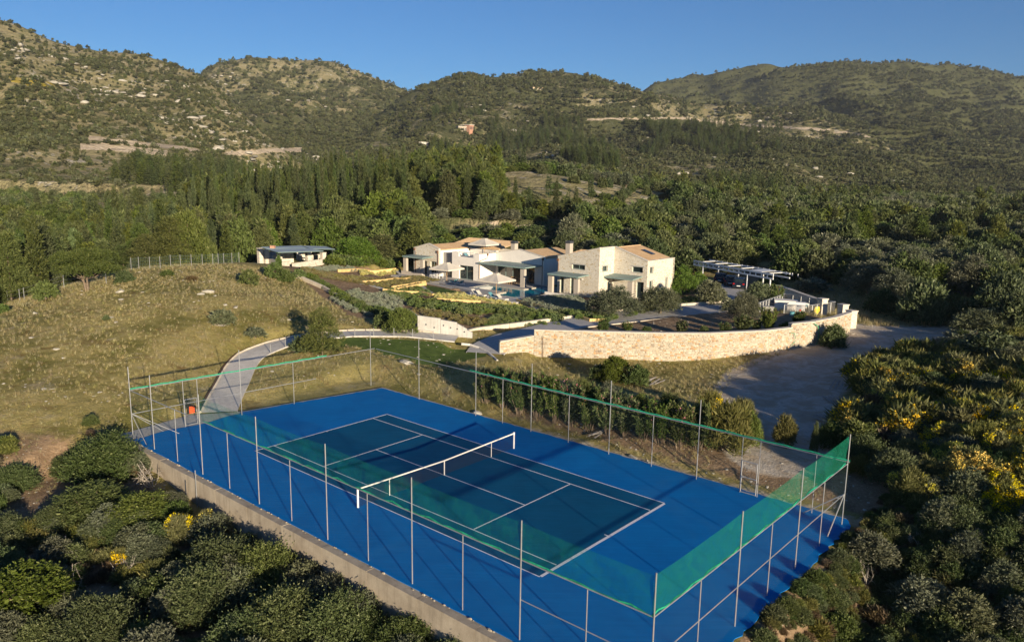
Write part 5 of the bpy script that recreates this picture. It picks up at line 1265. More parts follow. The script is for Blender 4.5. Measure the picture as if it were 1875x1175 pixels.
# --- parasols
def parasol(x, y, z, rz, h, half, label):
    r = empty('parasol', (x, y, z), rz, label=label, category='parasol', group='square parasols at the house'); c, s = math.cos(rz), math.sin(rz)
    F = lambda a, b, q: (x+c*a-s*b, y+s*a+c*b, z+q)
    build(MB().tube([F(0, 0, .05), F(0, 0, h)], .045, 8), 'pole', 'wood', r); build(MB().box(F, -.45, .45, -.45, .45, .005, .09), 'base', 'concgrey', r)
    rim = h-.95; t = half*.16
    cc = [(-1,-1), (1,-1), (1,1), (-1,1)]; mb = MB(); v = []
    for i, (a, b) in enumerate(cc):
        a2, b2 = cc[(i+1) % 4]; N_ = 8
        for lv in range(6):
            f = lv/5; hgt = h-.12-(h-.12-rim)*(f**.92)
            for k in range(N_+1):
                q = k/N_; X = a+(a2-a)*q; Y = b+(b2-b)*q; m_ = 1-.05*math.sin(q*math.pi)*f; sg = .05*math.sin(q*math.pi*2)**2*f
                v.append(F(X*(t+(half-t)*f)*m_, Y*(t+(half-t)*f)*m_, hgt-sg))
    f_ = []
    for i in range(4):
        o = i*6*9
        for lv in range(5):
            for k in range(8): q = o+lv*9+k; f_.append((q, q+1, q+10, q+9))
    build(MB().add(v, f_), 'canopy', 'canvas', r)
    build(MB().prism(F, [(-t*1.3, -t*1.3), (t*1.3, -t*1.3), (t*1.3, t*1.3), (-t*1.3, t*1.3)], h-.10, h-.03), 'top_vent', 'canvas', r)
    va = MB()
    for i, (a, b) in enumerate(cc):
        a2, b2 = cc[(i+1) % 4]; k1 = half*.999; va.add([F(a*k1, b*k1, rim), F(a2*k1, b2*k1, rim), F(a2*k1, b2*k1, rim-.22), F(a*k1, b*k1, rim-.22)], [(0,1,2,3)])
    build(va, 'valance', 'canvas', r)
    for a, b in cc: build(MB().tube([F(0, 0, h-.16), F(a*half*.97, b*half*.97, rim-.03)], .02, 5), 'rib', 'wood', r)
    return r
x, y, z = atz(816, 518.5, D); parasol(x, y, D, YAW+.10, 3.05, 2.0, 'left square parasol on the terrace in front of the white block')
x, y, z = atz(907, 539.5, D); parasol(x, y, D, YAW+.05, 3.05, 2.0, 'near square parasol on the terrace beside the pool')
x, y = xy(-58.6, 66.0); parasol(x, y, 4.55, YAW+.05, 3.0, 2.0, 'upper square parasol standing on the flat roof terrace')
# --- sun loungers
def lounger(x, y, z, rz, label, cush='cushion'):
    r = empty('sun_lounger', (x, y, z), rz, label=label, category='sun lounger'); c, s = math.cos(rz), math.sin(rz)
    F = lambda a, b, q: (x+c*a-s*b, y+s*a+c*b, z+q)
    build(MB().box(F, -1., 1., -.36, -.31, .24, .30).box(F, -1., 1., .31, .36, .24, .30).box(F, .95, 1., -.31, .31, .24, .30).box(F, -1., -.95, -.31, .31, .24, .30), 'frame', 'whitemetal', r)
    for a in (-.85, .85):
        for b in (-.335, .335): build(MB().tube([F(a, b, 0), F(a, b, .24)], .025, 5), 'leg', 'whitemetal', r)
    build(MB().box(F, -.2, .98, -.30, .30, .305, .37), 'seat_cushion', cush, r)
    build(MB().hexa([F(-.22, -.30, .31), F(-.20, .30, .31), F(-.27, .30, .37), F(-.27, -.30, .37), F(-.85, -.30, .78), F(-.85, .30, .78), F(-.90, .30, .83), F(-.90, -.30, .83)]), 'backrest', cush, r)
    build(MB().tube([F(-.8, 0, .74), F(-.95, 0, .27)], .02, 5), 'back_prop', 'whitemetal', r)
    return r
for (px, py, an, lb, cu) in ((829, 523, YAW+math.pi*.92, 'left lounger with teal cushion under the left parasol', 'cushion'), (840, 525, YAW+math.pi*.92, 'right lounger with teal cushion beside the left parasol', 'cushion'),
        (871, 543, YAW-.15, 'far left white lounger of the row by the pool', 'canvas'), (880, 545, YAW-.15, 'second white lounger of the row by the pool', 'canvas'), (903, 548, YAW-.1, 'third white lounger of the row by the pool', 'cushion'), (918, 551, YAW-.1, 'nearest white lounger of the row by the pool', 'canvas')):
    x, y, z = atz(px, py, D); lounger(x, y, D, an, lb, cu)
for i, (u, v) in enumerate(((-56.4, 67.4-5.2), (-55.2, 62.6), (-57.6, 60.8))):
    x, y = xy(u, v); lounger(x, y, 4.55, YAW-.4, ('left', 'right', 'front')[i]+' white lounger on the roof terrace under the upper parasol', ('canvas', 'canvas', 'cushion')[i])
def table(x, y, z, rz, L, Wd, h, label, mat='whitemetal', name='low_table'):
    r = empty(name, (x, y, z), rz, label=label, category='table'); c, s = math.cos(rz), math.sin(rz); F = lambda a, b, q: (x+c*a-s*b, y+s*a+c*b, z+q)
    build(MB().box(F, -L/2, L/2, -Wd/2, Wd/2, h-.05, h), 'table_top', mat, r)
    for a in (-1, 1):
        for b in (-1, 1): build(MB().box(F, a*(L/2-.08)-.03, a*(L/2-.08)+.03, b*(Wd/2-.08)-.03, b*(Wd/2-.08)+.03, 0, h-.051), 'leg', mat, r)
def chair(x, y, z, rz, label, mat='wood', group=None):
    r = empty('chair', (x, y, z), rz, label=label, category='chair', group=group); c, s = math.cos(rz), math.sin(rz); F = lambda a, b, q: (x+c*a-s*b, y+s*a+c*b, z+q)
    build(MB().box(F, -.24, .24, -.24, .24, .42, .48), 'seat', mat, r); build(MB().box(F, -.24, .24, .20, .25, .481, .95), 'backrest', mat, r)
    for a in (-.2, .2):
        for b in (-.2, .2): build(MB().box(F, a-.02, a+.02, b-.02, b+.02, 0, .419), 'leg', mat, r)
x, y = xy(-60.6, 56.9); table(x, y, D, YAW, 1.8, .9, .74, 'white table on the terrace behind the left parasol')
for i in range(3): x, y = xy(-61.3+i*.7, 56.2); chair(x, y, D, YAW+math.pi, ('left', 'middle', 'right')[i]+' white chair at the table behind the left parasol', 'whitemetal')
x, y = xy(-47.4, 60.7); table(x, y, D, YAW, 3.2, 1.1, .76, 'long wooden dining table in the shade of the big pergola', 'wood', 'dining_table')
for i in range(4):
    for s_ in (-1, 1): x, y = xy(-48.6+i*.8, 60.7+s_*.85); chair(x, y, D, YAW+(0 if s_ > 0 else math.pi), 'wooden dining chair at the long table under the big pergola', 'wood', 'dining chairs under the pergola')
x, y = xy(-50.6, 61.2); table(x, y, D, YAW, 1.2, 1.0, .4, 'low outdoor table left of the dining table', 'greyrender')
# ------------------------------------------------------------------ barbecue pavilion
PZ = 3.05
pv = empty('garden_pavilion', CF(-79, 42, PZ), YAW, label='open stone pavilion with blue grey sheet roofs above the meadow', category='pavilion')
def pier(px, py, tx, ty_, w=.72):
    x, y, z = atz(px, py, PZ); h = aty(tx, ty_, y)[2]; u, v = uv(x, y); build(MB().box(CF, u-w/2, u+w/2, v-w/2, v+w/2, PZ-.6, h), 'pier', 'pavstone', pv); build(MB().box(CF, u-w/2-.06, u+w/2+.06, v-w/2-.06, v+w/2+.06, h+.001, h+.1), 'pier_cap', 'coping', pv); return u, v, h
for q in ((474,497,474,469), (485,496,485,472), (509,499,509,478.5), (562,495,562,474), (589,493,589,473.5), (610,485,610,469), (550,487,550,476)): pier(*q)
def sheet(c4, name='roof_sheet', mat='bluesheet', th=.08):
    P = [np.array(aty(px, py, y)) for px, py, y in c4]; t = np.array([0, 0, th])
    r = build(MB().hexa([tuple(p-t) for p in P]+[tuple(p) for p in P]), name, mat, pv)
    for a, b in ((P[0], P[1]), (P[1], P[2]), (P[2], P[3]), (P[3], P[0])): build(MB().tube([tuple(a+[0,0,-.04]), tuple(b+[0,0,-.04])], .06, 5), 'roof_edge_beam', 'sage', r)
    return r
sheet([(506,475,117.5), (588,470,122.5), (557,465.5,128), (484,469.5,122.5)]); sheet([(474,466,124), (484.5,469.3,122.4), (557,465.2,128.2), (548,461.3,134)]); sheet([(566,467,126.6), (609,466,130.6), (592,461.5,137), (550,461.6,133.5)])
for (px0, py0, px1, py1, h, t) in ((509,505,531,501,.95,.35), (536,504,588,494,.85,.4), (514,493,535,491,1.7,.35), (566,489,586,486,1.0,.35), (541,487,552,486,1.2,.3)):
    A = np.array(atz(px0, py0, PZ)); B = np.array(atz(px1, py1, PZ)); d = B-A; L = np.linalg.norm(d); d /= L; n_ = np.array([-d[1], d[0], 0])*t
    build(MB().hexa([tuple(A-[0,0,.6]), tuple(B-[0,0,.6]), tuple(B+n_-[0,0,.6]), tuple(A+n_-[0,0,.6]), tuple(A+[0,0,h]), tuple(B+[0,0,h]), tuple(B+n_+[0,0,h]), tuple(A+n_+[0,0,h])]), 'low_wall', 'pavstone', pv)
A = np.array(atz(469, 502, PZ)); B = np.array(atz(507, 509, PZ)); d = (B-A)/np.linalg.norm(B-A); n_ = np.array([-d[1], d[0], 0])*5
build(MB().hexa([tuple(A-[0,0,.8]), tuple(B-[0,0,.8]), tuple(B+n_-[0,0,.8]), tuple(A+n_-[0,0,.8]), tuple(A+[0,0,.0]), tuple(B+[0,0,.0]), tuple(B+n_+[0,0,.0]), tuple(A+n_+[0,0,.0])]), 'floor_slab', 'concgrey', pv)
A = np.array(atz(476, 493, PZ)); B = np.array(atz(506, 500, PZ)); d = (B-A)/np.linalg.norm(B-A); n_ = np.array([-d[1], d[0], 0])*.8
build(MB().hexa([tuple(A), tuple(B), tuple(B+n_), tuple(A+n_), tuple(A+[0,0,.9]), tuple(B+[0,0,.75]), tuple(B+n_+[0,0,.75]), tuple(A+n_+[0,0,.9])]), 'counter', 'concgrey', pv)
x, y, z = atz(497, 494, PZ); u, v = uv(x, y)
build(MB().prism(CF, [(u-.7, v-.5), (u+.7, v-.5), (u+.7, v+.5), (u-.7, v+.5)], PZ, PZ+1.3), 'oven_base', 'pavstone', pv); build(MB().hexa([CF(u-.7, v-.5, PZ+1.301), CF(u+.7, v-.5, PZ+1.301), CF(u+.7, v+.5, PZ+1.301), CF(u-.7, v+.5, PZ+1.301), CF(u-.25, v-.25, PZ+2.0), CF(u+.25, v-.25, PZ+2.0), CF(u+.25, v+.25, PZ+2.0), CF(u-.25, v+.25, PZ+2.0)]), 'oven_hood', 'greyrender', pv)
p = np.array(aty(495.5, 465.8, 124)); build(MB().box(lambda a, b, z: (p[0]+a, p[1]+b, p[2]+z), -.35, .35, -.35, .35, -.75, .25), 'brick_chimney', 'brick', pv)
x, y, z = atz(560, 492, PZ); table(x, y, PZ, YAW, 2.4, 1.0, .75, 'long grey table inside the stone pavilion', 'greyrender')
# ------------------------------------------------------------------ white steel car shelter and three cars
cs = empty('car_shelter', tuple(atz(1340, 515, 1.8)), label='long white steel shelter frame over the parked cars', category='shelter')
P0 = np.array(aty(1267, 467.3, 125.)); P1 = np.array(aty(1413.5, 488.5, 110.)); dv = (P1-P0); Ls = np.linalg.norm(dv); de = dv/Ls; nv = np.array([-de[1], de[0], 0]); nv /= np.linalg.norm(nv)
def SF(s, t, z): p = P0+de*s+nv*t; return (p[0], p[1], p[2]+z)
bm_ = MB()
for t in (0, 3.3):
    for z in (0, -.62): bm_.box(SF, 0, Ls, t-.07, t+.07, z-.11, z+.11)
nb = 15
for i in range(nb+1):
    s = Ls*i/nb
    for t in (0, 5.0): bm_.box(SF, max(s-.08, 0.01), min(s+.08, Ls-.01), t-.05, t+.05, -.51, -.11)
build(bm_, 'truss_beam', 'whitemetal', cs)
br = MB()
for i in range(0, nb-5):
    s = Ls*i/nb; br.tube([SF(s, 0, -.51), SF(s+Ls/nb, 0, -.11)], .05, 4)
build(br, 'lattice', 'whitemetal', cs)
for i in range(6):
    s = Ls*(i+.5)/6; build(MB().box(SF, s-.04, s+.04, .06, 3.24, -.05, .03), 'roof_purlin', 'whitemetal', cs)
for i in range(5, 6):
    s = Ls*i/7; build(MB().box(SF, s+.05, s+Ls/7-.05, .1, 3.2, .06, .10), 'roof_panel', 'whitemetal', cs)
for s, t in ((.135, 0), (.40, 3.25), (.705, 0), (.97, 0), (.135, 3.25), (.705, 3.25)):
    x, y, z = SF(Ls*s, t, -.7); build(MB().tube([(x, y, zt1(x, y)-.1), (x, y, z+.05)], .11, 8), 'column', 'whitemetal', cs)
def car(x, y, z, rz, label):
    r = empty('parked_car', (x, y, z), rz, label=label, category='car'); c, s = math.cos(rz), math.sin(rz); F = lambda a, b, q: (x+c*a-s*b, y+s*a+c*b, z+q)
    prof = [(-2.25,.32),(-2.28,.75),(-2.15,1.02),(-1.95,1.10),(-1.6,1.55),(-.9,1.68),(.3,1.66),(1.05,1.16),(2.05,.98),(2.22,.72),(2.2,.32)]; mb = MB(); n = len(prof)
    for b, k in ((-.88, 1), (-.60, 1.0), (.60, 1.0), (.88, 1)):
        for a, q in prof: mb.v.append(F(a, b*(1 if q < 1.12 else .86), q+(0.03 if abs(b) < .7 else 0)))
    for j in range(3):
        for i in range(n-1): mb.f.append((j*n+i, j*n+i+1, (j+1)*n+i+1, (j+1)*n+i))
        mb.f.append((j*n+n-1, j*n, (j+1)*n, (j+1)*n+n-1))
    mb.f += [tuple(range(n))[::-1], tuple(range(3*n, 4*n))]
    build(mb, 'body', 'carpaint', r)
    build(MB().add([F(-2.0, -.66, 1.13), F(-2.0, .66, 1.13), F(-1.66, .58, 1.53), F(-1.66, -.58, 1.53)], [(0,3,2,1)]), 'rear_window', 'glass', r)
    build(MB().add([F(.42, -.58, 1.63), F(.42, .58, 1.63), F(1.07, .66, 1.20), F(1.07, -.66, 1.20)], [(0,3,2,1)]), 'windscreen', 'glass', r)
    for b in (-1, 1):
        for a0, a1, a2, a3 in ((-1.75, -.55, -.55, -1.45), (-.45, .85, .25, -.45)):
            build(MB().add([F(a0, b*.885, 1.10), F(a1, b*.885, 1.10), F(a2, b*.79, 1.58), F(a3, b*.79, 1.58)], [(0,1,2,3)]), 'side_window', 'glass', r)
        build(MB().box(F, -2.31, -2.2, b*.70-.13, b*.70+.13, .82, 1.0), 'tail_light', 'carred', r)
        build(MB().box(F, 2.12, 2.26, b*.66-.16, b*.66+.16, .68, .82), 'headlight', 'whitemetal', r)
    build(MB().box(F, -2.33, -2.27, -.26, .26, .55, .67), 'number_plate', 'whitemetal', r)
    for a in (-1.4, 1.4):
        for b in (-.82, .82):
            w = build(MB().tube([F(a, b-.11, .33), F(a, b+.11, .33)], .33, 14), 'wheel', 'rubber', r); build(MB().tube([F(a, b+.112*np.sign(b), .33), F(a, b+.118*np.sign(b), .33)], .2, 10), 'rim', 'galv', w)
for px, py, lb in ((1322, 506.5, 'leftmost dark blue car under the white shelter'), (1341, 511, 'middle dark blue car under the white shelter'), (1357, 515.5, 'rightmost dark blue car under the white shelter')):
    x, y, z = atz(px, py, 1.85); car(x, y+1.2, zt1(x, y+1.2)+.03, math.radians(68), lb)
# ------------------------------------------------------------------ railed enclosure with plant equipment
en = empty('steel_railing', tuple(atz(1450, 560, 1.9)), label='grey steel railing round the equipment yard behind the stone wall', category='railing')
EN = [(29.4, 91.6, 1.92), (35.9, 100.8, 1.85), (40.0, 94.6, 1.8), (34.9, 90.2, 1.95)]; EN2 = [EN[0], EN[1], EN[2], EN[3]]
def rail(a, b, skip=False):
    a = np.array(a); b = np.array(b); L = np.linalg.norm(b-a); n = max(2, round(L/1.15))
    for i in range(n+1):
        p = a+(b-a)*i/n; build(MB().tube([tuple(p-[0,0,.2]), tuple(p+[0,0,1.38])], .045, 6), 'post', 'galv', en)
    build(MB().tube([tuple(a+[0,0,1.4]), tuple(b+[0,0,1.4])], .055, 6), 'handrail', 'galv', en)
    mb = MB()
    for k in range(9): z = .12+k*.14; mb.tube([tuple(a+[0,0,z]), tuple(b+[0,0,z])], .024, 4)
    build(mb, 'rail_bars', 'galv', en)
rail(EN[0], EN[1]); rail(EN[1], EN[2]); rail(EN[2], EN[3]); rail(EN[3], [32.4, 90.9, 1.93])
def bx(name, px, py, w, d, h, rz, mat, label, cat, z=1.9, lid=None, extra=None):
    x, y, _ = atz(px, py, z); r = empty(name, (x, y, z), rz, label=label, category=cat); c, s = math.cos(rz), math.sin(rz); F = lambda a, b, q: (x+c*a-s*b, y+s*a+c*b, z+q)
    build(MB().box(F, -w/2, w/2, -d/2, d/2, -.1, h), 'casing', mat, r); build(MB().box(F, -w/2-.06, w/2+.06, -d/2-.06, d/2+.06, h+.001, h+.08), 'lid', lid or mat, r)
    build(MB().box(F, -w/2+.08, -.02, -d/2-.03, -d/2-.001, .1, h-.1), 'door_panel', lid or mat, r); build(MB().box(F, .02, w/2-.08, -d/2-.03, -d/2-.001, .1, h-.1), 'door_panel', lid or mat, r)
    if extra: build(MB().box(F, -.12, .12, -d/2-.05, -d/2-.031, .55, .80), 'warning_sign', extra, r)
    return r
bx('equipment_cabinet', 1437, 553, 2.6, 1.6, 1.25, -.35, 'render', 'large white equipment cabinet in the middle of the railed yard', 'cabinet')
bx('equipment_cabinet', 1464, 561, 1.0, .7, 1.5, -.35, 'whitemetal', 'upright white cabinet with an orange sign in the railed yard', 'cabinet', extra='orange')
bx('equipment_cabinet', 1406, 561, 1.2, .8, .9, -.35, 'concgrey', 'small grey cabinet at the left side of the railed yard', 'cabinet')
x, y, z = atz(1449, 569, 1.9); prop(build(MB().tube([(x, y, z), (x, y, z+.45), (x, y, z+.85), (x, y, z+.9)], .28, 12), 'water_drum', 'cushion'), label='blue drum beside the upright cabinet in the yard', cat='drum')
x, y, z = atz(1475, 549, 1.9); z0 = aty(1475, 543, y)[2]; rr_ = empty('cable_drum', (x, y, 1.9), label='round white reel with blue hub on the yard railing', category='reel')
build(MB().tube([(x, y-.1, z0), (x, y+.08, z0)], .38, 18), 'flange', 'whitepaint', rr_); build(MB().tube([(x, y-.16, z0), (x, y-.101, z0)], .15, 12), 'hub', 'cushion', rr_); build(MB().tube([(x, y, 1.9), (x, y, z0-.38)], .04, 6), 'stand', 'galv', rr_)
x, y, z = atz(1494, 561, 1.9); yb = empty('yellow_jacket', (x, y, 1.95), label='yellow jacket hanging on the front railing of the yard', category='jacket')
build(MB().prism(lambda a, b, q: (x+a, y-.12+q*.0+b*0-.02*0, 2.2+b), [(-.18, 0), (.18, .02), (.20, .62), (.09, .95), (-.07, .97), (-.2, .6)], 0, 1) if False else MB().hexa([(x-.17, y-.16, 2.15), (x+.15, y-.16, 2.12), (x+.15, y-.05, 2.12), (x-.17, y-.05, 2.15), (x-.22, y-.14, 3.0), (x+.2, y-.14, 3.05), (x+.2, y-.06, 3.05), (x-.22, y-.06, 3.0)]), 'body', 'yellow', yb)
build(MB().tube([(x-.22, y-.1, 3.0), (x-.3, y-.12, 2.6), (x-.26, y-.12, 2.35)], .06, 6), 'sleeve', 'yellow', yb); build(MB().tube([(x+.2, y-.1, 3.0), (x+.28, y-.12, 2.65), (x+.22, y-.12, 2.4)], .06, 6), 'sleeve', 'yellow', yb)
# ------------------------------------------------------------------ far buildings
def shell(pts, y, h, depth, mat, label, windows, name='unfinished_house', roof=False):
    (x0, y0), (x1, y1) = pts; A = np.array(aty(x0, y0, y)); B = np.array(aty(x1, y1, y+6)); z = min(A[2], B[2])-1; d = (B-A)[:2]; L = np.hypot(*d); rz = math.atan2(d[1], d[0])
    r = empty(name, (A[0], A[1], z), rz, label=label, category='house'); c, s = math.cos(rz), math.sin(rz); F = lambda a, b, q: (A[0]+c*a-s*b, A[1]+s*a+c*b, z+q)
    build(MB().box(F, 0, L, 0, depth, -6, h), 'wall', mat, r)
    for i in range(windows): a = L*(i+.25)/windows; build(MB().box(F, a, a+L/windows*.5, -.15, -.01, h*.35, h*.8), 'window', 'dark', r)
    build(MB().box(F, -.6, L+.6, -.6, depth+.6, h+.01, h+.7), 'roof', 'coping' if not roof else 'tiles', r)
def ground_y(px, py, y0=450, y1=2600):
    d = ray(px, py); ys = np.geomspace(y0, y1, 900); g = np.array(hills(d[0]/d[1]*ys, ys, tps(d[0]/d[1]*ys*np.minimum(1, 430/ys), np.minimum(ys, 430.)))[0]); z = CH+d[2]/d[1]*ys; k = np.where(z < g)[0]
    return float(ys[k[0]]) if len(k) else 1200.
gy_ = ground_y(842, 242); shell(((829, 243), (848, 242)), gy_-8, 5.5, 12, 'concrete', 'unfinished concrete house on the middle hillside', 5); 
shell(((849, 242), (857, 240)), gy_-6, 7.0, 12, 'brick', 'unfinished red brick house beside the concrete one on the hillside', 3)
gy_ = ground_y(971, 163); shell(((963, 164), (981, 163)), gy_-6, 4.5, 9, 'interior', 'orange roofed house just below the middle hill crest', 4, 'hillside_house', True)
gy_ = ground_y(767, 272); shell(((762, 273), (774, 272)), gy_-5, 4, 7, 'render', 'tiny white house in the scrub left of the middle hill', 3, 'hillside_house')

# ------------------------------------------------------------------ single plants one can point at
PT = plant_px
# meadow
PT('umbrella', 160, 556, 477, 98, 'round crowned pine with twin trunk at the top of the meadow', 'pine tree', var=0)
PT('oak', 84, 574, 534, 46, 'small fork stemmed tree at the left meadow fence', 'tree')
PT('oak', 4, 602, 580, 26, 'bright green bush at the left edge of the meadow', 'bush')
PT('lentisk', 226, 538, 514, 32, 'rounded dark shrub at the left end of the crest fence', 'shrub', var=0)
PT('lentisk', 305, 524, 512, 26, 'low dark shrub in front of the crest fence', 'shrub', var=1)
PT('oak', 453, 536, 502, 38, 'green bush on the meadow just below the pavilion', 'bush')
PT('olive', 408, 613, 580, 42, 'small round olive bush beside broken pallets in mid meadow', 'olive bush')
PT('pinebush', 592, 662, 578, 86, 'bushy young pine at the bend of the path', 'pine', var=0)
PT('lentisk', 560, 652, 622, 52, 'dark shrub at the foot of the young pine by the path', 'shrub')
PT('olive', 468, 632, 612, 34, 'grey low bush above the bend of the path', 'bush')
PT('dryscrub', 350, 532, 524, 16, 'small brown shrub in the upper meadow', 'shrub')
PT('lentisk', 195, 608, 598, 14, 'small green tuft shrub in the left meadow', 'shrub')
PT('oak', 735, 616, 556, 62, 'tall leafy bush left of the grey retaining wall', 'bush'); PT('oak', 705, 606, 572, 40, 'leafy bush further left of the grey retaining wall', 'bush')
PT('oak', 500, 522, 488, 34, 'leafy bush right below the pavilion terrace', 'bush'); PT('lentisk', 520, 528, 504, 30, 'dark shrub below the pavilion corner', 'shrub'); PT('oak', 545, 522, 500, 26, 'low green bush right of the pavilion steps', 'bush')
PT('oak', 508, 505, 476, 12, 'thin climbing plant on the front pavilion pier', 'climber')
# by the long wall and behind the court
PT('oak', 1128, 694, 632, 62, 'tall green bush standing against the long stone wall', 'bush', dy=0, var=1)
PT('oak', 1168, 698, 652, 52, 'smaller green bush right of the tall one at the stone wall', 'bush', var=2)
PT('lentisk', 1098, 690, 660, 34, 'low bush left of the tall bush at the stone wall', 'shrub')
PT('lentisk', 1528, 612, 572, 50, 'dark bush growing against the wall near the gate pillars', 'shrub', dy=-1.0)
for i, (px, b, t, w) in enumerate(((895,742,682,34), (925,752,680,40), (958,764,684,42), (990,772,684,40), (1022,782,690,42), (1052,790,700,40), (1085,798,706,44), (1118,805,712,42), (1150,812,720,42), (1184,818,726,44), (1216,826,728,42), (1250,833,730,46), (1285,838,732,46))):
    PT('oleander', px, b-(4+i*1.9), t, w*1.5, 'oleander bush of the hedge on the bank behind the court', 'oleander bush', 'oleander hedge behind the court', var=i % 3)
for i, (px, b, t, w) in enumerate(((920,728,664,44), (965,735,672,50), (1015,742,676,54), (1068,748,684,56), (1120,756,694,58), (1175,764,700,60), (1228,770,706,60), (890,718,668,34))):
    PT(('lentisk', 'olive', 'oak')[i % 3], px, b, t, w, 'mixed green shrub in the second row of the bank behind the court', 'shrub', 'shrubs behind the oleander hedge')
for i, (px, b, t, w) in enumerate(((1285,800,706,78), (1340,812,708,86), (1375,800,718,60), (1305,770,688,60), (1362,770,704,54))):
    PT(('oak', 'broom', 'oak', 'flbroom', 'broom')[i], px, b, t+(14 if i == 3 else 6), w, ('big yellow green bush', 'tallest thin stemmed broom bush', 'leafy yellow green bush', 'rear flowering broom bush', 'rear right broom bush')[i]+' at the right end of the oleander bank', 'bush')
PT('broom', 1445, 800, 742, 46, 'dark broom bush between the gate posts and the track', 'broom bush'); PT('oak', 1497, 812, 742, 18, 'tall thin pale green plant near the far right court corner', 'plant')
PT('lentisk', 1530, 800, 750, 66, 'dark shrub behind the far right corner of the court', 'shrub')
# garden side of the wall
PT('olive', 1122, 575, 518, 96, 'left and larger of the two olive trees in front of the stone wing', 'olive tree', var=0)
PT('olive', 1207, 566, 513, 82, 'right olive tree with bare forked trunk in front of the stone wing', 'olive tree', var=1)
PT('olive', 1299, 545, 500, 56, 'round olive tree in front of the car shelter', 'olive tree', var=2)
PT('olive', 1362, 575, 520, 58, 'olive tree at the left corner of the railed yard', 'olive tree', var=0); PT('olive', 1388, 545, 500, 56, 'olive tree behind the railed yard', 'olive tree', var=1); PT('olive', 1335, 558, 534, 34, 'low olive between the two at the drive bend', 'olive tree', var=2)
PT('oleander', 1415, 545, 508, 34, 'pink flowering oleander near the rear wall', 'oleander bush', var=1); PT('lentisk', 1402, 512, 494, 40, 'dark shrub at the right end of the car shelter', 'shrub')
PT('olive', 1482, 522, 490, 62, 'olive tree just outside the rear wall', 'olive tree', var=1)
PT('oak', 1247, 530, 466, 56, 'tall bright tree beside the right wall of the stone wing', 'tree', var=0); PT('oak', 1277, 515, 482, 30, 'slim bush left of the shelter column', 'bush')
for i, (px, b, t, w, k, lb) in enumerate(((1105,607,580,22,'oleander','first plant from the left in the strip behind the wall top'), (1150,600,584,22,'oleander','low plant in the strip behind the wall, second from left'), (1185,602,588,20,'lentisk','small dark plant in the strip behind the wall'),
        (1248,601,580,26,'oleander','pink flowering plant in the strip behind the wall'), (1289,599,582,20,'oak','pale green plant in the strip behind the wall'), (1328,598,580,24,'oleander','yellowish plant in the middle of the planted strip'), (1360,594,566,32,'oleander','reddish flowering oleander in the planted strip'),
        (1405,594,550,34,'oleander','tall thin oleander before the yard railing'), (1440,592,570,28,'oak','round pale bush before the yard railing'), (1462,580,556,22,'oleander','narrow plant beside the orange sign cabinet'), (1385,592,572,20,'oleander','short plant left of the tall thin oleander'))):
    PT(k, px, b, t, w, lb, 'plant', var=i % 3)
# right hand olives and trees (nearest of the slope)
for i, (px, b, t, w, k) in enumerate(((1588,520,454,92,'olive'), (1650,512,430,100,'olive'), (1640,545,470,90,'olive'), (1708,528,444,96,'oak'), (1765,535,440,90,'olive'), (1830,540,450,110,'lentisk'), (1730,560,512,90,'lentisk'), (1660,560,520,80,'lentisk'), (1800,590,535,110,'olive'), (1862,590,500,110,'lentisk'), (1545,500,440,60,'pine'), (1470,478,408,64,'oak'), (1385,462,405,58,'oak'), (1420,452,400,40,'pine'), (1765,612,580,80,'olive'), (1815,640,580,130,'lentisk'), (1870,665,600,110,'olive'), (1700,640,606,80,'broom'), (1612,552,505,60,'lentisk'))):
    PT(k, px, b, t, w, {'olive': 'silvery olive tree', 'oak': 'bright leafy tree', 'lentisk': 'dark dense evergreen bush', 'pine': 'small dark conifer', 'broom': 'broom bush'}[k]+' '+('behind the dry grass strip right of the gate', 'topmost of the silvery group right of the gate', 'below the topmost silvery tree', 'in the group above the road end', 'on the right slope above the road', 'near the right edge above the road', 'at the end of the dirt road', 'beside the far verge of the dirt road', 'overhanging the right end of the dirt road', 'at the right edge over the road end', 'in the gully right of the shelter', 'right of the car shelter, on the slope', 'above the car shelter, on the slope', 'next to the tree above the shelter', 'low at the right end of the road', 'below the road on the right', 'at the right edge below the road', 'at the near verge of the dirt road', 'on the grass left of the road end')[i], 'tree' if k != 'broom' else 'bush')
# trees behind the house
for i, (px, b, t, w, k) in enumerate(((650,490,430,90,'oak'), (700,492,440,70,'pine'), (600,470,400,70,'pine'), (735,480,440,50,'oak'), (800,462,436,50,'oak'), (900,452,436,36,'olive'), (975,455,434,46,'lentisk'), (1070,462,418,76,'oak'), (1105,450,420,56,'oak'), (1150,446,420,60,'olive'), (1200,458,424,60,'oak'), (1232,470,436,50,'oak'), (1020,445,426,44,'oak'))):
    x, y, z = hit(px, b); PT(k, px, b, t, w, ('bright rounded tree', 'taller green tree', 'leafy tree')[i % 3]+' '+('right of the pavilion', 'behind the vines', 'directly behind the pavilion', 'left of the stone gable', 'behind the stone gable', 'behind the roof terrace parasol', 'between the two chimneys', 'behind the right chimney', 'behind the stone wing ridge, left', 'behind the stone wing roof, middle', 'behind the stone wing roof, right', 'at the right corner behind the stone wing', 'above the tiled roof of the white house')[i], 'tree')
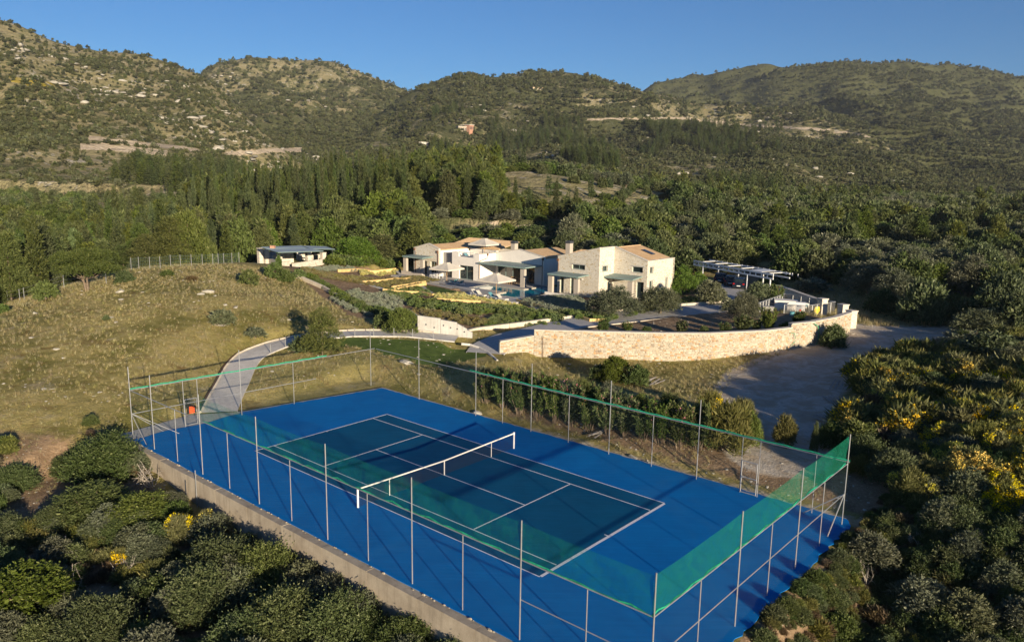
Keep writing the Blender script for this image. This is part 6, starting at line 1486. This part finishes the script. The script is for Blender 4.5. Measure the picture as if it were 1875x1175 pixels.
# near left corner below the wall
for i, (px, b, t, w, k, lb) in enumerate(((205,918,806,150,'lentisk','dark upright shrub at the left end of the concrete wall'), (40,935,868,84,'lentisk','isolated round shrub at the left edge below the meadow'), (175,985,890,160,'oak','broad yellow green shrub in the hollow left of the wall'), (270,1000,905,150,'oak','yellow green shrub leaning to the foot of the concrete wall'),
        (430,1105,985,170,'lentisk','large dense shrub left of centre below the wall'), (395,1165,1040,160,'lentisk','dense shrub in front of the large one below the wall'), (505,1120,992,130,'lentisk','tall shrub close under the middle of the concrete wall'), (545,1215,1082,190,'lentisk','shrub at the bottom edge left of the middle'), (640,1215,1085,170,'lentisk','shrub at the bottom edge under the wall shadow'), (470,1235,1125,150,'lentisk','small shrub on the bottom edge, third from the left corner'),
        (60,1190,1030,210,'oak','big yellow green shrub filling the lower left corner'), (10,1110,1010,120,'oak','shrub cut by the left edge above the corner'), (200,1230,1105,170,'lentisk','dense shrub at the bottom edge next to the corner shrub'), (285,1240,1150,120,'lentisk','low shrub at the bottom edge in the left third'), (760,1225,1128,150,'lentisk','shrub at the bottom edge under the wall, right of the middle'), (850,1245,1160,120,'lentisk','last shrub at the bottom edge before the wall end'),
        (290,1062,1002,90,'olive','greyish bush in the gap left of the large shrub'), (230,1030,962,80,'lentisk','small dark bush above the metal posts'), (330,965,915,60,'olive','small pale bush at the foot of the wall'), (150,900,838,90,'lentisk','dark shrub behind the upright one at the wall end'), (120,1000,940,90,'lentisk','dark shrub in the shade of the left hollow'), (700,1200,1120,110,'lentisk','narrow shrub in the shade under the wall'), (20,1030,960,90,'lentisk','shaded shrub at the left edge'), (350,1240,1180,110,'oak','low yellow green shrub on the bottom edge'))):
    PT(k, px, t+(b-t)*.78, t+(b-t)*.06, w, lb, 'shrub', var=i, lod=0)
for i, (px, b, t, w, lb) in enumerate(((345,1010,955,66,'yellow flowering broom near the wall foot'), (390,1000,948,50,'small yellow flowering broom nearest the wall'), (235,1060,1020,44,'little yellow flowering broom in the shaded hollow'), (300,1075,1040,50,'low flowering broom beside the greyish bush'))): PT('flbroom' if i < 3 else 'broom', px, b, t, w, lb, 'broom bush', var=i)
for i, (px, b, t, w, lb) in enumerate(((290,910,862,70,'bleached bare bush leaning at the wall end'), (150,1110,1060,70,'bare grey branches beside the corner shrub'), (240,1080,1040,54,'dead twiggy bush in the left hollow'), (1600,1050,1010,44,'bleached bare branches right of the court'), (1690,980,950,40,'bare grey bush in the right scrub'), (1855,1020,985,40,'bare pale branches at the right edge'))): PT('dead', px, b, t, w, lb, 'dead bush', var=i % 2)
# scrub of the right hand slope
RSC = [(1405,1250),(1330,1400),(1400,1112),(1552,935),(1575,860),(1560,800),(1560,700),(1600,648),(1700,636),(1735,600),(1900,560),(2060,560),(2060,1400),(1300,1500)]
FLW = [(1640,640,60,18,1.), (1720,652,90,14,.9), (1720,740,34,18,.8), (1800,740,60,22,1.), (1770,775,60,26,1.), (1850,790,50,40,1.), (1700,745,60,24,.6), (1710,860,50,22,1.), (1760,900,60,26,1.), (1800,930,40,18,.9), (1760,945,60,12,.8), (1490,1075,40,22,.7), (1520,1110,30,18,.8), (1600,690,40,16,.4), (1700,1100,50,16,.5), (1740,1060,40,20,.4), (1660,960,30,16,.5), (1870,690,30,30,.9), (1560,745,30,20,.5), (1790,1010,36,20,.5), (1830,860,40,30,.5)]
spx = []
for yy_ in np.arange(22, 76, 1.45):
    for xx_ in np.arange(4, 56, 1.55):
        x = xx_+random.uniform(-.6, .6); y = yy_+random.uniform(-.6, .6)
        if x/y > .74: continue
        z = zt1(x, y); px, py = proj(x, y, z)
        if not inpoly(np.array([px]), np.array([py]), RSC)[0] or py > 1260: continue
        u, v = uv(x, y)
        if u < 24.2 and v < 12: continue
        if min(math.hypot(px-1548, (py-708)*1.4), math.hypot(px-1520, (py-745)*1.4)) < 36: continue
        if dpoly(np.array([x]), np.array([y]), TRACK)[0][0] < 3.6: continue
        spx.append((x, y, z, px, py))
cnt = 0
for (x, y, z, px, py) in spx:
    tp = py-1.4*FPX/y; fl = sum(a*math.exp(-((px-a0)/(b*1.0))**2-((tp+12-c0)/(d*1.1))**2) for a0, c0, b, d, a in FLW)
    r = random.random(); nn = float(vn(np.array(x/6.), np.array(y/6.)))
    u_, v_ = uv(x, y)
    if u_ < 26 and v_ > -14 and v_ < 16 and r < .55: continue
    if fl > .10+.16*random.random(): k = 'flbroom'
    elif py > 1060 and nn > .46: k = 'lentisk' if r < .7 else 'olive'
    else: k = 'broom' if r < .50 else ('dryscrub' if r < .76 else ('lentisk' if r < .9 else 'olive'))
    h = {'flbroom': 1.5, 'broom': 1.2, 'dryscrub': .85, 'lentisk': 1.45, 'olive': 1.45}[k]*random.uniform(.7, 1.25); h *= (.42 if u_ < 28 else .6 if u_ < 34 else .9) if v_ < 14 else 1; w = h*{'lentisk': 1.5, 'olive': 1.25}.get(k, 1.45)
    lab = {'flbroom': ('broom bush covered in yellow flowers on the right slope', 'yellow flowering brooms on the right slope', 'broom bush'), 'broom': ('green broom bush without flowers on the shaded right slope', 'green brooms on the right slope', 'broom bush'), 'dryscrub': ('dry brown scrub bush on the right slope', 'brown scrub on the right slope', 'scrub bush'), 'lentisk': ('dense dark evergreen bush among the brooms on the right', 'evergreen bushes among the brooms', 'shrub'), 'olive': ('pale grey green bush among the brooms on the right', 'pale bushes among the brooms', 'shrub')}[k]
    plant(k, x, y, h, w, lab[0], lab[2], lab[1], z=z, lod=0 if y < 48 else 1); cnt += 1
# trees standing right of the frame, whose shade falls across the track
for i, (x, y, h, w) in enumerate(((43,20,8.0,5.0), (56,21,9.5,6))):
    plant('pine' if i % 2 else 'oak', x, y, h, w, 'tall tree on the rise right of the scrub, outside the view', 'tree', 'trees right of the scrub', lod=1)

# ------------------------------------------------------------------ beds, edging, vines
def pxpoly(pl, z): return [atz(a, b, z)[:2] for a, b in pl]
def fill(name, pl, n, mat, label, h=(.25, .45), w=1.4, seed=1, z=2.0, lum=None, nv=2):
    """bedding plants inside an outline on the ground"""
    W_ = [hit(*p)[:2] for p in pl]; xs = [p[0] for p in W_]; ys = [p[1] for p in W_]; g = np.random.default_rng(seed)
    X = g.uniform(min(xs), max(xs), n*4); Y = g.uniform(min(ys), max(ys), n*4); m = inpoly(X, Y, W_); X = X[m][:n]; Y = Y[m][:n]
    ps = []
    for k in range(nv):
        r2 = np.random.default_rng(seed*5+k); L = lobes_blob(r2, 1., .6, 5, .05); c = crown(L, 90, 4, .14, .13, .06, r2, .7, .5); ps.append(stuff_proto(name+'_plant', *c, mat))
    hh = g.uniform(h[0], h[1], len(X))/.6
    return scatter(name, ps, np.c_[X, Y, zt(X, Y)-.03], g.random(len(X))*6.28, np.stack([hh*w*.6, hh*w*.6, hh], 1), g.integers(0, nv, len(X)), label)
BEDS = [
 ('grey_green_bed', [(672,548),(700,545),(738,556),(725,590),(690,590),(640,580),(600,556),(620,548),(650,540)], 420, 'lavender', 'rows of grey green bedding plants left of centre in the garden'),
 ('yellow_bed', [(787,546),(840,540),(862,546),(930,556),(960,563),(905,563),(870,556),(800,557)], 520, 'yellowbed', 'bright yellow green bedding plants in front of the pool terrace'),
 ('yellow_edge_bed', [(655,505),(722,501),(735,507),(700,511),(660,513)], 160, 'yellowbed', 'pale bedding plants in the upper garden strip'),
 ('purple_bed', [(770,549),(800,557),(905,563),(905,568),(820,562),(765,556)], 240, 'purplebed', 'dark purple bedding in a thin band below the yellow plants'),
 ('round_shrub_bed', [(755,557),(820,563),(905,568),(905,576),(850,580),(790,574),(750,568)], 130, 'greenbed', 'rounded mid green bedding shrubs in the centre bed'),
 ('right_green_bed', [(905,566),(960,570),(1020,578),(1040,590),(985,585),(905,575)], 150, 'greenbed', 'green bedding shrubs right of the centre bed'),
 ('upper_green_bed', [(545,503),(600,512),(660,517),(700,521),(668,530),(620,524),(560,514)], 420, 'redbed', 'brownish green bedding in the upper left beds'),
 ('upper_bed_two', [(665,530),(735,515),(770,525),(755,540),(712,538),(680,532)], 330, 'redbed', 'reddish green bedding between the ochre edgings'),
 ('middle_bed', [(700,540),(770,532),(790,545),(760,555),(740,560),(715,552)], 260, 'greenbed', 'green bedding above the middle ochre edging'),
 ('hedge_bed', [(735,515),(770,512),(808,520),(770,524),(738,520)], 150, 'redbed', 'low reddish hedge along the terrace in front of the left gable'),
 ('lavender_bank', [(955,552),(1000,543),(1060,545),(1075,560),(1070,575),(1010,570),(960,556)], 520, 'lavender', 'tall grey lavender bank right of the pool terrace'),
 ('green_foot_bed', [(1010,572),(1070,572),(1130,578),(1105,586),(1060,582)], 160, 'greenbed', 'green bedding at the foot of the left olive tree'),
 ('vine_plot', [(600,498),(660,500),(725,497),(722,491),(660,489),(608,491)], 330, 'oak', 'bright green vines right of the pavilion'),
 ('bank_shrubs', [(560,520),(600,545),(660,580),(740,600),(745,590),(690,578),(640,560),(590,530),(570,520)], 420, 'oak', 'green shrubs spilling over the low garden wall'),
 ('lower_bank_bed', [(745,590),(760,572),(860,584),(900,590),(880,604),(860,600),(830,594),(800,588)], 170, 'redbed', 'sparse bedding on the reddish bank above the grey wall'),
 ('drive_bank_bed', [(880,604),(910,578),(980,588),(1040,594),(960,596)], 170, 'greenbed', 'mixed bedding on the bank above the drive'),
 ('wing_bed', [(1150,575),(1215,558),(1290,545),(1340,545),(1340,538),(1250,535),(1160,560)], 330, 'greenbed', 'low green planting under the two olive trees'),
 ('pavilion_bed', [(545,505),(600,499),(650,502),(660,506),(600,508)], 220, 'lavender', 'grey green planting in front of the pavilion'),
]
HB = {'lavender_bank': (.35, .65), 'vine_plot': (.9, 1.4), 'round_shrub_bed': (.5, .75), 'right_green_bed': (.45, .75), 'bank_shrubs': (.4, .8), 'green_foot_bed': (.4, .7)}
for i, (nm, pl, n, mt, lb) in enumerate(BEDS): fill(nm, pl, n, mt, lb, HB.get(nm, (.22, .42)), 1.5, i+3)
def edging(pl, label, mat='edging', h=.45, w=.20, name='garden_edging'):
    P_ = [hit(*p) for p in pl]; Q = []
    for a, b in zip(P_[:-1], P_[1:]):
        L = math.hypot(b[0]-a[0], b[1]-a[1]); n = max(1, int(L/1.0))
        for i in range(n): t = i/n; x = a[0]+(b[0]-a[0])*t; y = a[1]+(b[1]-a[1])*t; Q.append((x, y, zt1(x, y)))
    Q.append(P_[-1]); Q = np.array(Q); Q[1:-1, 2] = (Q[:-2, 2]+2*Q[1:-1, 2]+Q[2:, 2])/4
    T = np.gradient(Q[:, :2], axis=0); T /= np.linalg.norm(T, axis=1)[:, None]+1e-9; mb = MB(); n = len(Q)
    for i in range(n):
        for s in (-1, 1):
            x, y = Q[i, 0]-T[i, 1]*w/2*s, Q[i, 1]+T[i, 0]*w/2*s; mb.v += [(x, y, Q[i, 2]+h), (x, y, Q[i, 2]-.2)]
    for i in range(n-1): a = i*4; b = a+4; mb.f += [(a, a+2, b+2, b), (a+1, a, b, b+1), (a+2, a+3, b+3, b+2)]
    mb.f += [(0, 1, 3, 2), (4*n-4, 4*n-2, 4*n-1, 4*n-3)]
    return prop(build(mb, name, mat), label, 'edging' if name == 'garden_edging' else 'wall')
for pl, lb in (([(617,508),(660,505),(722,502)], 'topmost ochre stone edging in the garden'), ([(662,528),(700,524),(748,518)], 'second ochre stone edging from the top of the garden'), ([(716,536),(748,530),(777,524)], 'curved upper rail of the double ochre edging'), ([(720,540),(752,533),(778,527)], 'lower rail of the double ochre edging'),
               ([(700,541),(730,544),(770,544),(792,548)], 'ochre edging above the purple band, left'), ([(800,556),(840,557),(880,558),(900,562)], 'ochre edging under the yellow plants'), ([(905,565),(950,567),(1010,575)], 'ochre edging right of the yellow plants'), ([(945,553),(985,562),(1030,574),(1080,586),(1110,585)], 'long ochre edging beside the garden path to the drive')): edging(pl, lb)
edging([(505,512),(550,524),(590,540),(622,557)], 'low pale garden wall between meadow and garden', 'kerb', .5, .3, 'garden_wall')
for i, (pl, w) in enumerate((([(548,508),(600,514),(650,518),(700,519),(735,520),(780,523),(830,532)], .45), ([(940,551),(975,560),(1010,570),(1050,581),(1075,588)], .5), ([(648,518),(655,528),(662,530)], .3), ([(722,502),(735,512),(742,518)], .3), ([(676,530),(712,540),(722,545)], .3), ([(764,524),(778,536),(790,542)], .3), ([(762,543),(782,552),(800,560)], .3), ([(893,560),(905,566)], .3))):
    P_ = [list(hit(*p)) for p in pl]; ribbon('garden_path', 'concgrey', P_, w, dz=.09, step=.6)

# ------------------------------------------------------------------ grass, stones
def blades(seed, n=14, h=.35, sp=.22):
    g = np.random.default_rng(seed); v = []; f = []; t = []
    for i in range(n):
        a = g.random()*6.28; r = g.random()*sp; b = np.array([math.cos(a)*r, math.sin(a)*r, -.02]); w = .011; d = np.array([-math.sin(a), math.cos(a), 0])*w; tip = b+np.array([math.cos(a+g.normal()*.5)*h*.45, math.sin(a+g.normal()*.5)*h*.45, h*(.5+.7*g.random())]); o = len(v); v += [b-d, b+d, tip]; f.append((o, o+1, o+2)); t += [g.random()]*3
    return np.array(v), np.array(f), np.array(t)
gp = [stuff_proto('grass_tuft', *blades(s), 'grass') for s in range(3)]; gg = [stuff_proto('grass_tuft', *blades(s+9, 16, .28, .25), 'greengrass') for s in range(2)]
def grass(name, n, region, protos, label, smin=.5, smax=1.2, thr=.35, wl=3.):
    g = np.random.default_rng(len(name)); Y = np.sqrt(g.uniform(region[2]**2, region[3]**2, n)); X = Y*g.uniform(region[0], region[1], n)
    u, v = uv(X, Y); Z = zt(X, Y)
    bad = (u > -22.2) & (u < 21.3) & (v > -10.6) & (v < 10.9)
    for pl, r in ((PATHC, 1.6), (DRIVE, 3.3), (TRACK, 4.4)): bad |= dpoly(X, Y, pl)[0] < r
    bad |= inpoly(X, Y, LAWN) | inpoly(X, Y, DECKW) | inpoly(X, Y, GARDEN) | inpoly(X, Y, [(-1,74),(2,78),(8,84),(16,89),(27,94),(37,88),(38,84),(31,78),(25,75.2),(15,73.5)])
    bad |= (u > -72) & (u < -22) & (v > 50) & (v < 74)
    bad |= fbm(X, Y, wl, 3, 7)*.5+.5 < thr*g.random(n)*1.6
    m = ~bad; X, Y, Z = X[m], Y[m], Z[m]; k = len(X); s = g.uniform(smin, smax, k)*np.clip(Y/50, .8, 1.25)
    return scatter(name, protos, np.c_[X, Y, Z], g.random(k)*6.28, np.stack([s, s, s*g.uniform(.7, 1.2, k)], 1), g.integers(0, len(protos), k), label)
grass('dry_grass', 60000, (-.72, .42, 44, 108), gp, 'dry straw coloured grass covering the meadow and the banks', .3, .8, .75, 4.)
grass('green_grass', 22000, (-.72, .70, 30, 108), gg, 'greener grass tufts mixed into the meadow', .3, .8, .8, 5.)
grass('verge_grass', 14000, (.30, .72, 78, 135), gp, 'dry grass strips on the right beyond the dirt road', .8, 1.5)
def rockmesh(seed, flat=.55):
    import bmesh
    bm = bmesh.new(); bmesh.ops.create_icosphere(bm, subdivisions=2, radius=.5); g = random.Random(seed)
    offs = [Vector((g.uniform(-1, 1), g.uniform(-1, 1), g.uniform(-1, 1))).normalized() for _ in range(9)]; ds = [g.uniform(.24, .44) for _ in offs]
    for v in bm.verts:
        for o, d in zip(offs, ds):
            k = v.co.dot(o)-d
            if k > 0: v.co -= o*k
        v.co.z *= flat
    me = np.array([v.co[:] for v in bm.verts]); f = [tuple(v.index for v in p.verts) for p in bm.faces]; bm.free(); return me, f
rocks = []
for s in range(5): v_, f_ = rockmesh(s, .5+.1*(s % 2)); o_ = mesh_obj('rock_kind', v_, f_, 'rock', ground=False); COL.objects.unlink(o_); rocks.append(o_)
def rock(px, py, wpx, label, i):
    x, y, z = hit(px, py); s = wpx*y/FPX; o = rocks[i % 5].copy(); o.name = 'boulder'; COL.objects.link(o); o.location = (x, y, z-.02); o.scale = (s, s*.8, s*.75); o.rotation_euler = (random.uniform(-.2, .2), random.uniform(-.2, .2), random.random()*6.28); prop(o, label, 'rock')
for i, (px, py, w, lb) in enumerate(((380,552,30,'large grey boulder in the upper meadow'), (366,556,16,'smaller boulder touching the large grey one'), (392,558,12,'low stone right of the large grey boulder'), (218,556,18,'flat pale rock below the crest fence shrub'), (222,570,14,'pale rock lower on the left meadow'), (203,604,14,'whitish rock in a cluster on the left meadow'), (212,612,12,'second rock of the whitish cluster'), (66,600,18,'long pale slab at the left meadow rim'), (412,574,12,'pale stones in the upper middle meadow'), (430,578,14,'pale outcrop in the upper middle meadow'), (60,645,12,'pale stone at the left meadow rim'), (105,665,16,'white outcrop on the lower left meadow'), (120,680,14,'white outcrop below the first on the lower left meadow'), (85,738,14,'pale stone near the lower left of the meadow'), (748,670,36,'weathered rock outcrop on the bank above the court'), (770,690,14,'small rock right of the bank outcrop'), (1195,842,26,'pale slab leaning on the bank behind the court'), (1165,830,30,'flat pale slab on the bank behind the court'), (880,758,26,'dark grey boulder at the far edge of the court'), (530,598,12,'stone left of the young pine shadow'), (1560,592,12,'pale rock beside the rightmost gate pillar'), (1280,452,24,'pale rock pile above the car shelter'), (240,890,12,'stone at the left end of the concrete wall'), (330,940,14,'stone at the wall foot'), (355,952,10,'second stone at the wall foot'))): rock(px, py, w, lb, i)
def pebbles(name, n, region, label, smin, smax, mask=None, seed=1):
    g = np.random.default_rng(seed); Y = np.sqrt(g.uniform(region[2]**2, region[3]**2, n)); X = Y*g.uniform(region[0], region[1], n); u, v = uv(X, Y)
    ok = ~((u > -21.9) & (u < 21.2) & (v > -10.5) & (v < 10.7)); ok &= dpoly(X, Y, PATHC)[0] > 1.5; ok &= dpoly(X, Y, DRIVE)[0] > 3.1; ok &= ~inpoly(X, Y, DECKW)
    if mask is not None: ok &= mask(X, Y, u, v)
    X, Y = X[ok], Y[ok]; k = len(X); s = smin+(smax-smin)*g.random(k)**3; return scatter(name, rocks, np.c_[X, Y, zt(X, Y)-s*.05], g.random(k)*6.28, np.stack([s*(.8+.6*g.random(k)), s, s*(.5+.6*g.random(k))], 1), g.integers(0, 5, k), label)
pebbles('meadow_stones', 3800, (-.7, .2, 45, 106), 'small pale stones strewn over the meadow', .04, .42, lambda X, Y, u, v: (fbm(X, Y, 7, 3, 30) > .2), 2)
pebbles('track_stones', 9000, (.05, .72, 30, 92), 'stones and rubble beside the dirt track and the court', .03, .24, lambda X, Y, u, v: (dpoly(X, Y, TRACK)[0] < 7) | ((v > 10.5) & (v < 13.5)) | ((u > 20.6) & (u < 27)), 3)
pebbles('wall_foot_stones', 6000, (-.75, .2, 22, 48), 'stones on the bare earth below the concrete wall', .03, .22, lambda X, Y, u, v: v < -10.6, 4)
pebbles('garden_stones', 2500, (-.15, .30, 74, 104), 'small stones on the reddish garden bank', .04, .26, None, 5)
# litter undergrowth under the near scrub
g = np.random.default_rng(77); n = 9000; Y = np.sqrt(g.uniform(20**2, 80**2, n)); X = Y*g.uniform(-.75, .75, n); u, v = uv(X, Y)
ok = ((v < -10.9) | (u > 21.8)) & (dpoly(X, Y, TRACK)[0] > 3.4) & (X > -38); ok &= ~((v > 11) & (u < 22)); ok &= (Y < 70) & ((u > 21.8) | (v < -10.9)) & ((u > 21.8) | (u > -24) )
ok &= fbm(X, Y, 4, 3, 3) > -.25
X, Y = X[ok], Y[ok]; k = len(X); s = g.uniform(.25, .6, k)
scatter('undergrowth', [crown_of(get(q, 0, 1)) for q in ('broom', 'dryscrub', 'lentisk', 'olive')], np.c_[X, Y, zt(X, Y)-.05], g.random(k)*6.28, np.stack([s, s, s*.8], 1), g.choice(4, k, p=(.4, .35, .15, .1)), 'low tangled undergrowth between the shrubs')

rx_, ry_, rz_ = ROCKP; g = np.random.default_rng(6); k = len(rx_); s = 1.2+7*g.random(k)**3
scatter('hillside_rocks', rocks, np.c_[rx_, ry_, rz_-.1], g.random(k)*6.28, np.stack([s*(1+g.random(k)), s, s*(.6+.5*g.random(k))], 1), g.integers(0, 5, k), 'pale limestone outcrops scattered over the far hillsides')
# low plants and rubble on the bank right of the court
g = np.random.default_rng(78); n = 2600; u = g.uniform(20.9, 29, n); v = g.uniform(-16, 14, n); X, Y = xy(u, v); s = g.uniform(.12, .34, n)*(1+.4*(u > 24))
scatter('bank_undergrowth', [crown_of(get(q, 1, 1)) for q in ('broom', 'dryscrub', 'lentisk', 'flbroom')], np.c_[X, Y, zt(X, Y)-.05], g.random(n)*6.28, np.stack([s, s, s*.8], 1), g.choice(4, n, p=(.4, .3, .2, .1)), 'low scrub growing up to the right end of the court')
pebbles('bank_rubble', 9000, (.05, .6, 18, 62), 'rubble along the right edge of the court', .04, .3, lambda X, Y, u, v: (u > 20.4) & (u < 22.6) & (v > -16) & (v < 12), 9)
# ------------------------------------------------------------------ wire fence on the meadow crest, posts, pallets
mf = empty('meadow_fence', hit(330, 505), label='wire mesh stock fence with metal posts along the crest of the meadow', category='fence')
FP_ = [(213,520),(224,517),(238,515),(252,513),(272,512),(291,511),(310,507),(328,506),(348,505),(368,503),(387,501),(397,500),(407,499),(422,498),(435,496)]
FW = [hit(px, py) for px, py in FP_]; FWc = []
for (px, py), (x, y, z) in zip(FP_, FW):
    if y > 118: d = ray(px, py); k = min(y, 112); x, y = d[0]/d[1]*k, k; z = zt1(x, y)
    FWc.append((x, y, z)); build(MB().tube([(x, y, z-.1), (x, y, z+1.5)], .04, 6), 'post', 'galv', mf)
mb = MB()
for a, b in zip(FWc[:-1], FWc[1:]):
    for k in range(4): mb.tube([(a[0], a[1], a[2]+.15+k*.4), (b[0], b[1], b[2]+.15+k*.4)], .008, 4, cap=False)
    for k in range(1, 6): t = k/6; mb.tube([(a[0]+(b[0]-a[0])*t, a[1]+(b[1]-a[1])*t, a[2]+(b[2]-a[2])*t+.1), (a[0]+(b[0]-a[0])*t, a[1]+(b[1]-a[1])*t, a[2]+(b[2]-a[2])*t+1.45)], .008, 4, cap=False)
build(mb, 'wire_mesh', 'wire', mf)
lf = empty('meadow_fence', hit(35, 575), label='short run of thin metal posts with wires at the left edge of the meadow', category='fence')
PW_ = []
for px, py in ((14,582),(36,579),(44,576),(116,552),(193,542)): x, y, z = hit(px, py); PW_.append((x, y, z)); build(MB().tube([(x, y, z-.1), (x, y, z+1.5)], .04, 6), 'post', 'galv', lf)
mb = MB()
for a, b in zip(PW_[:-1], PW_[1:]):
    for k in (.5, .95, 1.4): mb.tube([(a[0], a[1], a[2]+k), (b[0], b[1], b[2]+k)], .010, 4, cap=False)
build(mb, 'wires', 'galv', lf)
for i, (px, py, t, lb) in enumerate(((138,1052,1005,'thin green metal post in the left hollow'), (372,945,878,'metal post standing against the concrete wall'), (352,932,898,'short dark post at the wall foot'), (432,958,928,'dark stake left of the wall shadow'), (437,962,940,'pale stake beside the dark one'))):
    x, y, z = hit(px, py); z2 = aty(px, t, y)[2]; pp = prop(build(MB().tube([(x, y, z-.1), (x, y, z2)], .03, 6), 'metal_post', 'galv' if i % 2 else 'dark'), lb, 'post')
x, y, z = hit(1595, 838); prop(build(MB().tube([(x, y, z), (x, y, z+1.3)], .04, 6), 'metal_post', 'deadwood'), 'thin weathered post among the brooms right of the court', 'post')
def planks(px, py, n, L, label, seed, lean=0.):
    x, y, z = hit(px, py); g = random.Random(seed); a0 = g.random()*3; r = empty('plank_pile', (x, y, z), label=label, category='planks')
    for i in range(n):
        a = a0+g.uniform(-.25, .25); c, s = math.cos(a), math.sin(a); ox, oy, oz = g.uniform(-.2, .2), g.uniform(-.25, .25)+i*.17-n*.085, .03+.05*(i % 4)
        F = lambda p, q, w_: (x+ox+c*p-s*(q+oy), y+oy*0+s*p+c*(q+oy), z+oz+w_+lean*p)
        build(MB().box(F, -L/2, L/2, -.06, .06, 0, .028), 'plank', 'plank', r)
for q in ((402,612,7,1.5,'broken pallet boards lying left of the round olive bush',2,0), (1535,692,8,1.4,'upright stack of grey pallet boards beside the track, left',3,.5), (1568,694,8,1.4,'upright stack of grey pallet boards beside the track, right',4,.5), (1527,715,6,1.6,'flat pile of grey boards at the track edge',5,0), (1518,752,6,1.8,'loose boards near the far court corner',6,.1), (1195,692,4,2.4,'boards lying right of the bushes at the stone wall',7,.05), (1100,790,5,1.2,'broken boards on the bank behind the court',8,.1)): planks(*q)

# ------------------------------------------------------------------ air between here and the far hills
hz = bpy.data.materials.new('haze_air'); hz.use_nodes = True; ht = hz.node_tree; ht.nodes.remove(ht.nodes['Principled BSDF'])
pvn = ht.nodes.new('ShaderNodeVolumePrincipled'); pvn.inputs['Color'].default_value = (.80, .88, 1, 1); pvn.inputs['Density'].default_value = .00005; pvn.inputs['Anisotropy'].default_value = 0.
ht.links.new(pvn.outputs[0], ht.nodes['Material Output'].inputs['Volume']); M['haze'] = hz
zt_hi = float(FZ.max())+40
prop(build(MB().box(lambda a, b, z: (a, b, z), -4300, 4300, -300, 3700, -60 if FZ.min() > -55 else float(FZ.min())-5, zt_hi), 'haze', 'haze', ground=False), kind='stuff')
